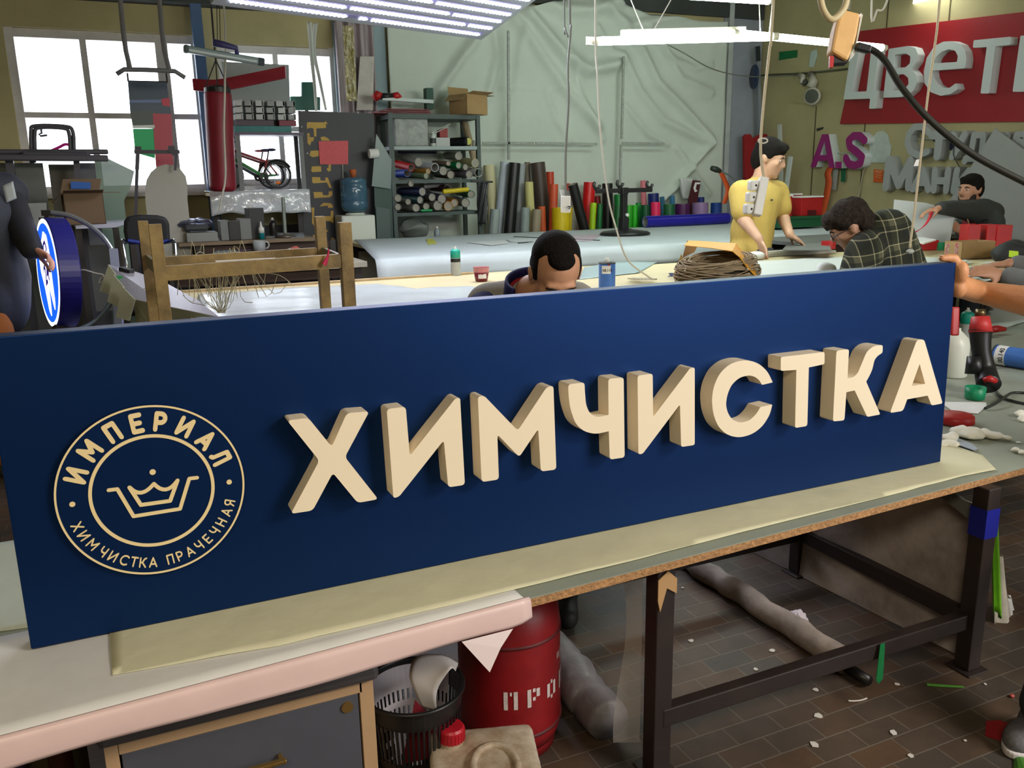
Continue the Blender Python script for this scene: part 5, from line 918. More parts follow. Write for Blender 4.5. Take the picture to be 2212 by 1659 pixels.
MB().tube(smooth_pts([P(1222, 424, d=D4), P(1222, 330, d=D4), P(1228, 220, d=D4), P(1227, 140, d=D4), P(1233, 60, d=D4), P(1231, 5, d=D4), hang_to(1231, -30, D4)], 6), .0065, 8).obj('twisted_cord', M_gcord, t, smooth=True)
MB().tube(smooth_pts([P(1227, 80, d=D4), P(1221, 60, d=D4), P(1219, 20, d=D4), hang_to(1217, -20, D4)], 6), .005, 6).obj('spare_cord', M_gcord, t, smooth=True)
cord('hanging_cable', [hang_to(1284, -20, 4.4), P(1286, 40, d=4.4), P(1290, 160, d=4.4), P(1297, 290, d=4.4), P(1313, 420, d=4.4), P(1330, 490, d=4.4), P(1355, 560, d=4.4), P(1398, 596, d=4.55), P(1408, 602, d=4.6)], .0045, M_wcord, 'thin white cable hanging down to the table beside the rope coil', 'cable')
cord('long_grey_cord', [P(1440, 95, d=8.5), P(1478, 115, d=8.8), P(1530, 145, d=9.2), P(1580, 160, d=9.6), P(1640, 166, d=10), P(1720, 163, x=XR - .03)], .006, M_gcord, 'thin grey wire swagging from the tube lamp to the right wall', 'wire')
cord('loop_cord', [Vector((P(1880, -30, d=5).x, P(1880, -30, d=5).y, ZC)), P(1883, 6, d=5), P(1896, 21, d=5), P(1910, 17, d=5), P(1925, -25, d=5)], .006, M_wcord, 'white cord loop at the top edge left of the square light', 'cord')
# ================================================================== BENCHES BEHIND THE SIGN
CZ = .93
M_ply = mat('beige_board', (200, 188, 148), .6, var=.06, vs=3)
M_woodstrip = mat('wood_edge', (176, 154, 118), .7, var=.12, vs=12)
M_drk = mat('dark_steel_legs', (52, 48, 46), .6)
def table(name, x0, x1, y0, y1, z, t, m, lb, legs, skirt=None, cat='table'):
    r = thing(name, ((x0 + x1) / 2, (y0 + y1) / 2, 0), lb, cat)
    MB().box(((x0 + x1) / 2, (y0 + y1) / 2, z - t / 2), (x1 - x0, y1 - y0, t)).obj('top', m, r, bevel=.002)
    for lx in legs:
        for ly in (y0 + .06, y1 - .06): MB().box((lx, ly, (z - t) / 2), (.05, .05, z - t)).obj('leg', M_drk, r)
    for ly in (y0 + .06, y1 - .06): MB().bar((min(legs), ly, z - t - .04), (max(legs), ly, z - t - .04), .03, .06).obj('apron', mat('brown_apron', (64, 46, 38), .7, var=.1, vs=5), r)
    return r
lbn = thing('long_bench', (3.4, 4.3, 0), 'long beige topped bench across the middle of the workshop', 'table')
MB().prism([(.22, 3.62, CZ - .03), (6.7, 3.62, CZ - .03), (6.7, 4.33, CZ - .03), (5.72, 4.33, CZ - .03), (5.72, 4.92, CZ - .03), (3.0, 4.92, CZ - .03), (3.0, 5.07, CZ - .03), (.22, 5.07, CZ - .03)], (0, 0, .03)).obj('top', M_ply, lbn)
for lx, ly in ((.30, 3.68), (2.2, 3.68), (4.45, 3.68), (6.6, 3.68), (.30, 5.0), (2.2, 5.0), (3.9, 4.85), (6.6, 4.27)): MB().box((lx, ly, (CZ - .03) / 2), (.05, .05, CZ - .03)).obj('leg', M_drk, lbn)
for ly, xa_, xb2 in ((3.68, .3, 6.6), (5.0, .3, 2.2)): MB().bar((xa_, ly, CZ - .07), (xb2, ly, CZ - .07), .03, .06).obj('apron', mat('brown_apron', (64, 46, 38), .7, var=.1, vs=5), lbn)
tag(MB().box((1.15, 5.045, CZ + .006), (1.86, .045, .012)).obj('wood_strip', M_woodstrip), 'wooden strip along the far edge of the long bench', 'strip')
def onz_poly(pts, z): return [P(x, y, z=z) for x, y in pts]
M_wsheet = mat('white_plastic_sheet', (212, 220, 222), .22, bump=.25, bs=5, var=.04, vs=3)
lumpy(onz_poly([(428, 636), (700, 619), (815, 613), (900, 624), (1010, 618), (1150, 640), (1150, 668), (420, 706)], CZ + .002), CZ + .002, 'white_plastic_sheet', M_wsheet, 'glossy white plastic sheet spread over the left half of the long bench', 'sheet', step=.06, amp=.008, seed=2, f=3)
M_wpap = mat('white_cover_paper', (206, 212, 208), .5, bump=.2, bs=8)
lumpy(onz_poly([(1590, 566), (1800, 556), (2030, 556), (2045, 590), (1850, 612), (1600, 612), (1540, 604)], CZ + .002), CZ + .002, 'white_cover_paper', M_wpap, 'white paper covering the long bench between rope coil and plaid man', 'paper', step=.07, amp=.008, seed=5, f=3)
lumpy(onz_poly([(1262, 578), (1330, 566), (1420, 566), (1380, 590), (1250, 604)], CZ + .002), CZ + .0025, 'grey_blue_sheet', mat('grey_blue_sheet', (150, 170, 168), .4), 'grey blue paint stained sheet behind the blue can', 'sheet', step=.08, amp=.004, seed=6, f=3)
for k, (a, b) in enumerate((((1575, 556), (1800, 543)), ((1600, 549), (1790, 538)))):
    A, B = P(*a, z=CZ + .012 + .02 * k), P(*b, z=CZ + .012 + .02 * k); tag(MB().bar(A, B, .06, .018).obj('white_plank', mat('white_plank2', (196, 196, 186), .5, var=.08, vs=12)), ('lower' if not k else 'upper') + ' long white plank on the bench in front of the man in yellow', 'plank', 'planks on the long bench')
# white covered table
FZ = .97; M_cov = mat('white_fleece', (188, 198, 200), .8, var=.04, vs=3, bump=.1, bs=6)
ft = table('covered_table', 1.92, 7.0, 6.02, 8.26, FZ - .006, .03, M_ply, 'long table covered with white fleece in front of the standing rolls', (2.0, 4.4, 6.9))
cv = thing('table_cover', (3.9, 7.1, FZ), 'white fleece cover draped over the long table before the rolls', 'cloth')
def cov(u, v):
    s = v * 2.62 - .22; xl = 1.60 + .40 * max(0, min(1, s / 2.3)); x = xl + (7.0 - xl) * u
    if s < .0: a = -s; y = 5.97 - .02 * math.sin(a * 9); z = FZ - a * (.75 + .10 * math.sin(u * 11) * .3); y -= .02 * math.sin(x * 5) * min(1, a * 5)
    else: y = 5.97 + s * .94; z = FZ + .004 * noise.noise((x * 2, y * 2, 0))
    if x < 1.8 and s > 0: y += 0
    return Vector((x + (.35 * (1 - min(1, s / 2)) if False else 0), y, z))
MB().sheet(cov, 70, 40).obj('cover_sheet', M_cov, cv, smooth=True, thick=.003)
for k, (pts, c, lb) in enumerate(([((1010, 524), (1090, 519), (1100, 526), (1060, 530)), (206, 210, 208), 'white paper sheet on the covered table behind the seated man'], [((1095, 518), (1150, 515), (1155, 524), (1105, 523)), (196, 204, 202), 'pale paper sheet on the covered table right of the first sheet'], [((921, 517), (935, 516), (944, 526), (925, 528)), (206, 206, 90), 'small yellow green scrap on the covered table'], [((1220, 510), (1300, 505), (1280, 520), (1230, 522)), (196, 180, 190), 'faint pink stained sheet on the covered table'])):
    tag(MB().prism(onz_poly(pts, FZ + .006), (0, 0, .002)).obj('paper_scrap', mat('tscrap%d' % k, c, .6)), lb, 'paper')
tag(MB().bar(P(1120, 525, z=FZ + .008), P(1150, 522, z=FZ + .008), .02, .006).obj('black_ruler', M_black), 'short black strip on the covered table', 'strip'); tag(MB().bar(P(1110, 511, z=FZ + .008), P(1295, 519, z=FZ + .008), .014, .006).obj('dark_rod', M_drk), 'long thin dark rod on the covered table', 'rod')
# black three armed stand
st_ = P(1350, 508, z=FZ); sd = thing('black_stand', st_, 'black three armed stand with round foot on the covered table', 'stand'); sy = st_.y
MB().lathe((st_.x, sy, FZ + .006), ((.05, 0), (.235, 0), (.245, .012), (.22, .03), (.08, .048), (.05, .06)), 36).obj('foot', M_black, sd, smooth=True)
PX = lambda x, y: P(x, y, y=sy)
MB().bar(PX(1346, 505), PX(1348, 470), .085, .07).bar(PX(1347, 472), PX(1348, 412), .06, .05).obj('pole', M_black, sd, bevel=.004)
MB().cone(PX(1350, 464), PX(1350, 464) + Vector((0, -.05, 0)), .015, .015, 10).obj('pole_screw', M_white, sd)
MB().bar(PX(1288, 413), PX(1408, 410), .035, .042).bar(PX(1340, 412), PX(1353, 412), .09, .06).obj('arm', M_black, sd, bevel=.006)
for x, y in ((1289, 400), (1339, 396), (1403, 398)):
    c = PX(x, y); mb = MB().bar(PX(x, 412), c + Vector((0, 0, -.02)), .03, .03); a0 = .5
    mb.tube([c + Vector((.032 * math.cos(q), 0, .032 * math.sin(q))) for q in [2.2 + i * .35 for i in range(13)]], .014, 8); mb.obj('clamp', M_black, sd, smooth=False)
# crates and boards at the right end behind the benches
tdk = table('grey_table', 4.85, 7.2, 5.22, 5.90, .985, .03, mat('grey_sheet_top', (112, 116, 112), .5, var=.06, vs=3), 'grey topped table behind the planks at the right', (4.95, 7.1))
gc = thing('green_crate', P(1740, 495, y=6.9), 'dark green crate under the red boxes behind the planks', 'crate')
a, b = P(1688, 497, y=6.75), P(1790, 466, y=6.75); a.z = .987
MB().box(((a.x + b.x) / 2, 7.0, (a.z + b.z) / 2), (b.x - a.x, .42, b.z - a.z)).obj('body', mat('crate_green', (14, 84, 50), .5), gc, bevel=.01); MB().box(((a.x + b.x) / 2, 7.0, b.z - .01), (b.x - a.x + .03, .45, .025)).obj('rim', mat('crate_green', (14, 84, 50), .5), gc, bevel=.005)
rz_ = b.z + .004
for k, (x0, x1, y0, y1, yy, lb) in enumerate(((1687, 1712, 424, 464, 6.85, 'red letter box left of three on the green crate'), (1716, 1732, 421, 462, 7.05, 'red letter box at the back on the green crate'), (1730, 1778, 426, 463, 6.85, 'wide red letter box right of three on the green crate'))):
    A, B = P(x0, y1, y=yy), P(x1, y0, y=yy); A.z = rz_; t = thing('red_box', A, lb, 'box', 'red boxes on the crate')
    MB().box(((A.x + B.x) / 2, yy + .08, (A.z + B.z) / 2), (B.x - A.x, .16, B.z - A.z)).obj('body', M_red, t, bevel=.003); MB().box(((A.x + B.x) / 2, yy + .08, B.z + .008), (B.x - A.x + .01, .17, .014)).obj('white_back', M_papw, t)
    if k == 2: MB().box(((A.x + B.x) / 2, yy - .004, A.z + .03), ((B.x - A.x) * .4, .006, .05)).obj('notch', mat('dark_red', (80, 12, 16), .5), t)
tag(MB().prism(onz_poly(((1690, 541), (1700, 529), (1790, 524), (1795, 541)), .99), (0, 0, .006)).obj('metal_sheet', mat('grey_panel', (104, 108, 106), .5)), 'flat dark grey panel lying on the grey table', 'panel')
# ---- things on the long bench, near side
def spray(px, y_or_z, r, h, body, top, lb, cap=M_white, band=None, group=None, z=CZ + .002, name='spray_can'):
    c = P(*px, z=z); t = thing(name, c, lb, 'spray can', group)
    MB().lathe(c, ((r * .96, 0), (r, .004), (r, h * .62), (r * .99, h * .62)), 28).obj('can', body, t, smooth=False)
    MB().lathe(c, ((r * 1.002, h * .60), (r * 1.002, h * .84), (r * .9, h * .87), (r * .55, h * .91), (r * .5, h * .91)), 28).obj('upper_band', top, t, smooth=True)
    MB().lathe(c, ((r * .42, h * .90), (r * .42, h * .94), (r * .2, h * .945), (r * .2, h)), 16).obj('nozzle', cap, t)
    if band: MB().lathe(c, ((r * 1.005, h * band[0]), (r * 1.006, h * band[0] + .001), (r * 1.006, h * band[1]), (r * 1.004, h * band[1] + .001)), 28, close=True).obj('dark_band', band[2], t)
    return t
spray((985, 594), 0, .031, .178, mat('can_grey', (168, 172, 168), .35, var=.03, vs=40), mat('can_teal', (20, 160, 140), .4), 'grey and teal spray can standing on the long bench', band=(.46, .58, M_black))
c = P(1040, 607, z=CZ + .002); t = thing('plastic_cup', c, 'clear plastic tub of dark red paste beside the spray can', 'cup')
MB().lathe(c, ((.03, 0), (.036, .003), (.045, .055), (.043, .055), (.034, .005)), 28).obj('tub', mat('red_paste', (120, 34, 48), .3), t, smooth=True); MB().lathe(c, ((.045, .053), (.047, .078), (.049, .082), (.045, .08), (.043, .055)), 28, close=True).obj('rim', mat('pinkish_clear', (190, 120, 126), .25), t, smooth=True)
MB().prism([c + Vector((.042 * math.cos(a) , .042 * math.sin(a), .018 + (.028 if k else 0))) for k in (0, 1) for a in ([-2.4 + i * .2 for i in range(7)] if k == 0 else [-1.2 - i * .2 for i in range(7)])], (0, -.0012, 0)).obj('label', M_papw, t)
def text_on_can(c, r, s, th0, z, h, m, par, w=.62, stretch=1.0):
    """lettering wrapped on an upright can"""
    me = text_mesh(s, 1, .012); mb = MB(); xs = [v.co.x for v in me.vertices]; x0 = min(xs); sc = h / .72
    vs = [mb.bm.verts.new((c.x + (r + (.0012 if v.co.z > .5 else .0)) * math.cos(th0 + (v.co.x - x0) * sc * stretch / r), c.y + (r + (.0012 if v.co.z > .5 else .0)) * math.sin(th0 + (v.co.x - x0) * sc * stretch / r), z + v.co.y * sc)) for v in me.vertices]
    for p in me.polygons: mb._face([vs[i] for i in p.vertices])
    bpy.data.meshes.remove(me); return mb.obj('lettering', m, par)
c = P(1311, 621, z=CZ + .002); cn = thing('paint_can', c, 'blue metal can with white label standing on the long bench', 'can')
MB().lathe(c, ((.044, 0), (.045, .003), (.045, .128), (.043, .131)), 32).obj('body', mat('can_blue', (62, 112, 190), .35, var=.08, vs=14), cn, smooth=False)
MB().lathe(c, ((.0455, .128), (.046, .134), (.043, .136), (.02, .137), (.015, .138)), 32).obj('lid', M_black, cn); MB().lathe(c, ((.013, .137), (.013, .152), (.009, .154), (.009, .160)), 14).obj('nozzle', M_white, cn)
lb_ = [Vector((c.x + .0455 * math.cos(a), c.y + .0455 * math.sin(a), 0)) for a in [-2.75 + i * .12 for i in range(10)]]
MB().sheet(lambda u, v: lb_[min(9, int(round(u * 9)))] + Vector((0, 0, c.z + .078 + .042 * v)), 9, 2).obj('label', M_papw, cn, thick=.0004)
text_on_can(c, .0462, 'UL110', -2.6, c.z + .09, .014, M_black, cn); MB().sheet(lambda u, v: c + Vector((.0459 * math.cos(-2.0 + .25 * u), .0459 * math.sin(-2.0 + .25 * u), .122 + .006 * v)), 3, 1).obj('red_dot', M_red, cn, thick=.0004)
# coil of twine under an orange folder
tw = thing('twine_coil', P(1545, 590, z=CZ), 'big loose coil of grey brown twine on the bench', 'twine')
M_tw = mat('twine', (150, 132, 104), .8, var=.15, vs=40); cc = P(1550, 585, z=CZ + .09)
rn = random.Random(3); mb = MB(); rn0 = [.35 + .65 * rn.random() for _ in range(110)]; mt0 = [6.283 * rn.random() for _ in range(110)]
for k in range(110):
    R1 = .24 + .05 * rn.random(); h = .02 + .13 * rn.random(); ph = rn.random() * 6; tl = rn.uniform(-.15, .15); pts = []
    for i in range(34):
        a = ph + i * .19; mr = .068 * math.sqrt(rn0[k]); mt = mt0[k] + .5 * math.sin(a + k); pts.append(Vector((cc.x + (.19 + mr * math.cos(mt)) * math.cos(a), cc.y + .62 * (.19 + mr * math.cos(mt)) * math.sin(a), max(CZ + .006, CZ + .085 + 1.15 * mr * math.sin(mt) + .02 * math.sin(a + .8)))))
    mb.tube(pts, .0032, 5)
o = mb.obj('twine_loops', M_tw, tw, smooth=True); o['kind'] = 'stuff'
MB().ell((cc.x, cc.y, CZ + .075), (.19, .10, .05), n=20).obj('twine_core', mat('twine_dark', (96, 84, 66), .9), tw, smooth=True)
fo = thing('orange_folder', cc + Vector((0, 0, .1)), 'orange card folder bent over the twine coil', 'folder')
KA = [P(*v, d=dd) for v, dd in (((1488, 520), 4.95), ((1530, 522), 4.85), ((1590, 526), 4.7), ((1607, 546), 4.62), ((1622, 560), 4.55), ((1636, 594), 4.45))]
KB = [P(*v, d=dd) for v, dd in (((1478, 530), 4.6), ((1535, 536), 4.45), ((1582, 543), 4.38), ((1598, 556), 4.36), ((1612, 575), 4.36), ((1633, 598), 4.4))]
MB().sheet(lambda u, v: KA[min(5, int(round(u * 5)))].lerp(KB[min(5, int(round(u * 5)))], v), 5, 3).obj('folder_top', mat('folder_orange', (226, 160, 44), .5), fo, thick=.003)
MB().prism([P(*v, d=5.02) for v in ((1484, 520), (1512, 522), (1500, 545), (1476, 556), (1470, 572))], f * .003).obj('folder_inside', mat('folder_tan', (150, 112, 66), .7), fo)
MB().prism([P(*v, d=4.72) for v in ((1472, 548), (1474, 556), (1458, 594), (1455, 592))], f * .003).obj('folder_edge', mat('folder_pale', (206, 176, 110), .6), fo)
for k, (a, b) in enumerate((((1440, 590), (1505, 600)), ((1355, 600), (1420, 604)))):
    pts = [P(a[0] + (b[0] - a[0]) * rn.random(), a[1] + (b[1] - a[1]) * rn.random(), z=CZ + .006 + .03 * rn.random()) for _ in range(46)]
    tag(MB().tube(smooth_pts(pts, 4), .0022, 5).obj('wire_tangle', mat('wt%d' % k, ((186, 176, 150), (60, 74, 120))[1 - k] if k == 0 else (186, 180, 160), .6)), ('navy and white wire tangle beside the twine coil', 'pale wire offcuts near the blue can')[k], 'wire')
tag(MB().ell(P(1633, 552, z=CZ + .03), (.07, .05, .03), n=16).obj('cotton_wad', mat('cotton_white', (220, 224, 220), .9), smooth=True), 'white cotton wad on the bench by the man in yellow', 'cotton')
mb = MB().ell(P(1784, 588, z=CZ + .05), (.06, .05, .058), n=22)
for v in mb.bm.verts: v.co += Vector((1, 1, 1)) * .02 * noise.noise(v.co * 14)
tag(mb.obj('cotton_wad', mat('cotton_white', (220, 224, 220), .9), smooth=True), 'large white wad standing at the left elbow of the plaid man', 'cotton')
def ringroll(px, z, r, h, m, lb, name='tape_roll', cat='tape', hole=.5):
    c = P(*px, z=z); return tag(MB().lathe(c, ((r * hole, 0), (r, 0), (r, h), (r * hole, h), (r * hole, 0)), 28, close=True).obj(name, m), lb, cat)
ringroll((1789, 537), CZ + .04, .052, .055, M_red, 'red tape roll on the bench left of the plaid man')
# ---- right end of the long bench
carton((2092, 558), P(2092, 558, z=CZ).y, .27, .16, .115, CZ + .003, -.15, 'cardboard carton with clear printed tape at the right end of the bench', flaps=False)
o = P(2092, 556, z=CZ + .003); oy = o.y - .13
mb = MB(); [mb.box((P(x, 540, y=oy).x, oy + .035 + .02 * k, CZ + .06), (.028, .004, .11), -.15) for k, x in enumerate((2056, 2082, 2120))]
ctp = tag(mb.obj('printed_tape', mat('printed_tape', (206, 198, 190), .4, rgb2=(190, 70, 70), vs=40)), 'strips of clear red printed tape on the cardboard carton', 'tape')
for k, (x0, x1, y0, y1, lb) in enumerate(((2082, 2109, 484, 516, 'narrow red upright block behind the cardboard carton'), (2122, 2148, 484, 520, 'red upright block in front of the bearded man'), (2143, 2174, 485, 545, 'tall red upright block right of the cardboard carton'))):
    A, B = P(x0, y1, d=6.15), P(x1, y0, d=6.15); A.z = CZ + .003; tag(MB().box(((A.x + B.x) / 2, (A.y + B.y) / 2, (A.z + B.z) / 2), ((B - A).xy.length * .95, .12, B.z - A.z), -.4).obj('red_block', M_red, bevel=.004), lb, 'block', 'red blocks on the bench')
bgp = P(2196, 546, z=CZ + .06); mb = MB().ell(bgp, (.19, .12, .08), n=24)
for v in mb.bm.verts: v.co += Vector((.02, .02, .03)) * noise.noise(v.co * 10)
bgt = thing('black_bag', bgp - Vector((0, 0, .06)), 'black fabric bag with lime patch at the right end of the bench', 'bag'); mb.obj('body', mat('bag_black', (30, 32, 32), .7), bgt, smooth=True)
MB().prism([P(*v, d=4.55) for v in ((2181, 541), (2200, 543), (2200, 557), (2180, 555))], f * .004).obj('lime_patch', mat('lime_patch', (196, 240, 20), .5), bgt)
ringroll((2033, 540), CZ + .002, .036, .055, M_green, 'teal green plastic cap on the bench left of the carton', 'plastic_cap', 'pot', .9)  # loose teal cap, modelled as an open ring
A = P(1998, 540, z=CZ); tag(MB().box((A.x, A.y, CZ + .04), (.14, .12, .075), -.3).obj('red_box', M_red, bevel=.004), 'red box under the white papers behind the plaid man', 'box')
tag(MB().prism([P(*v, z=CZ + .085) for v in ((1968, 512), (2000, 516), (2022, 520), (1995, 528), (1975, 522))], (0, 0, .01)).obj('white_paper_stack', M_papw), 'white papers lying on the red box behind the plaid man', 'paper')
tag(MB().prism([(P(*v, d=6.5) if v[1] < 470 else Vector((P(*v, d=6.5).x, P(*v, d=6.5).y, CZ + .002))) for v in ((1932, 431), (2000, 438), (2064, 456), (2050, 530), (1924, 520))], f * .008).obj('white_dotted_board', mat('pale_board', (176, 182, 180), .6)), 'white board with small marks standing in front of the bearded man', 'board')
mb = MB()
for k in range(26):
    c = P(2065 + 75 * rn.random(), 562 + 58 * rn.random(), z=CZ + .004 + .02 * rn.random()); a = rn.random() * 3
    mb.prism([c + Vector((.05 * math.cos(a + q) * (.5 + rn.random()), .035 * math.sin(a + q), .01 * rn.random())) for q in (0, 1.3, 2.6, 3.9, 5.2)], (0, 0, .001))
tag(mb.obj('paper_scraps', mat('crumpled_white', (206, 214, 208), .6)), 'heap of torn white paper scraps before the carton', 'paper', kind='stuff')
# ================================================================== RIGHT NEAR BENCH AND ITS CLUTTER
M_lam2 = mat('grey_green_laminate2', (146, 152, 140), .4, var=.08, vs=3)
nb = thing('near_bench', (4.6, 2.9, 0), 'low grey bench butted behind the work table at the right', 'table')
MB().prism([(2.6, 2.524, TZ - .022), (3.75, 2.564, TZ - .022), (6.3, 2.565, TZ - .022), (6.3, 3.55, TZ - .022), (4.3, 3.55, TZ - .022), (4.3, 3.08, TZ - .022), (2.6, 3.08, TZ - .022)], (0, 0, .022)).obj('top', M_lam2, nb)
for lx, ly in ((2.66, 2.6), (2.66, 3.02), (4.5, 2.62), (6.2, 2.62), (6.2, 3.5), (4.38, 3.5)): MB().box((lx, ly, (TZ - .022) / 2), (.05, .05, TZ - .022)).obj('leg', M_drk, nb)
lumpy(onz_poly([(2060, 745), (2140, 665), (2230, 640), (2230, 690), (2150, 716), (2080, 735)], TZ + .002), TZ + .002, 'white_sheet', M_wpap, 'white sheet on the low grey bench under the hand', 'sheet', step=.06, amp=.006, seed=8, f=4)
zt2 = TZ + .001
jug = thing('white_jug', P(2058, 815, z=zt2), 'white plastic bottle with red trigger cap behind the right end of the sign', 'bottle')
c = P(2056, 812, z=zt2); MB().lathe(c, ((.055, 0), (.06, .006), (.06, .14), (.052, .17), (.03, .195), (.018, .205), (.018, .215)), 28).obj('body', mat('jug_white', (214, 216, 204), .35), jug, smooth=True)
q = P(2063, 727, d=3.55); MB().bar(P(2063, 663, d=3.5), P(2062, 725, d=3.5), .032, .02, up=f).obj('red_grip', M_red, jug, bevel=.006)
c2 = P(2085, 722, z=zt2 + .0); 
spray((2083, 748), 0, .031, .20, mat('can_grey', (168, 172, 168), .35), mat('can_teal', (20, 160, 140), .4), 'grey and teal spray can behind the white bottle at the right', z=TZ + .004)
hg = thing('heat_gun', P(2120, 835, z=zt2), 'black and red heat gun standing upright at the right end of the table', 'heat gun')
gd = 3.45
MB().tube(smooth_pts([P(2136, 832, d=gd - .05), P(2128, 800, d=gd), P(2120, 760, d=gd), P(2118, 722, d=gd), P(2118, 716, d=gd)], 4), [.036 + .02 * abs(i / 16 - .5) for i in range(17)], 16).obj('body', M_black, hg, smooth=True)
MB().tube([P(2104, 808, d=gd), P(2106, 770, d=gd)], [.035, .03], 12).obj('handle', M_black, hg, smooth=True)
MB().cone(P(2118, 718, d=gd), P(2118, 684, d=gd), .045, .034, 24).obj('red_nozzle_guard', mat('salmon_red', (190, 48, 48), .5), hg, smooth=True); MB().cone(P(2118, 684, d=gd), P(2118, 668, d=gd), .021, .019, 18).obj('metal_nozzle', mat('tarnished_brass', (110, 96, 66), .35, metal=.8), hg, smooth=True)
MB().tube([P(2124, 822, d=gd - .07), P(2138, 818, d=gd - .08), P(2152, 824, d=gd - .08)], [.012, .014, .01], 8).obj('red_switch', M_red, hg, smooth=True)
tag(MB().tube([P(2141, 712, z=zt2 + .03), P(2155, 710, z=zt2 + .03), P(2172, 711, z=zt2 + .026)], [.018, .02, .012], 10).obj('red_clamp', M_red, smooth=True), 'red clamp handle lying right of the heat gun', 'tool')
bc = thing('paint_can', P(2180, 765, z=zt2), 'blue can lying on its side with white label at the right edge', 'can')
a, b = P(2152, 766, z=zt2 + .047), P(2245, 780, z=zt2 + .047); MB().cone(a, b, .046, .046, 32).obj('body', mat('can_blue', (62, 112, 190), .35, var=.08, vs=14), bc, smooth=False)
MB().cone(a + (a - b).normalized() * .003, a + (b - a).normalized() * .002, .0475, .0475, 32).obj('rim', M_black, bc)
MB().cone(a.lerp(b, .06), a.lerp(b, .30), .0464, .0464, 32, caps=False).obj('label', M_papw, bc)
u_ = (b - a).normalized(); xb, yb, _ = basis(u_); me = text_mesh('00.140', 1, .012); mb = MB(); xs = [v.co.x for v in me.vertices]; sc = .022 / .72
def toward_cam(): v = Vector((0, 0, HC)) - a; v -= u_ * v.dot(u_); return v.normalized()
e1 = toward_cam(); e2 = u_.cross(e1)
vs = []
for v in me.vertices:
    th = (v.co.x - (max(xs) + min(xs)) / 2) * sc * .9 / .047; rr = .0466 + (.0008 if v.co.z > .5 else 0)
    vs.append(mb.bm.verts.new(a + u_ * ((b - a).length * .27 - v.co.y * sc) + (e1 * math.cos(th) - e2 * math.sin(th)) * rr))
for p in me.polygons: mb._face([vs[i] for i in p.vertices])
mb.obj('lettering', M_black, bc)
c = P(2105, 862, z=zt2); tag(MB().lathe(c, ((.03, 0), (.036, .003), (.039, .05), (.036, .05), (.033, .006), (.003, .006)), 28).obj('green_cup', M_green, smooth=True), 'small open green plastic cup on the table at the right', 'cup')
cord('power_cable', [P(2148, 832, z=zt2 + .006), P(2152, 846, z=zt2 + .006), P(2168, 860, z=zt2 + .006), P(2195, 868, z=zt2 + .006), P(2225, 874, z=zt2 + .006)], .0055, mat('rubber_black', (36, 38, 34), .5), 'black cord leaving the heat gun to the right edge')
cord('power_cable', [P(2128, 882, z=zt2 + .006), P(2150, 872, z=zt2 + .016), P(2172, 857, z=zt2 + .022), P(2190, 848, z=zt2 + .006), P(2230, 850, z=zt2 + .006)], .0055, mat('rubber_black', (36, 38, 34), .5), 'black cord crossing over from the white card')
tag(MB().prism([P(*v, z=zt2 + .001) for v in ((2030, 869), (2130, 870), (2131, 878), (2112, 894), (2060, 890))], (0, 0, .002)).obj('white_card', M_papw), 'white paper corner on the table under the red lid', 'paper')
c = P(2062, 912, z=zt2 + .002); tag(MB().lathe(c, ((.06, 0), (.066, .003), (.063, .026), (.058, .03), (.002, .032)), 36).obj('red_disc', M_red, smooth=True), 'red round plastic lid on the table beside the sign end', 'lid')
def wad(pts, rs, lb, seed, m=mat('cotton_cream', (238, 236, 222), .95)):
    mb = MB()
    for (x, y), r in zip(pts, rs): mb.ell(P(x, y, z=TZ + r * .5) , (r * 1.25, r, r * .62), n=18)
    for v in mb.bm.verts: v.co += Vector((noise.noise(v.co * 34 + Vector((seed, 0, 0))), noise.noise(v.co * 37), noise.noise(v.co * 31) * .8)) * .011; v.co.z = max(v.co.z, TZ + .004)
    return tag(mb.obj('cotton_wool', m, remesh=.005, relax=2), lb, 'cotton', 'cotton wool on the table')
wad([(2050, 945), (2075, 932), (2100, 938), (2125, 936), (2150, 942), (2175, 946), (2200, 954)], [.028, .034, .034, .026, .024, .018, .010], 'long torn cotton wool wad on the table right of the sign', 1)
wad([(2045, 958), (2060, 962)], [.02, .016], 'small grey cotton tuft at the lower right corner of the sign', 2)
wad([(2192, 972), (2208, 978)], [.014, .013], 'small cotton wool piece near the front right of the table', 3); wad([(2205, 895), (2214, 905)], [.02, .02], 'cotton wool piece at the right edge of the picture', 4)
tag(MB().prism([P(*v, z=TZ + .006) for v in ((2048, 938), (2100, 960), (2112, 970), (2105, 974), (2070, 962))], (0, 0, .002)).obj('blade_strip', mat('pale_blue_strip', (164, 176, 190), .4)), 'pale blue strip lying under the cotton wool', 'strip')
for x, y, w in ((2136, 900, .012), (2170, 911, .014), (2190, 914, .02), (2200, 931, .01)):
    pass
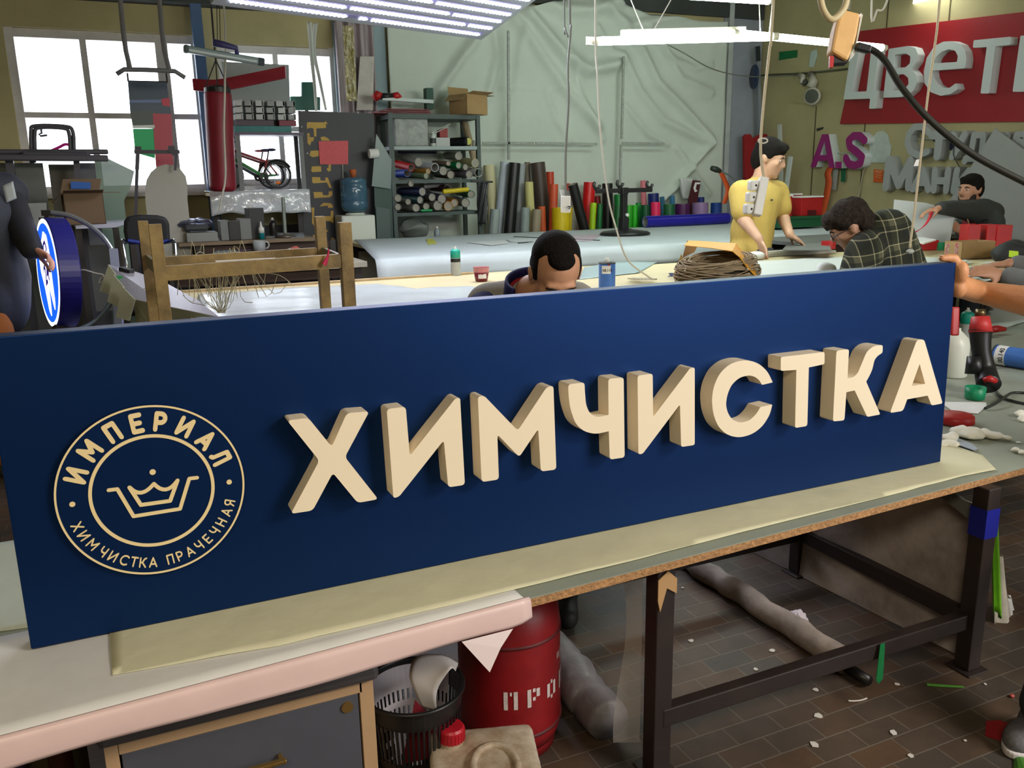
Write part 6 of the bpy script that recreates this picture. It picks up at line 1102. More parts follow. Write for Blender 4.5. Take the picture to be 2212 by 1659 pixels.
# ================================================================== LEFT BACK: DESK, LEDGE, GYM GEAR, BICYCLES
struct(MB().box((-.2, YB - .02, .55), (5.0, .03, 1.1)).obj('trim_11', mat('dark_lower_wall', (74, 74, 80), .8, var=.15, vs=3)))
LZ = P(600, 412, y=8.8).z
lg = thing('plastic_ledge', (1.5, 8.8, 0), 'ledge by the window covered with shiny clear plastic', 'table')
MB().box((1.19, 8.80, LZ - .02), (.88, .60, .03)).obj('top', M_ply, lg)
for x in (.80, 1.58): MB().box((x, 8.65, (LZ - .03) / 2), (.05, .05, LZ - .03)).obj('leg', M_drk, lg)
M_pfilm = mat('shiny_film', (206, 212, 218), .12, bump=.9, bs=9, spec=.9)
def pf(u, v):
    x = .74 + .92 * u; s = v * .85 - .24
    if s < 0: y = 8.48 + .02 * noise.noise((x * 8, s * 6, 0)); z = LZ + s * (.85 + .2 * noise.noise((x * 5, 0, 0)))
    else: y = 8.48 + s; z = LZ + .006 + .014 * abs(noise.noise((x * 7, y * 9, 1)))
    return Vector((x, y, z))
MB().sheet(pf, 50, 30).obj('film', M_pfilm, lg, smooth=True, thick=.001)
# bicycles on the ledge
def bicycle(ox, oy, c1, c2, seatc, lb, seat_m):
    r0 = P(600, 383, y=oy); R = .122; W = Vector((r0.x + ox, oy, LZ + .03 + R)); F = W + Vector((-.45, 0, -.004)); b = thing('bicycle', W - Vector((.22, 0, R)), lb, 'bicycle', 'small bicycles on the ledge')
    for c, nm in ((W, 'rear'), (F, 'front')):
        wh = MB().tube([c + Vector((R * math.cos(a), 0, R * math.sin(a))) for a in [2 * math.pi * i / 40 for i in range(41)]], .013, 8, caps=False).obj('wheel', M_black, b, smooth=True)
        mb = MB().tube([c + Vector(((R - .02) * math.cos(a), 0, (R - .02) * math.sin(a))) for a in [2 * math.pi * i / 40 for i in range(41)]], .005, 6, caps=False)
        for i in range(14): a = 2 * math.pi * i / 14; mb.tube([c, c + Vector(((R - .02) * math.cos(a), 0, (R - .02) * math.sin(a)))], .0015, 4)
        mb.cone(c - Vector((0, .03, 0)), c + Vector((0, .03, 0)), .012, .012, 10).obj('spokes', mat('spoke_metal', (120, 120, 126), .4, metal=.5), wh)
    bb_ = W + Vector((-.13, 0, -.015)); st = W + Vector((-.085, 0, .15)); hd = F + Vector((.065, 0, .23)); hl = F + Vector((.045, 0, .16))
    MB().tube([hl, bb_], .016, 8).tube([bb_, W], .009, 8).obj('lower_frame', c1, b, smooth=True)
    MB().tube([hd, st + Vector((-.005, 0, -.03))], .012, 8).tube([st, bb_], .011, 8).tube([st + Vector((0, 0, -.03)), W], .008, 8).tube([hd + Vector((-.006, 0, .03)), hl], .016, 8).obj('upper_frame', c2, b, smooth=True)
    MB().tube([hl, F], .009, 8).obj('fork', M_drk, b); MB().tube([st, st + Vector((.018, 0, .075))], .007, 8).obj('seat_post', M_drk, b)
    s0 = st + Vector((.02, 0, .085)); MB().ell(s0 + Vector((.025, 0, 0)), (.045, .035, .015)).ell(s0 + Vector((-.03, 0, -.002)), (.05, .016, .012)).obj('saddle', seat_m, b, smooth=True)
    MB().tube([hd, hd + Vector((-.012, 0, .07)), hd + Vector((.02, -.11, .09))], .008, 8).tube([hd + Vector((-.012, 0, .07)), hd + Vector((.02, .11, .09))], .008, 8).obj('handlebar', M_drk, b, smooth=True)
    mb = MB().lathe(bb_ + Vector((0, -.02, 0)), ((.02, -.003), (.042, -.003), (.042, .003), (.02, .003), (.02, -.003)), 24, axis=(0, -1, 0), close=True); mb.tube([bb_ + Vector((0, -.03, 0)), bb_ + Vector((.05, -.035, -.05))], .006, 6).box(bb_ + Vector((.055, -.05, -.055)), (.04, .04, .01)).tube([bb_ + Vector((0, .03, 0)), bb_ + Vector((-.05, .035, .05))], .006, 6); mb.obj('crank', M_drk, b)
    MB().tube([W + Vector(((R + .02) * math.cos(a), 0, (R + .02) * math.sin(a))) for a in [.5 + i * .15 for i in range(14)]], .010, 6).obj('mudguard', M_black, b, smooth=True)
    if seatc: MB().ell(W + Vector((.0, -.012, -.075)), (.025, .006, .014)).obj('reflector', mat('reflector_orange', (240, 120, 10), .4), b)
    return b
bicycle(0, 8.72, mat('bike_green', (60, 130, 66), .4), mat('bike_red', (150, 60, 60), .4), True, 'small green and red bicycle with orange reflector on the ledge by the window', mat('saddle_dark', (52, 48, 84), .5))
bicycle(-.06, 8.93, mat('bike_dark', (60, 60, 70), .4), mat('bike_maroon', (120, 60, 60), .4), False, 'darker small bicycle half hidden behind the green one', mat('saddle_red', (150, 56, 70), .5))
# hanging punching bag and the red band above
pb0, pb1 = P(470, 198, y=8.2), P(482, 414, y=8.2); pr = 29 * pxm(pb0)
bag = thing('punching_bag', pb1, 'dark red hanging punching bag in front of the window', 'punching bag')
MB().lathe(pb1, ((pr * .7, 0), (pr * .98, .02), (pr, .05), (pr, (pb0 - pb1).length - .03), (pr * .92, (pb0 - pb1).length)), 32, axis=(pb0 - pb1)).obj('body', mat('bag_red', (134, 26, 44), .45, var=.08, vs=5, bump=.05, bs=20), bag, smooth=True)
MB().lathe(pb0, ((pr * .95, -.03), (pr * .95, .03), (pr * .5, .05)), 24).obj('top_band', M_black, bag)
for dx in (-.1, .1, 0): MB().tube([pb0 + Vector((dx, 0, .03)), P(466, 130, y=8.2)], .006, 6).obj('chain', M_drk, bag)
MB().tube([P(466, 130, y=8.2), P(463, 100, y=8.2), Vector((P(458, 0, y=8.2).x, 8.2, ZC))], .009, 6).obj('hanger', M_drk, bag)
cord('bag_cord', [Vector((P(486, -30, y=7.9).x, 7.9, ZC)), P(486, 60, y=7.9), P(486, 180, y=7.9), P(484, 280, y=7.9), P(487, 380, y=7.9), P(478, 430, y=7.9), P(474, 455, y=7.9)], .009, M_wcord, 'pale cord hanging in front of the dark red punching bag')
c = smooth_pts([P(419, 183, y=8.5), P(470, 185, y=8.4), P(540, 172, y=8.3), P(617, 156, y=8.2)], 6); n_ = len(c) - 1
tag(MB().sheet(lambda u, v: c[int(round(u * n_))] + Vector((0, 0, .1 * (v - .5))), n_, 2).obj('red_band', mat('red_band', (156, 30, 48), .5), thick=.05), 'curved dark red band above the punching bag', 'band')
shz_ = P(580, 286, y=8.6).z
tag(MB().prism([P(*v, y=8.84) for v in ((478, 133), (624, 140))] + [Vector((P(628, 285, y=8.84).x, 8.84, shz_ + .002)), Vector((P(506, 285, y=8.84).x, 8.84, shz_ + .002))], (0, .015, 0)).obj('grey_panel_board', mat('grey_white_board', (172, 178, 178), .7, var=.03, vs=3)), 'pale grey board standing behind the shelf at the window', 'board')
shz = P(580, 286, y=8.6).z
sh = thing('window_shelf', (P(580, 286, y=8.6).x, 8.7, LZ), 'narrow metal shelf by the window holding white channel letters', 'shelf')
xa, xb_ = P(505, 286, y=8.6).x, P(655, 286, y=8.6).x
MB().box(((xa + xb_) / 2, 8.72, shz - .012), (xb_ - xa, .3, .025)).obj('board', mat('shelf_violet_grey', (92, 84, 104), .5), sh)
for x in (xa + .03, xb_ - .03): MB().box((x, 8.60, (shz - .025 + LZ) / 2), (.04, .03, shz - .025 - LZ)).box((x, 8.85, (shz - .025 + LZ) / 2), (.04, .03, shz - .025 - LZ)).obj('leg', mat('leg_grey', (112, 116, 116), .5), sh)
tag(MB().box(((xa + xb_) / 2 - .05, 8.70, shz + .03), (xb_ - xa - .12, .2, .055)).obj('teal_strip', mat('teal_strip', (24, 116, 116), .5, var=.15, vs=14)), 'teal channel piece lying on the shelf by the window', 'strip')
tag(MB().box(((xa + xb_) / 2 - .12, 8.70, shz + .085), (xb_ - xa - .3, .2, .05)).obj('dark_strip', mat('plum_strip', (66, 52, 68), .5)), 'dark plum channel piece on top of the teal one', 'strip'); tag(MB().box((xb_ - .14, 8.70, shz + .085), (.16, .2, .05)).obj('red_strip', mat('wine_strip', (120, 30, 52), .5)), 'wine red channel piece beside the plum one', 'strip')
rn = random.Random(11)
for row in range(3):
    for k in range(6):
        x = xa + .06 + k * .098; z0 = shz + .115 + row * .062
        tag(MB().box((x, 8.70, z0 + .026), (.05 + .03 * rn.random(), .16, .05)).box((x + .03, 8.68, z0 + .03), (.02, .12, .055)).obj('channel_letter', mat('letter_pale%d' % (k % 2), ((190, 194, 194), (150, 154, 154))[k % 2], .5), bevel=.003), 'pale channel letter in the pile on the window shelf, %s row, %s' % (('bottom', 'middle', 'top')[row], ('far left', 'second from left', 'third from left', 'third from right', 'second from right', 'far right')[k]), 'letter', 'channel letters on the window shelf')
gcp = thing('sign_piece', Vector((P(660, 238, y=8.92).x, 8.92, LZ)), 'dark green cross shaped sign piece on a stake before the window', 'sign')
MB().bar(P(662, 236, y=8.92), Vector((P(662, 236, y=8.92).x, 8.92, 0.002)), .03, .03).obj('stake', M_drk, gcp)
(MB().prism([P(*v, y=8.9) for v in ((652, 177), (676, 177), (678, 208), (692, 210), (692, 238), (640, 238), (628, 226), (628, 208), (652, 208))], (0, .05, 0)).obj('cross_panel', mat('cross_green', (18, 92, 78), .5), gcp))
# lat pull-down bar on straps
pbk = thing('pull_bar', P(315, 150, y=7.6), 'bent grey pull bar hanging on two straps before the window', 'bar')
MB().tube([P(x, y, y=7.6) for x, y in ((252, 160), (268, 150), (320, 151), (378, 154), (400, 168))], .018, 10).obj('bar', mat('bar_grey', (120, 120, 124), .4), pbk, smooth=True)
for p in (((262, -30), (266, 66), (272, 110), (281, 148)), ((346, -30), (350, 70), (355, 110), (366, 152))):
    q = [P(*v, y=7.6) for v in p]; q[0].z = ZC; MB().tube(q, .018, 8).obj('strap', mat('strap_grey', (132, 130, 134), .6), pbk)
# coloured banner behind the bar
bn = thing('banner', P(325, 340, y=8.3), 'hanging sheet in grey, green and red blocks before the window', 'banner')
def bq(nm, pts, c, dy=0): MB().prism([P(*v, y=8.3 - dy) for v in pts], (0, .006, 0)).obj(nm, mat('ban_' + nm, c, .4), bn)
bq('slate_panel', ((276, 175), (360, 178), (370, 250), (332, 252), (328, 240), (282, 252)), (74, 90, 108)); bq('grey_panel', ((281, 240), (334, 240), (333, 278), (287, 275)), (84, 96, 94), .002); bq('white_stripe', ((286, 271), (334, 270), (334, 277), (287, 277)), (226, 232, 230), .006)
bq('green_panel', ((287, 278), (334, 278), (335, 342), (292, 330)), (24, 190, 116)); bq('red_panel', ((330, 245), (370, 246), (374, 330), (376, 400), (340, 396), (334, 320)), (190, 70, 88), .004); bq('pink_patch', ((348, 214), (366, 211), (367, 230), (352, 228)), (206, 62, 84), .006); bq('blue_stripe', ((280, 216), (348, 215), (348, 222), (280, 222)), (108, 130, 176), .006)
for x in (277, 361): MB().tube([P(x, 176, y=8.3), P(x - 2, 158, y=8.3)], .008, 6).obj('loop', M_drk, bn)
MB().tube([P(276, 176, y=8.31), P(362, 178, y=8.31)], .01, 6).obj('rod', M_drk, bn); MB().tube([P(276, 176, y=8.31), Vector((P(272, -20, y=8.31).x, 8.31, ZC))], .003, 6).obj('hanger', M_drk, bn)
# arch topped white board in a metal stand
tag(MB().prism([P(*v, y=7.9) for v in [(405, 432), (405, 400), (401, 380), (390, 366), (375, 357), (358, 355), (340, 360), (326, 372), (317, 388), (314, 405), (314, 432)]] + [Vector((P(314, 432, y=7.9).x, 7.9, .9)), Vector((P(405, 432, y=7.9).x, 7.9, .9))], (0, .02, 0)).obj('arch_board', mat('arch_white', (180, 178, 168), .6, var=.04, vs=4)), 'white board with rounded top standing before the window', 'board')
fs = thing('metal_stand', P(335, 330, y=7.8), 'dark metal clamp stand behind the arch topped board', 'stand')
MB().bar(P(290, 328, y=7.8), P(388, 328, y=7.8), .02, .03).bar(P(298, 322, y=7.8), P(296, 366, y=7.8), .03).bar(P(296, 366, y=7.8), P(292, 500, y=7.8), .025).bar(P(374, 322, y=7.8), P(376, 336, y=7.8), .03).bar(P(380, 330, y=7.8), P(378, 368, y=7.8), .022).box(P(298, 322, y=7.8), (.05, .04, .04)).box(P(370, 322, y=7.8), (.05, .04, .05)).obj('frame', mat('stand_dark', (64, 60, 70), .5), fs)
a = P(292, 500, y=7.8); MB().box((a.x, 7.8, a.z / 2), (.03, .03, a.z)).obj('leg', mat('stand_dark', (64, 60, 70), .5), fs)
# exercise machine at the far left
gm = thing('exercise_machine', P(110, 350, y=7.2), 'dark exercise machine with long bars and an arched tube at the far left', 'exercise machine')
M_gym = mat('gym_grey', (74, 74, 82), .5)
MB().bar(P(-30, 328, y=7.2), P(234, 328, y=7.2), .05, .035).bar(P(-30, 340, y=7.1), P(234, 342, y=7.1), .05, .045).obj('long_bars', M_gym, gm, bevel=.01)
MB().bar(P(48, 335, y=7.15), P(196, 338, y=7.15), .11, .06).obj('cross_block', M_gym, gm, bevel=.02)
for dx, dy in ((0, 0), (8, 4)): MB().tube(smooth_pts([P(68 + dx, 330, y=7.2), P(67 + dx, 285 + dy, y=7.2), P(76 + dx, 272 + dy, y=7.2), P(140 - dx * .5, 273 + dy, y=7.2), P(157 - dx, 284 + dy, y=7.2), P(160 - dx, 330, y=7.2)], 6), .013, 8).obj('arch_tube', M_gym, gm, smooth=True)
for p in (((70, 345), (72, 352)), ((165, 345), (168, 400))): MB().bar(P(*p[0], y=7.2), P(*p[1], y=7.2), .04).obj('upright', M_gym, gm)
a = P(168, 390, y=7.2); MB().box((a.x, 7.2, a.z / 2), (.05, .06, a.z)).obj('post', M_gym, gm); a = P(20, 345, y=7.2); MB().box((a.x, 7.2, a.z / 2), (.05, .06, a.z)).obj('post', M_gym, gm)
MB().tube([P(88, 274, y=7.2), P(90, 288, y=7.2), P(84, 290, y=7.2), P(88, 294, y=7.2), P(102, 292, y=7.2)], .008, 6).obj('hook', M_gym, gm)
MB().tube(smooth_pts([P(112, 325, y=7.2), P(128, 318, y=7.2), P(140, 312, y=7.2), P(152, 313, y=7.2)], 4), [.01] * 13, 8).obj('magenta_strip', mat('pink_magenta', (206, 30, 140), .4), gm)
for k, (pts, c, y, lb) in enumerate(((((-30, 352), (92, 352), (104, 438), (-30, 440)), (116, 122, 118), 7.35, 'grey board standing under the bars of the exercise machine, left one'), (((104, 355), (164, 355), (166, 436), (110, 436)), (84, 82, 72), 7.45, 'olive brown board standing under the exercise machine bars'), (((170, 352), (205, 352), (206, 430), (170, 430)), (98, 100, 106), 7.42, 'grey board right of the olive brown board'))):
    q = [P(*v, y=y) for v in pts]; q[2].z = q[3].z = .0; tag(MB().prism(q, (0, .012, 0)).obj('standing_board', mat('gb%d' % k, c, .6, var=.12, vs=4)), lb, 'board', 'boards under the exercise machine')
tag(MB().prism([P(*v, y=7.5) for v in ((205, 347), (232, 342), (290, 370), (283, 402), (268, 434))] + [Vector((P(262, 440, y=7.5).x, 7.5, .002)), Vector((P(206, 440, y=7.5).x, 7.5, .002))], (0, .008, 0)).obj('green_glass_sheet', mat('greenish_sheet', (140, 164, 150), .25, alpha=.85)), 'translucent greenish sheet leaning right of the exercise machine', 'sheet')
# left table with carton
lt = thing('side_table', P(180, 470, y=6.9), 'pale topped side table at the left carrying the cardboard box', 'table')
q = [P(*v, z=1.27) for v in ((98, 470), (250, 470), (238, 438), (100, 438))]; q = [Vector((-.30, 6.35, 1.27)), Vector((P(250, 470, z=1.27).x, 6.35, 1.27)), Vector((P(250, 470, z=1.27).x + .1, 7.1, 1.27)), Vector((-.35, 7.1, 1.27))]
MB().prism(q, (0, 0, -.025)).obj('top', mat('lavender_top', (196, 200, 220), .35), lt)
for i in (0, 1, 2, 3): MB().box((q[i].x * .97, q[i].y + (.05 if i < 2 else -.05), .62), (.04, .04, 1.245)).obj('leg', M_drk, lt)
MB().box(((q[0].x + q[1].x) / 2, 6.5, .9), (q[1].x - q[0].x - .1, .02, .45)).obj('side_panel', mat('side_grey', (104, 108, 106), .6), lt)
carton((182, 465), 6.45, .235, .22, .20, 1.272, .12, 'open cardboard box on the side table at the left', m=mat('cardboard_dull', (112, 92, 70), .8))
tag(MB().prism([P(*v, y=6.55) for v in ((153, 392), (196, 394), (196, 408), (153, 408))], (0, .01, 0)).obj('blue_folder', mat('blue_folder', (36, 96, 180), .5)), 'blue folder sticking out of the cardboard box at the left', 'folder')
tag(MB().prism([P(*v, y=7.2) for v in ((36, 440), (100, 438), (102, 480), (60, 520), (40, 500))], (0, .01, 0)).obj('bright_sheet', mat('bright_sheet', (220, 226, 224), .2)), 'bright pale sheet behind the person in the dark jacket', 'sheet')
# office chair
ch = thing('office_chair', Vector((P(320, 520, y=5.9).x, 5.95, 0)), 'black office chair with metal arms behind the beige rack', 'chair')
M_chair = mat('chair_black', (18, 19, 22), .7)
q = [P(*v, y=5.8) for v in ((271, 520), (267, 500), (268, 478), (276, 467), (300, 464), (340, 465), (360, 470), (366, 484), (368, 520), (364, 528), (276, 528))]
MB().prism(q, (0, .07, 0)).obj('backrest', M_chair, ch, bevel=.02)
cxx = P(320, 520, y=5.9).x; MB().box((cxx, 5.6, .80), (.36, .36, .07)).obj('seat', M_chair, ch, bevel=.03)
MB().cone((cxx, 5.6, .1), (cxx, 5.6, .77), .025, .025, 12).obj('gas_lift', M_drk, ch)
mb = MB(); [mb.bar((cxx, 5.6, .09), (cxx + .26 * math.cos(a), 5.6 + .26 * math.sin(a), .05), .04, .03) for a in [i * 1.2566 for i in range(5)]]; mb.obj('base', M_black, ch)
for k in range(5): a = k * 1.2566; MB().ell((cxx + .26 * math.cos(a), 5.6 + .26 * math.sin(a), .026), (.026, .026, .026), n=10).obj('castor', M_black, ch, smooth=True)
for x0, s in ((272, -1), (366, 1)):
    q = P(x0, 524, y=5.75); MB().tube([q + Vector((0, .05, 0)), q + Vector((s * .02, -.05, .015)), q + Vector((s * .02, -.2, .0)), Vector((q.x, 5.55, .8))], .014, 8).obj('arm', mat('chrome', (190, 192, 196), .15, metal=1), ch, smooth=True)
MB().tube([P(276, 520, y=5.79), P(300, 524, y=5.79), P(340, 526, y=5.79), P(364, 520, y=5.79)], .012, 8).obj('blue_trim', mat('trim_blue', (40, 56, 140), .4), ch)
# ---- desk at the back
DZ = P(470, 522, y=7.75).z
dk = table('brown_desk', P(385, 520, y=7.75).x, P(682, 510, y=7.75).x, 7.75, 8.35, DZ, .03, mat('desk_brown', (124, 104, 78), .5, var=.1, vs=6), 'brown desk with office things under the window', (.55, 1.70))
def deskbox(x0, x1, y0, y1, yy, dep, m, lb, cat, name): 
    A, B = P(x0, y1, y=yy), P(x1, y0, y=yy); A.z = DZ + .001; return tag(MB().box(((A.x + B.x) / 2, yy + dep / 2, (A.z + B.z) / 2), (B.x - A.x, dep, B.z - A.z)).obj(name, m, bevel=.004), lb, cat)
deskbox(404, 470, 501, 519, 7.8, .25, mat('grey_case', (140, 142, 138), .5), 'light grey flat case on the brown desk', 'box', 'grey_case')
A = P(404, 500, y=7.82); B = P(456, 488, y=7.82); tag(MB().box(((A.x + B.x) / 2 - .02, 7.93, P(430, 501, y=7.82).z + .035), (B.x - A.x, .22, .06)).obj('dark_pack', mat('pack_dark', (52, 54, 60), .5), bevel=.02), 'dark padded pack lying on the light grey case', 'bag')
mb = MB().ell((P(420, 480, y=7.85).x, 7.95, P(420, 487, y=7.85).z + .01), (.16, .1, .045), n=20)
for v in mb.bm.verts: v.co += Vector((.01, .01, .02)) * noise.noise(v.co * 25)
tag(mb.obj('foil_pack', mat('foil_pack', (150, 156, 180), .2, metal=.6, rgb2=(40, 44, 70), vs=14), smooth=True), 'shiny silver and navy foil pack on top of the dark pack', 'pack')
deskbox(478, 494, 476, 515, 7.85, .2, mat('file_grey', (120, 124, 122), .5), 'grey magazine file on the desk, left of two', 'file', 'magazine_file'); deskbox(520, 541, 472, 515, 7.85, .2, mat('file_grey', (120, 124, 122), .5), 'grey magazine file on the desk, right of two', 'file', 'magazine_file'); deskbox(496, 518, 478, 516, 7.84, .2, M_black, 'black pen tray between the grey magazine files', 'tray', 'pen_tray'); deskbox(541, 569, 449, 515, 7.88, .25, mat('tower_dark', (34, 36, 38), .5), 'dark drawer tower on the brown desk', 'box', 'drawer_tower')
gb = P(566, 516, y=7.8); gb.z = DZ + .001; t = thing('glue_bottle', gb, 'white and teal glue bottle with a long nozzle on the desk', 'bottle')
MB().lathe(gb, ((.024, 0), (.024, .09), (.018, .1), (.01, .11)), 16).obj('body', mat('glue_teal', (24, 128, 140), .4), t, smooth=True); MB().lathe(gb, ((.0245, .055), (.0245, .095), (.012, .112), (.005, .155)), 16).obj('nozzle', M_white, t, smooth=True)
lm = thing('metal_stand', P(612, 508, y=7.85), 'silver post on a round foot standing on the brown desk', 'stand'); q = P(616, 508, y=7.95); q.z = DZ + .001
MB().lathe(q, ((.09, 0), (.095, .008), (.05, .03), (.02, .04)), 28).obj('foot', mat('pewter', (110, 100, 92), .35, metal=.6), lm, smooth=True); MB().cone(q + Vector((0, 0, .03)), P(611, 426, y=7.95), .018, .016, 14).obj('post', mat('silver', (150, 160, 156), .3, metal=.6), lm)
tag(MB().prism([P(*v, z=DZ + .002) for v in ((575, 513), (600, 503), (655, 503), (658, 513))], (0, 0, .003)).obj('shiny_papers', mat('glossy_paper', (210, 216, 224), .15)), 'shiny papers on the right end of the brown desk', 'paper')
bottle((590, 497), 8.2, DZ + .001, .035, .17, mat('cola_dark', (30, 24, 24), .3), 'dark bottle with white cap behind the silver post', nozzle=False)
# ---- small work surface left of the covered table
TE = .955
table('grey_bench', P(345, 590, z=TE).x + .02, 1.56, 6.05, 7.4, TE, .04, mat('grey_bench_top', (164, 160, 144), .5, var=.08, vs=4), 'grey topped bench with mug and scraps behind the beige rack', (.25, 1.5))
c = P(561, 541, z=TE); mg = thing('glass_mug', c, 'clear glass mug on the grey bench behind the rack', 'mug')
MB().lathe(c, ((.045, 0), (.05, .004), (.055, .085), (.052, .085), (.046, .008), (.004, .008)), 24).obj('cup', mat('mug_glass', (206, 212, 214), .1, alpha=.55), mg, smooth=True); MB().tube([c + Vector((.052 + .03 * math.sin(a), 0, .045 - .03 * math.cos(a))) for a in [i * math.pi / 8 for i in range(9)]], .007, 8).obj('handle', mat('mug_glass', (206, 212, 214), .1, alpha=.55), mg, smooth=True)
tag(MB().prism([P(*v, z=TE + .02 + (.03 if v[1] < 540 else 0)) for v in ((628, 556), (630, 535), (640, 532), (648, 537), (664, 540), (660, 552))], (0, 0, .004)).obj('red_scrap', mat('orange_red_card', (206, 62, 34), .5)), 'orange red card scrap on the bench behind the rack', 'scrap')
tag(MB().prism([P(*v, z=TE + .012) for v in ((605, 548), (628, 535), (634, 558), (618, 560))], (0, 0, .003)).obj('cream_scrap', mat('cream_card', (226, 214, 180), .5)), 'cream card scrap beside the orange red one', 'scrap')
tag(MB().prism([P(*v, z=TE + .003) for v in ((456, 550), (484, 532), (520, 545), (510, 552))], (0, 0, .003)).obj('blue_white_sheet', mat('ice_sheet', (172, 190, 194), .3)), 'pale triangular sheet on the grey bench', 'sheet'); tag(MB().prism([P(*v, z=TE + .003) for v in ((492, 533), (545, 530), (548, 540), (520, 543))], (0, 0, .003)).obj('violet_card', mat('violet_grey_card', (124, 112, 130), .5)), 'violet grey card behind the pale triangular sheet', 'card')
# ---- beige steel rack standing with its legs up
M_beige = mat('chipped_beige', (168, 142, 88), .6, rgb2=(112, 92, 60), vs=7, bump=.15, bs=40)
rk = thing('beige_rack', (P(540, 640, y=3.3).x, 3.35, 0), 'chipped beige steel rack frame standing between benches behind the sign', 'frame')
def post(px, py, y, w=.042):
    a = P(px, py, y=y); MB().box((a.x, y, a.z / 2), (w, w, a.z)).obj('post', M_beige, rk, bevel=.002); return a
p1 = post(334, 484, 3.22); p2 = post(308, 477, 3.50, .036); p3 = post(743, 480, 3.22, .046); p4 = post(690, 467, 3.50, .04)
MB().bar((p1.x, 3.22, P(545, 580, y=3.22).z), (p3.x, 3.22, P(545, 573, y=3.22).z), .036, .05).obj('front_bar', M_beige, rk); MB().bar((p2.x, 3.50, P(520, 560, y=3.5).z), (p4.x, 3.50, P(520, 555, y=3.5).z), .03, .045).obj('back_bar', M_beige, rk)
MB().bar((p1.x, 3.22, P(335, 585, y=3.22).z), (p2.x, 3.5, P(312, 562, y=3.5).z), .012, .045).obj('side_bar', mat('side_grey2', (130, 124, 104), .5), rk); MB().bar((p3.x, 3.22, P(745, 568, y=3.22).z), (p4.x, 3.5, P(695, 545, y=3.5).z), .012, .045).obj('side_bar', mat('side_grey2', (130, 124, 104), .5), rk)
MB().box((p3.x - .35, 3.36, P(545, 566, y=3.3).z), (.22, .03, .012)).obj('white_slat', M_white, rk)
tag(MB().tube(smooth_pts([P(710, 538, y=3.18), P(709, 548, y=3.18), P(707, 556, y=3.18), P(700, 572, y=3.18)], 3), [.003, .003, .003, .004, .004, .004, .005, .007, .009, .010], 8).obj('pink_tape', mat('hot_pink_tape', (206, 30, 90), .4)), 'hot pink tape tail tied on the beige rack', 'tape')
# ---- folded sheet metal piece
M_alu = mat('brushed_aluminium', (206, 202, 212), .30, metal=.6, bump=.06, bs=80)
sm = thing('sheet_metal_cover', P(300, 640, z=.99), 'folded aluminium sheet cover with fins left of the beige rack', 'metal sheet')
tpz = .995; q = [P(*v, d=dd) for v, dd in (((233, 571), 4.45), ((300, 589), 4.38), ((360, 612), 4.25), ((430, 650), 4.0), ((473, 684), 3.78), ((365, 662), 3.82), ((288, 646), 3.98))]
MB().prism(q, (0, 0, -.004)).obj('top_plate', M_alu, sm)
M_flange = mat('flange_green_grey', (150, 152, 134), .6)
MB().prism([q[6], q[5], q[4], q[4] - Vector((0, 0, .25)), q[5] - Vector((0, 0, .3)), q[6] - Vector((0, 0, .35))], (0, .004, 0)).obj('front_flange', M_flange, sm)
for k in range(3):
    MB().prism([P(x / 3.95, 340 + y / 3.95, d=3.98 - .07 * k - (.02 if j > 1 else 0)) for j, (x, y) in enumerate((((925, 915), (985, 1000), (935, 1170), (848, 1140)), ((965, 1000), (1060, 1110), (1005, 1280), (915, 1230)), ((1040, 1100), (1150, 1215), (1100, 1395), (985, 1365)))[k])], (.004, .002, 0)).obj('fin', M_flange, sm)
MB().bar(P(262, 581, d=4.36), P(285, 588, d=4.34), .035, .024).obj('binder_clip', M_black, sm); MB().prism([P(*v, d=4.24) for v in ((252, 597), (264, 597), (268, 606), (258, 608))], (0, 0, .003)).obj('green_sticker', mat('mint_sticker', (70, 190, 120), .5), sm)
a = q[6] - Vector((0, 0, .35)); MB().box((a.x + .05, a.y + .06, (a.z) / 2), (.06, .06, a.z)).obj('support', M_drk, sm); MB().box((q[2].x - .05, q[2].y - .10, (q[2].z - .02) / 2), (.05, .05, q[2].z - .03)).obj('support', M_drk, sm)
rn = random.Random(21); mb = MB()
for k in range(26):
    b0 = P(470 + 20 * rn.random(), 686, z=.96); a_ = rn.random() * 6.28; L_ = .10 + .22 * rn.random()
    pts = [b0 + Vector((math.cos(a_) * L_ * t_ + .03 * noise.noise((k, t_ * 3, 0)), math.sin(a_) * L_ * t_ * .6, .02 + (.26 * rn.random() + .05) * math.sin(t_ * 2.2))) for t_ in (0, .25, .5, .75, 1)]
    mb.tube(smooth_pts(pts, 3), .0014, 4)
tag(mb.obj('wire_bunch', mat('straw_wire', (190, 182, 150), .6)), 'bunch of stiff straw coloured wires on the sheet metal tip', 'wire', kind='stuff')
# ---- illuminated round sign on its stand
LD_ = 4.5; Cc = P(103, 590, d=LD_); top_, bot_ = P(86, 478, d=LD_ + .03), P(124, 704, d=LD_ - .03)
upv = (top_ - bot_); Rm = upv.length / 2; upv.normalize()
viewd = (Cc - Vector((0, 0, HC))).normalized(); side = viewd.cross(upv).normalized()
nrm = (-side * math.cos(math.radians(11)) - viewd * math.sin(math.radians(11))); nrm = (nrm - upv * nrm.dot(upv)).normalized(); sdv = upv.cross(nrm).normalized()
lb = thing('light_sign', P(135, 735, d=LD_), 'round blue illuminated sign with a white tooth on a hoop stand at the left', 'sign')
TH = .105
MB().lathe(Cc - nrm * TH, ((Rm * .3, 0), (Rm * .985, .002), (Rm, .006), (Rm, TH - .004), (Rm * .985, TH)), 64, axis=nrm).obj('case', mat('deep_blue_case', (30, 28, 120), .4), lb, smooth=False)
LM = frame(Cc + nrm * .001, sdv, upv, nrm)
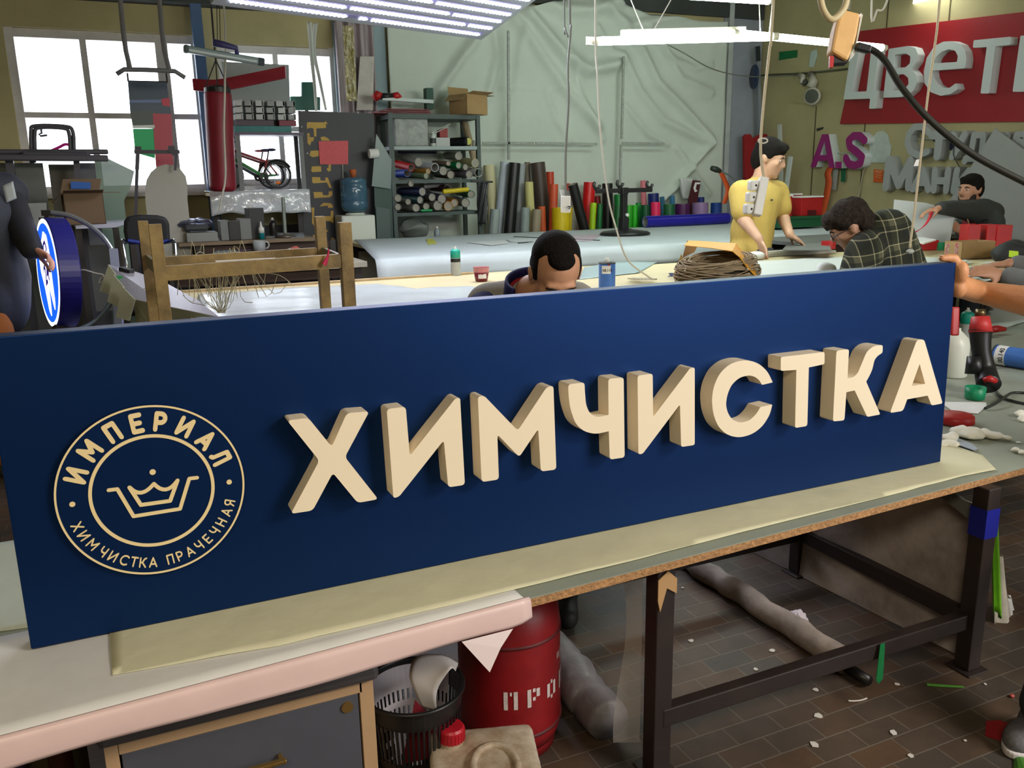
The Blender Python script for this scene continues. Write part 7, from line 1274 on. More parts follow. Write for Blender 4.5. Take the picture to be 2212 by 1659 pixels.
if (LM.to_3x3() @ Vector((1, 0, 0))).dot(Vector(RW[:, 0])) < 0: LM = frame(Cc + nrm * .001, -sdv, upv, nrm)
def face2(nm, loops, c, e, z):
    me = flat_mesh(loops, .001); mb = MB(); M2 = LM @ Matrix.Translation((0, 0, z)); mb.raw(me, M2); return mb.obj(nm, mat('ls_' + nm, c, .4, emit=e), lb)
circ = lambda r, n=64: [(r * math.cos(2 * math.pi * i / n), r * math.sin(2 * math.pi * i / n)) for i in range(n)]
face2('white_face', [circ(Rm * .98)], (245, 248, 255), 2.2, 0); face2('blue_face', [circ(Rm * .90)], (14, 90, 230), 1.3, .0012)
k_ = Rm; tooth = [(-.45, .55), (-.25, .72), (.0, .62), (.25, .72), (.48, .55), (.5, .2), (.38, -.15), (.30, -.62), (.18, -.78), (.1, -.55), (.0, -.2), (-.1, -.55), (-.2, -.78), (-.32, -.62), (-.38, -.15), (-.5, .2)]
face2('tooth', [rounded([(x * k_, y * k_) for x, y in tooth], .06 * k_, 5)], (250, 250, 255), 2.4, .0024)
me = text_mesh('24', .001, .03); mb = MB(); xs = [v.co.x for v in me.vertices]
for v in me.vertices: v.co = Vector(((v.co.x - (min(xs) + max(xs)) / 2) * .42 * k_, (v.co.y - .3) * .5 * k_ - .02 * k_, .004 + v.co.z))
mb.raw(me, LM); bpy.data.meshes.remove(me); mb.obj('digits', mat('ls_digits', (40, 16, 150), .4, emit=.4), lb)
strokes(MB(), [[(x * k_, y * k_) for x, y in [(.05, .35), (.12, .5), (.28, .5), (.34, .36), (.2, .28)]]], .06 * k_, LM @ Matrix.Translation((0, 0, .004)), .001).obj('swirl', mat('ls_digits', (40, 16, 150), .4, emit=.4), lb)
hp = smooth_pts([P(96, 459, d=LD_), P(115, 460, d=LD_), P(150, 466, d=LD_), P(190, 485, d=LD_), P(222, 512, d=LD_), P(242, 540, d=LD_)], 6)
MB().tube(hp, .013, 8).obj('hoop', mat('hoop_alu', (176, 182, 190), .3, metal=.7), lb, smooth=True); MB().bar(P(92, 460, d=LD_), P(112, 460, d=LD_), .03, .03).bar(P(100, 462, d=LD_), P(100, 474, d=LD_), .015).bar(P(88, 472, d=LD_), P(113, 473, d=LD_), .04, .012).obj('top_bracket', M_drk, lb)
MB().bar(P(245, 538, d=LD_), P(252, 606, d=LD_), .04, .03).bar(P(252, 606, d=LD_), P(258, 720, d=LD_), .04, .03).obj('stand_post', mat('post_blue_grey', (136, 146, 176), .4), lb)
MB().tube(smooth_pts([P(146, 716, d=LD_ - .05), P(175, 710, d=LD_ - .05), P(205, 694, d=LD_), P(230, 668, d=LD_), P(246, 640, d=LD_)], 6), .012, 8).obj('lower_hoop', mat('hose_grey', (130, 150, 160), .35, metal=.4), lb, smooth=True)
MB().bar(P(126, 702, d=LD_), P(132, 722, d=LD_), .05, .05).obj('foot_bracket', M_black, lb)
fp = P(134, 722, d=LD_); MB().lathe(fp - Vector((0, 0, .012)), ((.1, 0), (.13, .003), (.13, .012)), 32).obj('foot_plate', mat('lilac_plate', (150, 150, 190), .4), lb); MB().box((fp.x, fp.y, (fp.z - .012) / 2), (.2, .2, fp.z - .014)).obj('pedestal', M_drk, lb)
g_ = P(258, 720, d=LD_); MB().box((g_.x, g_.y, g_.z / 2), (.04, .04, g_.z)).obj('post_base', M_drk, lb)
tag(MB().tube(smooth_pts([P(x, y, d=4.45) for x, y in ((164, 588), (180, 583), (205, 590), (222, 594), (224, 606), (214, 612), (218, 600), (235, 594))], 5), .004, 6).obj('white_wire', M_wcord, smooth=True), 'white wire loop between the round sign and the metal sheet', 'wire')
# ================================================================== PEOPLE
def M3(right, up):
    up = Vector(up).normalized(); r = Vector(right); r = (r - up * r.dot(up)).normalized(); f_ = up.cross(r); return Matrix((r, f_, up)).transposed()      # columns right, forward, up
def cap(mb, a, b, r0, r1, n=14):
    a, b = Vector(a), Vector(b); mb.cone(a, b, r0, r1, n); mb.ell(a, (r0,) * 3, n=n); mb.ell(b, (r1,) * 3, n=n)
def limb(mb, pts, rs):
    for i in range(len(pts) - 1): cap(mb, pts[i], pts[i + 1], rs[i], rs[i + 1])
def add_head(mb, c, R, s, nose=1.0):
    T = lambda *p: Vector(c) + R @ (Vector(p) * s)
    E = lambda p, r: mb.ell(T(*p), [q * s for q in r], mtx=R, n=18)
    E((0, -.012, .03), (.076, .097, .088)); E((0, .03, -.03), (.064, .062, .085)); E((0, .038, -.075), (.05, .052, .042)); E((0, .072, -.098), (.024, .02, .018))
    E((0, .078, .028), (.052, .018, .012)); mb.cone(T(0, .085, .022), T(0, .112 * nose, -.026), .008 * s, .013 * s, 10); E((0, .104 * nose, -.028), (.014, .014, .011)); E((.013, .094, -.031), (.009, .01, .008)); E((-.013, .094, -.031), (.009, .01, .008))
    E((0, .088, -.055), (.023, .011, .006)); E((0, .087, -.066), (.021, .011, .0065)); E((.040, .062, -.02), (.022, .022, .02)); E((-.040, .062, -.02), (.022, .022, .02))
    for sx in (1, -1): E((sx * .078, -.006, -.008), (.008, .019, .031)); E((sx * .084, -.014, .004), (.006, .012, .018)); E((sx * .031, .079, .004), (.0155, .008, .009))
def add_eyes(c, R, s, par):
    T = lambda *p: Vector(c) + R @ (Vector(p) * s)
    for sx in (1, -1):
        e = MB().ell(T(sx * .031, .0815, .005), (.0125 * s, .008 * s, .0058 * s), mtx=R, n=12).obj('eye', mat('eye_white', (206, 200, 194), .3), par, smooth=True)
        MB().ell(T(sx * .031, .0885, .005), (.0052 * s, .0022 * s, .0052 * s), mtx=R, n=10).obj('iris', mat('iris_dark', (34, 24, 18), .3), e, smooth=True)
        MB().tube([T(sx * .014, .094, .022), T(sx * .03, .093, .027), T(sx * .049, .082, .021)], [.0035 * s, .0042 * s, .002 * s], 6).obj('eyebrow', mat('brow_dark', (32, 26, 22), .9), par, smooth=True)
def add_hand(mb, wrist, d, pn, s, curl=(.5, .55, .6, .7), thumb=1, spread=.12, thumb_curl=.4):
    """wrist point, direction of the fingers, palm normal (side the fingers curl to)"""
    d = Vector(d).normalized(); pn = Vector(pn); pn = (pn - d * pn.dot(d)).normalized(); sd = d.cross(pn) * thumb
    w = Vector(wrist); pc = w + d * .05 * s
    Rm = Matrix((sd, d, pn)).transposed(); mb.ell(w + d * .052 * s, (.040 * s, .055 * s, .017 * s), mtx=Rm, n=14); mb.ell(w + d * .02 * s, (.028 * s, .035 * s, .019 * s), mtx=Rm, n=12)
    for k, (off, L, r) in enumerate(((.029, .072, .0088), (.010, .080, .009), (-.010, .075, .0086), (-.028, .060, .0076))):
        p = w + d * (.092 - .004 * abs(k - 1.2)) * s + sd * off * s; dd = (d + sd * spread * (1.3 - k) * .5).normalized(); c = curl[k]
        for fr, q in ((.45, .35), (.31, .8), (.24, 1.0)):
            a = c * q; nd = (dd * math.cos(a) + pn * math.sin(a)).normalized(); e = p + nd * L * fr * s; cap(mb, p, e, r * s, r * .93 * s, 8); p = e; r *= .93; dd = nd
        
    p = w + d * .028 * s + sd * .030 * s + pn * .006 * s; td = (d * .62 + sd * .72 + pn * .25).normalized()
    for L, r0, r1, q in ((.042, .0135, .0115, 0), (.032, .0112, .0102, thumb_curl), (.026, .0102, .0085, thumb_curl)):
        td = (td * math.cos(q) + (d * .8 + pn * .6 - sd * .3).normalized() * math.sin(q)).normalized(); e = p + td * L * s; cap(mb, p, e, r0 * s, r1 * s, 8); p = e
def person(label, loc): return thing('person', loc, label, 'person')
def torso_ells(mb, J, R, s, g=0.0):
    for c, r in ((J['chest'], (.165, .115, .15)), (J['belly'], (.15, .112, .15)), (J['pelvis'], (.165, .12, .12))): mb.ell(c, [q * s + g for q in r], mtx=R, n=20)
    mid = (J['shL'] + J['shR']) / 2
    for k in ('shL', 'shR'): cap(mb, J[k], mid, .066 * s + g, .085 * s + g)
    limb(mb, [J['chest'], J['belly'], J['pelvis']], [.12 * s + g] * 3)
def body_mesh(J, R, HR, s, m, par, vox, hands, nose=1.0, legs=True):
    mb = MB(); add_head(mb, J['head'], HR, s, nose); cap(mb, J['neck'], J['head'] + HR @ Vector((0, -.012, -.06)) * s, .062 * s, .055 * s); torso_ells(mb, J, R, s)
    for k in 'LR':
        limb(mb, [J['sh' + k], J['el' + k], J['wr' + k]], [.056 * s, .043 * s, .029 * s]); mb.ell(J['el' + k].lerp(J['wr' + k], .25), (.043 * s,) * 3, n=12)
        if k in hands: h = hands[k]; add_hand(mb, J['wr' + k], h[0], h[1], s, *h[2:])
    if legs:
        for k in 'LR': limb(mb, [J['hip' + k], J['kn' + k], J['an' + k]], [.085 * s, .058 * s, .04 * s]); cap(mb, J['an' + k] + Vector((0, 0, -.02)), J['toe' + k], .04 * s, .03 * s)
    o = mb.obj('body', m, par, remesh=vox, relax=5); return o
def legs_to_floor(J, R, s, sit=None):
    r, f_, u = R.col[0], R.col[1], R.col[2]; ff = Vector((f_.x, f_.y, 0)).normalized()
    for k, sx in (('L', -1), ('R', 1)):
        h = J['pelvis'] + Vector((r.x, r.y, 0)).normalized() * sx * .09 * s + Vector((0, 0, -.04)); J['hip' + k] = h
        if sit: J['kn' + k] = h + ff * .40 * s + Vector((0, 0, .02)); J['an' + k] = Vector((J['kn' + k].x, J['kn' + k].y, .08))
        else: J['kn' + k] = Vector((h.x + ff.x * .03, h.y + ff.y * .03, h.z * .52)); J['an' + k] = Vector((h.x, h.y, .085))
        J['toe' + k] = J['an' + k] + ff * .14 * s + Vector((0, 0, -.05))
def trousers_shoes(J, s, m, par, ms):
    mb = MB(); mb.ell(J['pelvis'], (.18 * s, .15 * s, .13 * s), n=18)
    for k in 'LR': limb(mb, [J['hip' + k], J['kn' + k], J['an' + k] + Vector((0, 0, .03))], [.105 * s, .08 * s, .065 * s])
    mb.obj('trousers', m, par, remesh=.014, relax=4)
    for k in 'LR':
        mb = MB(); d = (J['toe' + k] - J['an' + k]); d.z = 0; d.normalize(); a = J['an' + k]; mb.ell(Vector((a.x, a.y, .06)), (.05 * s, .05 * s, .06), n=14); cap(mb, Vector((a.x, a.y, .045)) - d * .03, Vector((a.x, a.y, .04)) + d * .16, .045, .038)
        for v in mb.bm.verts: v.co.z = max(v.co.z, .003)
        mb.obj('shoe', ms, par, remesh=.01, relax=3)
M_shoe = mat('shoe_dark', (40, 38, 38), .6)
def hair_mesh(ells, c, R, s, m, par, vox=.008, rough=0.004, seed=0, name='hair'):
    mb = MB(); T = lambda p: Vector(c) + R @ (Vector(p) * s)
    for p, r in ells: mb.ell(T(p), [q * s for q in r], mtx=R, n=22)
    if rough:
        for v in mb.bm.verts:
            q = v.co * 55; v.co += Vector((noise.noise(q + Vector((seed, 0, 0))), noise.noise(q + Vector((0, seed, 7))), noise.noise(q * .8))) * rough
    return mb.obj(name, m, par, remesh=vox, relax=2)
skin1 = mat('skin_tan', (206, 152, 120), .55, var=.05, vs=20); skin2 = mat('skin_light_tan', (200, 158, 130), .55, var=.05, vs=20); skin3 = mat('skin_fair', (206, 160, 134), .55, var=.05, vs=20); skin4 = mat('skin_olive', (176, 128, 100), .55, var=.05, vs=20)
M_hair = mat('hair_black', (22, 18, 16), .8, var=.4, vs=80, bump=.6, bs=200, spec=.15); M_hairg = mat('hair_greying', (56, 48, 42), .85, var=.5, vs=60, bump=.7, bs=160, spec=.15)
VR = Vector(RW[:, 0]); VF = Vector(RW[:, 2]); VU = -Vector(RW[:, 1])                                    # camera right / forward / up in world
GR_, GF = Vector((VR.x, VR.y, 0)).normalized(), Vector((VF.x, VF.y, 0)).normalized()
# ---- 1 the man bent over behind the sign
s = 1.03; J = dict(head=P(1200, 591, d=2.80), neck=P(1150, 632, d=2.93), shL=P(1058, 664, d=3.02), shR=P(1240, 662, d=2.97), chest=P(1152, 735, d=3.12), belly=P(1152, 820, d=3.26), pelvis=P(1155, 905, d=3.34))
J['elL'] = P(1035, 775, d=2.80); J['wrL'] = P(1120, 800, d=2.62); J['elR'] = P(1275, 770, d=2.80); J['wrR'] = P(1210, 795, d=2.64)
fw = -GF; R1 = M3(-GR_, (J['neck'] - J['pelvis'])); R1 = M3(-GR_, (J['neck'] - J['pelvis']).normalized())
hup = (Vector((0, 0, 1)) * .76 - GF * .64 + GR_ * .12).normalized(); H1 = M3(-GR_ - GF * .16, hup)
p1 = person('seated man with short dark hair, head bowed, grey vest with blue collar behind the sign', (J['pelvis'].x, J['pelvis'].y, 0)); legs_to_floor(J, R1, s, sit=True)
for k in 'LR': J['kn' + k].z = J['hip' + k].z - .02
body_mesh(J, R1, H1, s, skin1, p1, .0065, {'L': (-GF + GR_ * .5, Vector((0, 0, -1)), (.5, .5, .5, .5), 1), 'R': (-GF - GR_ * .5, Vector((0, 0, -1)), (.5, .5, .5, .5), -1)})
add_eyes(J['head'], H1, s, p1)
hair_mesh([((0, -.034, .047), (.0785, .083, .078)), ((0, -.05, .0), (.0765, .064, .085)), ((0, .030, .092), (.044, .040, .026)), ((.064, -.014, .022), (.017, .044, .05)), ((-.064, -.014, .022), (.017, .044, .05))], J['head'], H1, s * 1.01, M_hair, p1, .006, .0015)
mb = MB(); torso_ells(mb, J, R1, s, .022); mb.obj('vest', mat('vest_grey', (150, 146, 138), .8, var=.05, vs=8), p1, remesh=.012, relax=3)
for k in 'LR':
    mb = MB(); limb(mb, [J['sh' + k].lerp(J['el' + k], .12), J['el' + k], J['wr' + k].lerp(J['el' + k], .15)], [.088, .066, .05]); mb.obj('sleeve', mat('sleeve_navy', (26, 28, 96), .8), p1, remesh=.012, relax=3)
def collar(c, R, s, r0, r1, h, t, m, par, a0=-2.6, a1=2.6, name='collar', tilt=0.0):
    def fn(u, v):
        a = a0 + (a1 - a0) * u; rr = r0 + (r1 - r0) * v; return Vector(c) + R @ Vector((rr * math.sin(a), -rr * math.cos(a) * .95, h * v + tilt * math.cos(a)))
    return MB().sheet(fn, 30, 5).obj(name, m, par, smooth=True, thick=t)
NR = M3(-GR_, (Vector((0, 0, 1)) - GF * .45).normalized())
collar(J['neck'] + Vector((0, 0, -.03)), NR, s, .098, .088, .085, .012, mat('collar_navy', (22, 26, 92), .8), p1, -2.35, 2.35); collar(J['neck'] + Vector((0, 0, -.03)), NR, s, .086, .074, .058, .008, mat('collar_red', (176, 26, 44), .8), p1, -2.6, 2.6, 'inner_collar')
trousers_shoes(J, s, mat('trousers_navy', (30, 32, 48), .8), p1, M_shoe)
stl = thing('stool', (J['pelvis'].x, J['pelvis'].y, 0), 'round work stool under the seated man behind the sign', 'stool'); zs = J['pelvis'].z - .17; MB().lathe((J['pelvis'].x, J['pelvis'].y, zs - .04), ((.02, 0), (.15, .0), (.155, .02), (.14, .04)), 24).obj('seat', M_black, stl, smooth=True)
for a in (0.6, 2.17, 3.74, 5.3): MB().tube([(J['pelvis'].x + .1 * math.cos(a), J['pelvis'].y + .1 * math.sin(a), zs - .04), (J['pelvis'].x + .17 * math.cos(a), J['pelvis'].y + .17 * math.sin(a), .0)], .014, 8).obj('leg', M_drk, stl)
# ---- 2 the man in the yellow polo shirt
s = 1.13; d0 = 6.30
J = dict(head=P(1662, 342, d=d0 - .04), neck=P(1642, 396, d=d0 + .03), shL=P(1676, 418, d=d0 + .14), shR=P(1603, 418, d=d0 - .10), chest=P(1637, 438, d=d0 + .04), belly=P(1625, 500, d=d0 + .04), pelvis=P(1618, 555, d=d0 + .04))
J['elR'] = P(1606, 474, d=d0 - .14); J['wrR'] = P(1640, 516, d=d0 - .30); J['elL'] = P(1690, 466, d=d0 + .16); J['wrL'] = P(1706, 507, d=d0 + .0)
fdir = (GR_ * .62 - GF * .78).normalized(); rdir = -(GR_ * .78 + GF * .62).normalized()
R2 = M3(rdir, (J['neck'] - J['pelvis']).normalized()); hf = (GR_ * .86 - GF * .50 + Vector((0, 0, -.30))).normalized(); H2 = M3(hf.cross(Vector((0, 0, 1))), (Vector((0, 0, 1)) + (GR_ * .86 - GF * .5) * .30).normalized())
p2 = person('standing man in a yellow polo shirt reaching down to the planks', (J['pelvis'].x, J['pelvis'].y, 0)); legs_to_floor(J, R2, s)
dn = Vector((0, 0, -1))
body_mesh(J, R2, H2, s, skin2, p2, .0105, {'R': (dn * .9 + GR_ * .35, -GF * .3 - GR_ * .9, (.35, .4, .45, .5), -1), 'L': (GR_ * .8 + dn * .55, dn * .8 - GR_ * .3, (.3, .3, .35, .4), 1)})
add_eyes(J['head'], H2, s, p2)
hair_mesh([((0, -.016, .052), (.083, .103, .082)), ((0, -.058, .0), (.076, .062, .095)), ((0, .055, .088), (.066, .045, .03)), ((.03, .08, .07), (.03, .022, .022)), ((.071, -.0, .03), (.014, .035, .04)), ((-.071, -.0, .03), (.014, .035, .04))], J['head'], H2, s, M_hair, p2, .009, .006, 2)
M_polo = mat('yellow_polo', (196, 168, 88), .85, var=.05, vs=8, bump=.12, bs=22)
mb = MB(); torso_ells(mb, J, R2, s, .020); mb.ell(J['pelvis'] + Vector((0, 0, -.05)), (.19 * s, .14 * s, .12 * s), mtx=R2)
for k in 'LR': limb(mb, [J['sh' + k], J['sh' + k].lerp(J['el' + k], .66)], [.088 * s, .078 * s])
mb.obj('polo_shirt', M_polo, p2, remesh=.013, relax=3)
collar(J['neck'] + Vector((0, 0, -.03)), M3(rdir, (Vector((0, 0, 1)) + fdir * .35).normalized()), s, .098, .080, .062, .008, M_polo, p2, -2.75, 2.75)
cq = J['chest'] + R2 @ Vector((-.08, .14, .0)) * s; MB().ell(P(1667, 432, d=d0 - .11), (.012, .004, .007)).obj('chest_patch', mat('patch_dark', (50, 60, 40), .7), p2)
trousers_shoes(J, s, mat('trousers_grey', (64, 66, 74), .8), p2, M_shoe)
# ---- 3 the man in the plaid shirt
s = 1.0; d0 = 4.42
J = dict(head=P(1836, 486, d=d0 - .02), neck=P(1876, 508, d=d0), shL=P(1868, 546, d=d0 - .15), shR=P(1905, 515, d=d0 + .24), chest=P(1912, 556, d=d0 + .04), belly=P(1934, 618, d=d0 + .05), pelvis=P(1950, 690, d=d0 + .05))
J['elL'] = P(1832, 640, d=d0 - .18); J['wrL'] = P(1790, 690, d=d0 - .1); J['elR'] = P(1850, 620, d=d0 + .32); J['wrR'] = P(1800, 650, d=d0 + .3)
fdir = (-GR_ * .92 + GF * .38).normalized(); rdir = fdir.cross(Vector((0, 0, 1))); R3 = M3(rdir, (J['neck'] - J['pelvis']).normalized())
H3 = M3(rdir, (Vector((0, 0, 1)) * .86 - GR_ * .62).normalized())
p3 = person('man with glasses and greying hair in a dark plaid shirt bending to the left', (J['pelvis'].x, J['pelvis'].y, 0)); legs_to_floor(J, R3, s)
body_mesh(J, R3, H3, s, skin3, p3, .008, {'L': (-GR_ + dn * .3, dn, (.5, .5, .5, .5), 1), 'R': (-GR_ + dn * .3, dn, (.5, .5, .5, .5), -1)})
add_eyes(J['head'], H3, s, p3)
hair_mesh([((0, -.018, .050), (.086, .103, .084)), ((0, -.066, -.005), (.076, .055, .085)), ((0, .062, .085), (.066, .045, .034)), ((0, .088, .062), (.058, .026, .026)), ((.073, .0, .045), (.014, .04, .03)), ((-.073, .0, .045), (.014, .04, .03))], J['head'], H3, s * 1.03, M_hairg, p3, .008, .009, 5)
T3 = lambda *p: J['head'] + H3 @ (Vector(p) * s); gl = MB()
for sx in (1, -1): gl.tube([T3(sx * .034 + .024 * math.cos(a), .103, .0 + .017 * math.sin(a)) for a in [i * math.pi / 8 for i in range(17)]], .0022, 6); gl.tube([T3(sx * .058, .101, .004), T3(sx * .082, .06, .010), T3(sx * .086, .0, .006)], .0022, 6)
gl.tube([T3(-.010, .106, .002), T3(.010, .106, .002)], .002, 6).obj('glasses', mat('glasses_dark', (40, 36, 36), .3), p3)
def plaid():
    m = bpy.data.materials.new('plaid_flannel'); m.use_nodes = True; N = m.node_tree.nodes; L = m.node_tree.links; b = N['Principled BSDF']; b.inputs['Roughness'].default_value = .9
    tc = N.new('ShaderNodeTexCoord'); mp = N.new('ShaderNodeMapping'); mp.inputs['Rotation'].default_value = (0, .18, .42); L.new(tc.outputs['Object'], mp.inputs['Vector'])
    def bands(direction, ph):
        w = N.new('ShaderNodeTexWave'); w.wave_type = 'BANDS'; w.bands_direction = direction; w.inputs['Scale'].default_value = 2.6; w.inputs['Phase Offset'].default_value = ph; w.wave_profile = 'SAW'
        L.new(mp.outputs['Vector'], w.inputs['Vector']); r = N.new('ShaderNodeValToRGB'); r.color_ramp.interpolation = 'CONSTANT'; e = r.color_ramp.elements; e[0].position = 0; e[0].color = (.02, .02, .02, 1); e[1].position = .30; e[1].color = (.75, .75, .75, 1)
        for p, v in ((.34, .06), (.52, .30), (.74, .85), (.78, .06)): q = e.new(p); q.color = (v, v, v, 1)
        L.new(w.outputs['Fac'], r.inputs['Fac']); return r
    a, c = bands('X', 0), bands('Z', 1.0); ad = N.new('ShaderNodeMix'); ad.data_type = 'RGBA'; ad.blend_type = 'MIX'; ad.inputs['Factor'].default_value = .5; L.new(a.outputs['Color'], ad.inputs['A']); L.new(c.outputs['Color'], ad.inputs['B'])
    cr = N.new('ShaderNodeValToRGB'); cr.color_ramp.elements[0].color = (*lin((26, 28, 24)), 1); cr.color_ramp.elements[1].color = (*lin((190, 184, 150)), 1); cr.color_ramp.elements[1].position = .8; q = cr.color_ramp.elements.new(.22); q.color = (*lin((58, 62, 44)), 1)
    L.new(ad.outputs['Result'], cr.inputs['Fac']); L.new(cr.outputs['Color'], b.inputs['Base Color']); return m
M_pl = plaid()
mb = MB(); torso_ells(mb, J, R3, s, .030); cap(mb, J['neck'].lerp(J['chest'], .35) + R3 @ Vector((0, -.07, .02)), J['belly'] + R3 @ Vector((0, -.05, 0)), .13, .13)
for k in 'LR': limb(mb, [J['sh' + k], J['el' + k], J['wr' + k].lerp(J['el' + k], .2)], [.098, .075, .058])
mb.obj('plaid_shirt', M_pl, p3, remesh=.012, relax=3)
collar(J['neck'] + Vector((.0, 0, -.035)), M3(rdir, (Vector((0, 0, 1)) * .8 - GR_ * .6).normalized()), s, .10, .086, .07, .010, mat('collar_black', (30, 32, 28), .9), p3, -2.6, 2.6)
trousers_shoes(J, s, mat('trousers_dark', (44, 46, 52), .8), p3, M_shoe)
# ---- 4 the bearded man in the dark sweater
s = 1.02; d0 = 6.9
J = dict(head=P(2096, 411, d=d0), neck=P(2112, 448, d=d0 + .04), shL=P(2144, 460, d=d0 + .12), shR=P(2086, 462, d=d0 - .08), chest=P(2116, 488, d=d0 + .05), belly=P(2116, 540, d=d0 + .05), pelvis=P(2118, 590, d=d0 + .08))
J['elR'] = P(2058, 450, d=d0 - .46); J['wrR'] = P(2030, 449, d=d0 - .62); J['elL'] = P(2140, 515, d=d0 - .05); J['wrL'] = P(2092, 508, d=d0 - .32)
J['shR'] = P(2100, 456, d=d0 - .1)
fdir = (-GR_ * .75 - GF * .66).normalized(); rdir = fdir.cross(Vector((0, 0, 1))); R4 = M3(rdir, (J['neck'] - J['pelvis']).normalized()); hf = (-GR_ * .88 - GF * .47).normalized(); H4 = M3(hf.cross(Vector((0, 0, 1))), (0, 0, 1))
p4 = person('bearded man in a dark sweater and black apron reaching out to the left', (J['pelvis'].x, J['pelvis'].y, 0)); legs_to_floor(J, R4, s, sit=True)
body_mesh(J, R4, H4, s, skin4, p4, .0105, {'R': (-GR_ * .95 + dn * .25, dn, (.55, .6, .65, .7), 1), 'L': (-GR_ * .6 + Vector((0, 0, .35)), -GF, (.3, .3, .3, .4), 1)}, 1.08)
add_eyes(J['head'], H4, s, p4)
hair_mesh([((0, -.016, .055), (.082, .10, .078)), ((0, -.055, .01), (.076, .058, .085)), ((0, .058, .084), (.06, .035, .028)), ((.072, -.0, .03), (.012, .03, .045)), ((-.072, -.0, .03), (.012, .03, .045))], J['head'], H4, s, M_hair, p4, .009, .004, 8)
hair_mesh([((0, .052, -.088), (.052, .046, .034)), ((.048, .03, -.058), (.022, .035, .04)), ((-.048, .03, -.058), (.022, .035, .04)), ((0, .094, -.045), (.026, .008, .006))], J['head'], H4, s, mat('beard_dark', (38, 28, 24), .9, var=.4, vs=90), p4, .008, .002, 3, 'beard')
M_sw = mat('dark_sweater', (52, 56, 54), .9, var=.06, vs=9)
mb = MB(); torso_ells(mb, J, R4, s, .024)
for k in 'LR': limb(mb, [J['sh' + k], J['el' + k], J['wr' + k].lerp(J['el' + k], .1)], [.085, .062, .05])
mb.obj('sweater', M_sw, p4, remesh=.013, relax=3)
Ta = lambda *p: J['chest'] + R4 @ Vector(p); MB().sheet(lambda u, v: Ta(.24 * (u - .5), .155 - .02 * abs(u - .5), .04 - .46 * v), 6, 10).obj('apron', mat('apron_black', (28, 30, 30), .8), p4, smooth=True, thick=.006)
MB().sheet(lambda u, v: Ta(.02 + .10 * (u - .5), .163, .05 - .10 * v), 3, 3).obj('apron_patch', mat('patch_red', (140, 24, 30), .7), p4, thick=.004)
trousers_shoes(J, s, mat('trousers_dark', (44, 46, 52), .8), p4, M_shoe)
sc_ = thing('stool', (J['pelvis'].x, J['pelvis'].y, 0), 'stool carrying the bearded man in the dark sweater', 'stool'); zs = J['pelvis'].z - .17; MB().box((J['pelvis'].x, J['pelvis'].y, zs), (.34, .34, .03)).obj('seat', M_woodstrip, sc_, bevel=.005)
for a, b in ((.14, .14), (-.14, .14), (.14, -.14), (-.14, -.14)): MB().box((J['pelvis'].x + a, J['pelvis'].y + b, (zs - .015) / 2), (.03, .03, zs - .015)).obj('leg', M_drk, sc_)
c = smooth_pts([P(2012, 452, d=d0 - .64), P(2010, 466, d=d0 - .64), P(2000, 484, d=d0 - .66), P(1984, 498, d=d0 - .68), P(1966, 507, d=d0 - .7)], 5); n_ = len(c) - 1
tag(MB().sheet(lambda u, v: c[int(round(u * n_))] + (VR * .035 + VU * .025) * (v - .5), n_, 2).obj('red_strip', mat('red_glossy_strip', (186, 36, 48), .4), smooth=True, thick=.004), 'curved red strip held by the bearded man', 'strip')
# ---- 5 the person in grey sleeves at the right edge
s = 1.0; d0 = 4.15
J = dict(head=Vector((4.36, 2.20, 1.60)), neck=Vector((4.40, 2.18, 1.42)), shL=Vector((4.28, 2.10, 1.34)), shR=Vector((4.52, 2.36, 1.34)), chest=Vector((4.43, 2.19, 1.20)), belly=Vector((4.46, 2.16, 1.02)), pelvis=Vector((4.48, 2.14, .86)))
J['elL'] = P(2275, 628, d=d0 - .22); J['wrL'] = P(2166, 594, d=d0 - .10); J['elR'] = P(2300, 585, d=d0 + .16); J['wrR'] = P(2180, 570, d=d0 + .16)
fdir = Vector((-.75, .66, 0)); rdir = fdir.cross(Vector((0, 0, 1))); R5 = M3(rdir, (J['neck'] - J['pelvis']).normalized()); H5 = M3(rdir, (0, 0, 1))
p5 = person('hands and grey sweatshirt sleeves of a worker reaching in from the right edge', (J['pelvis'].x, J['pelvis'].y, 0)); legs_to_floor(J, R5, s)
body_mesh(J, R5, H5, s, skin4, p5, .0075, {'L': (-GR_ + Vector((0, 0, .22)), dn * .6 + GF * .7, (.3, .4, .5, .6), 1), 'R': (-GR_ + dn * .05, dn, (.4, .4, .5, .5), -1)})
hair_mesh([((0, -.016, .055), (.082, .10, .078)), ((0, -.055, .01), (.076, .058, .085))], J['head'], H5, s, M_hair, p5, .01)
mb = MB(); torso_ells(mb, J, R5, s, .026)
for k in 'LR': limb(mb, [J['sh' + k], J['el' + k], J['wr' + k].lerp(J['el' + k], .16)], [.088, .070, .050])
for v in mb.bm.verts: v.co += Vector((1, 1, 1)) * .008 * noise.noise(v.co * 22)
mb.obj('sweatshirt', mat('grey_sweat', (104, 106, 106), .9, var=.08, vs=14), p5, remesh=.010, relax=2)
trousers_shoes(J, s, mat('trousers_dark', (44, 46, 52), .8), p5, M_shoe)
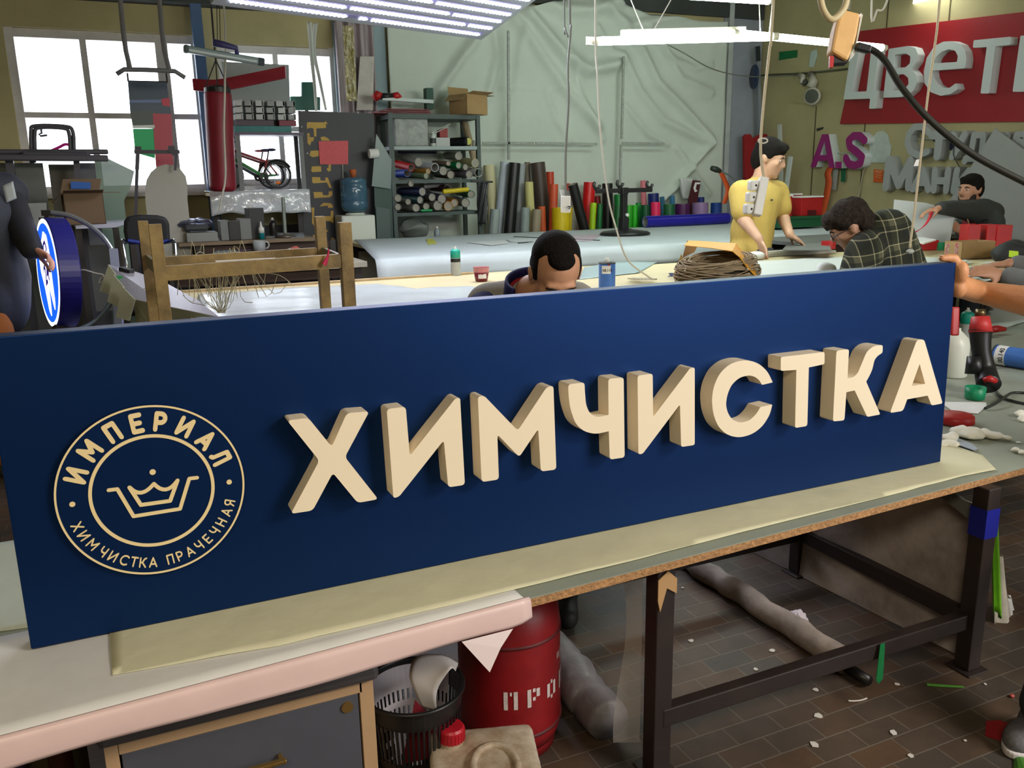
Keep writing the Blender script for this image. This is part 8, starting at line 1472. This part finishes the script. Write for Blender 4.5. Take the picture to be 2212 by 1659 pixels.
# ---- 6 the person holding the right end of the sign
s = 1.0
W6 = P(2112, 630, d=2.66); E6 = P(2330, 672, d=2.42); S6 = P(2520, 470, d=2.35)
J = dict(head=S6 + Vector((.18, -.22, .30)), neck=S6 + Vector((.16, -.20, .10)), shL=S6, shR=S6 + Vector((.30, -.32, .0)), chest=S6 + Vector((.16, -.20, -.14)), belly=S6 + Vector((.16, -.20, -.34)), pelvis=S6 + Vector((.16, -.20, -.54)), elL=E6, wrL=W6)
J['elR'] = J['shR'] + Vector((.05, -.02, -.29)); J['wrR'] = J['elR'] + Vector((-.1, .14, -.2))
rdir = Vector((.7, -.72, 0)); R6 = M3(rdir, (0, 0, 1)); H6 = M3(rdir, (0, 0, 1))
p6 = person('bare forearm and hand gripping the upper right corner of the blue sign', (J['pelvis'].x, J['pelvis'].y, 0)); legs_to_floor(J, R6, s)
J['anL'] = P(2250, 1560, z=.085); J['anL'].z = .085; J['toeL'] = J['anL'] + Vector((-.14, -.03, -.045)); J['knL'] = J['hipL'].lerp(J['anL'], .5) + Vector((-.06, .02, .04))
mb = MB(); add_head(mb, J['head'], H6, s); cap(mb, J['neck'], J['head'] + Vector((0, 0, -.06)), .062, .055); torso_ells(mb, J, R6, s)
for k in 'R': limb(mb, [J['shR'], J['elR'], J['wrR']], [.056, .043, .029]); add_hand(mb, J['wrR'], (0, .3, -1), (-1, 0, 0), s)
limb(mb, [J['shL'], E6, E6.lerp(W6, .35), W6], [.058, .050, .049, .034]); mb.ell(W6, (.040, .028, .034), n=14)
# palm flat against the end of the sign, thumb over its top edge, fingers closing on the back
C6 = bpt(BW1, BH, 0); out = BX; a_ = W6
pal = [W6, C6 + BX * .030 - BU * .070 - BN * .02, C6 + BX * .028 - BU * .018 - BN * .03]
limb(mb, pal, [.036, .034, .026]); mb.ell(C6 + BX * .026 - BU * .055 - BN * .03, (.020, .045, .052), n=18); mb.ell(C6 + BX * .020 - BU * .030 - BN * .0, (.022, .026, .036), n=14); mb.ell(C6 + BX * .026 - BU * .078 - BN * .004, (.024, .022, .030), n=14)
th_ = [C6 + BX * .018 - BU * .022 - BN * .008, C6 + BX * .006 + BU * .012 - BN * .012, C6 - BX * .018 + BU * .0135 - BN * .018, C6 - BX * .034 + BU * .0125 - BN * .022]
limb(mb, th_, [.0185, .0135, .0125, .0105])
for k, zz in enumerate((-.028, -.050, -.072, -.092)):
    b0 = C6 + BX * .020 + BU * zz - BN * .070; b1 = C6 + BX * .004 + BU * (zz - .002) - BN * (.084 + .003 * (k % 2)); b2 = C6 - BX * (.022 + .004 * (1.5 - abs(k - 1.5))) + BU * (zz - .004) - BN * .0715; limb(mb, [b0, b1, b2], [.0098, .0092, .0082])
mb.obj('body', mat('skin_warm', (214, 150, 104), .5, var=.04, vs=25, bump=.08, bs=120), p6, remesh=.0048, relax=5)
MB().ell(th_[3] + BU * .0085 - BX * .003, (.0072, .0062, .0022), n=12).obj('thumb_nail', mat('nail_pale', (226, 176, 146), .35), p6, smooth=True)
hair_mesh([((0, -.016, .055), (.082, .10, .078)), ((0, -.055, .01), (.076, .058, .085))], J['head'], H6, s, M_hair, p6, .012)
mb = MB(); torso_ells(mb, J, R6, s, .022)
for k in 'LR': limb(mb, [J['sh' + k], J['sh' + k].lerp(J['el' + k], .55)], [.085, .075])
mb.obj('tee_shirt', mat('tee_dark', (54, 58, 66), .9), p6, remesh=.014, relax=3)
mb = MB(); mb.ell(J['pelvis'], (.18, .15, .13), n=18)
for k in 'LR': limb(mb, [J['hip' + k], J['kn' + k], J['an' + k] + Vector((0, 0, .05))], [.105, .08, .06])
mb.obj('trousers', mat('trousers_dark', (44, 46, 52), .8), p6, remesh=.014, relax=4)
for k in 'LR':
    d = (J['toe' + k] - J['an' + k]); d.z = 0; d.normalize(); a = J['an' + k]; b = Vector((a.x, a.y, 0)) if k == 'R' else P(2236, 1578, z=.02)
    Ms = Matrix((d, Vector((-d.y, d.x, 0)), Vector((0, 0, 1)))).transposed(); o = Vector((b.x, b.y, 0))
    mb = MB().ell(o + d * .07 + Vector((0, 0, .030)), (.072, .046, .045), mtx=Ms, n=18).ell(o + Vector((0, 0, .05)), (.07, .042, .055), mtx=Ms, n=18)
    for v in mb.bm.verts: v.co.z = max(v.co.z, .016)
    mb.obj('shoe', mat('shoe_grey_knit', (104, 102, 106), .85, var=.2, vs=120), p6, remesh=.006, relax=2)
    MB().prism([o + Ms @ Vector((.036 + .112 * math.cos(q), .050 * math.sin(q), .002)) for q in [i * 2 * math.pi / 32 for i in range(32)]], (0, 0, .020)).obj('shoe_sole', mat('sole_white', (214, 208, 210), .6), p6, bevel=.005)
# ---- 7 the person in the dark jacket at the left edge
s = 1.05; d0 = 4.42
J = dict(head=P(-92, 322, d=d0), neck=P(-62, 392, d=d0), shL=P(10, 418, d=d0 + .10), shR=P(-95, 425, d=d0 - .05), chest=P(-40, 475, d=d0), belly=P(-38, 560, d=d0), pelvis=P(-36, 640, d=d0))
J['elL'] = P(42, 486, d=d0 + .02); J['wrL'] = P(68, 538, d=d0 - .13); J['elR'] = P(-120, 540, d=d0 - .08); J['wrR'] = P(-110, 640, d=d0 - .12)
fdir = (GR_ * .80 + GF * .55).normalized(); rdir = fdir.cross(Vector((0, 0, 1))); R7 = M3(rdir, (0, 0, 1)); H7 = M3(rdir, (0, 0, 1))
p7 = person('person in a long dark jacket and orange brown trousers pressing the round lit sign', (J['pelvis'].x, J['pelvis'].y, 0)); legs_to_floor(J, R7, s)
body_mesh(J, R7, H7, s, mat('skin_mid_tan', (186, 134, 112), .6), p7, .0075, {'L': (GR_ * .8 + dn * .35 - GF * .1, dn * .5 - GR_ * .4 - GF * .4, (1.1, 1.2, 1.3, 1.35), 1, .06, .9)})  # this person's own skin tone
hair_mesh([((0, -.016, .055), (.082, .10, .078)), ((0, -.055, .01), (.076, .058, .085))], J['head'], H7, s, M_hair, p7, .01)
M_jk = mat('dark_jacket', (40, 44, 54), .75, var=.12, vs=6, bump=.15, bs=14)
mb = MB(); torso_ells(mb, J, R7, s, .045); cap(mb, J['belly'], J['pelvis'] + Vector((0, 0, -.03)), .19, .20); mb.ell(P(10, 600, d=d0), (.12, .13, .30), n=18)
for v in mb.bm.verts: v.co += Vector((1, 1, .4)) * .012 * noise.noise(v.co * 9)
mb.obj('jacket', M_jk, p7, remesh=.013, relax=3)
mb = MB(); limb(mb, [J['shL'], J['elL'], J['wrL']], [.092, .074, .056]); mb.obj('sleeve', mat('sleeve_black', (26, 26, 32), .8), p7, remesh=.012, relax=3)
mb = MB(); limb(mb, [J['shR'], J['elR'], J['wrR']], [.092, .074, .056]); mb.obj('sleeve', mat('sleeve_black', (26, 26, 32), .8), p7, remesh=.014, relax=3)
MB().sheet(lambda u, v: P(6 + 22 * u + 8 * v, 402 + 36 * v - 10 * u, d=d0 - .06 + .02 * u), 4, 4).obj('shoulder_patch', mat('patch_pale', (170, 178, 176), .6), p7, smooth=True, thick=.01)
trousers_shoes(J, s, mat('trousers_orange_brown', (176, 104, 44), .8), p7, M_shoe)
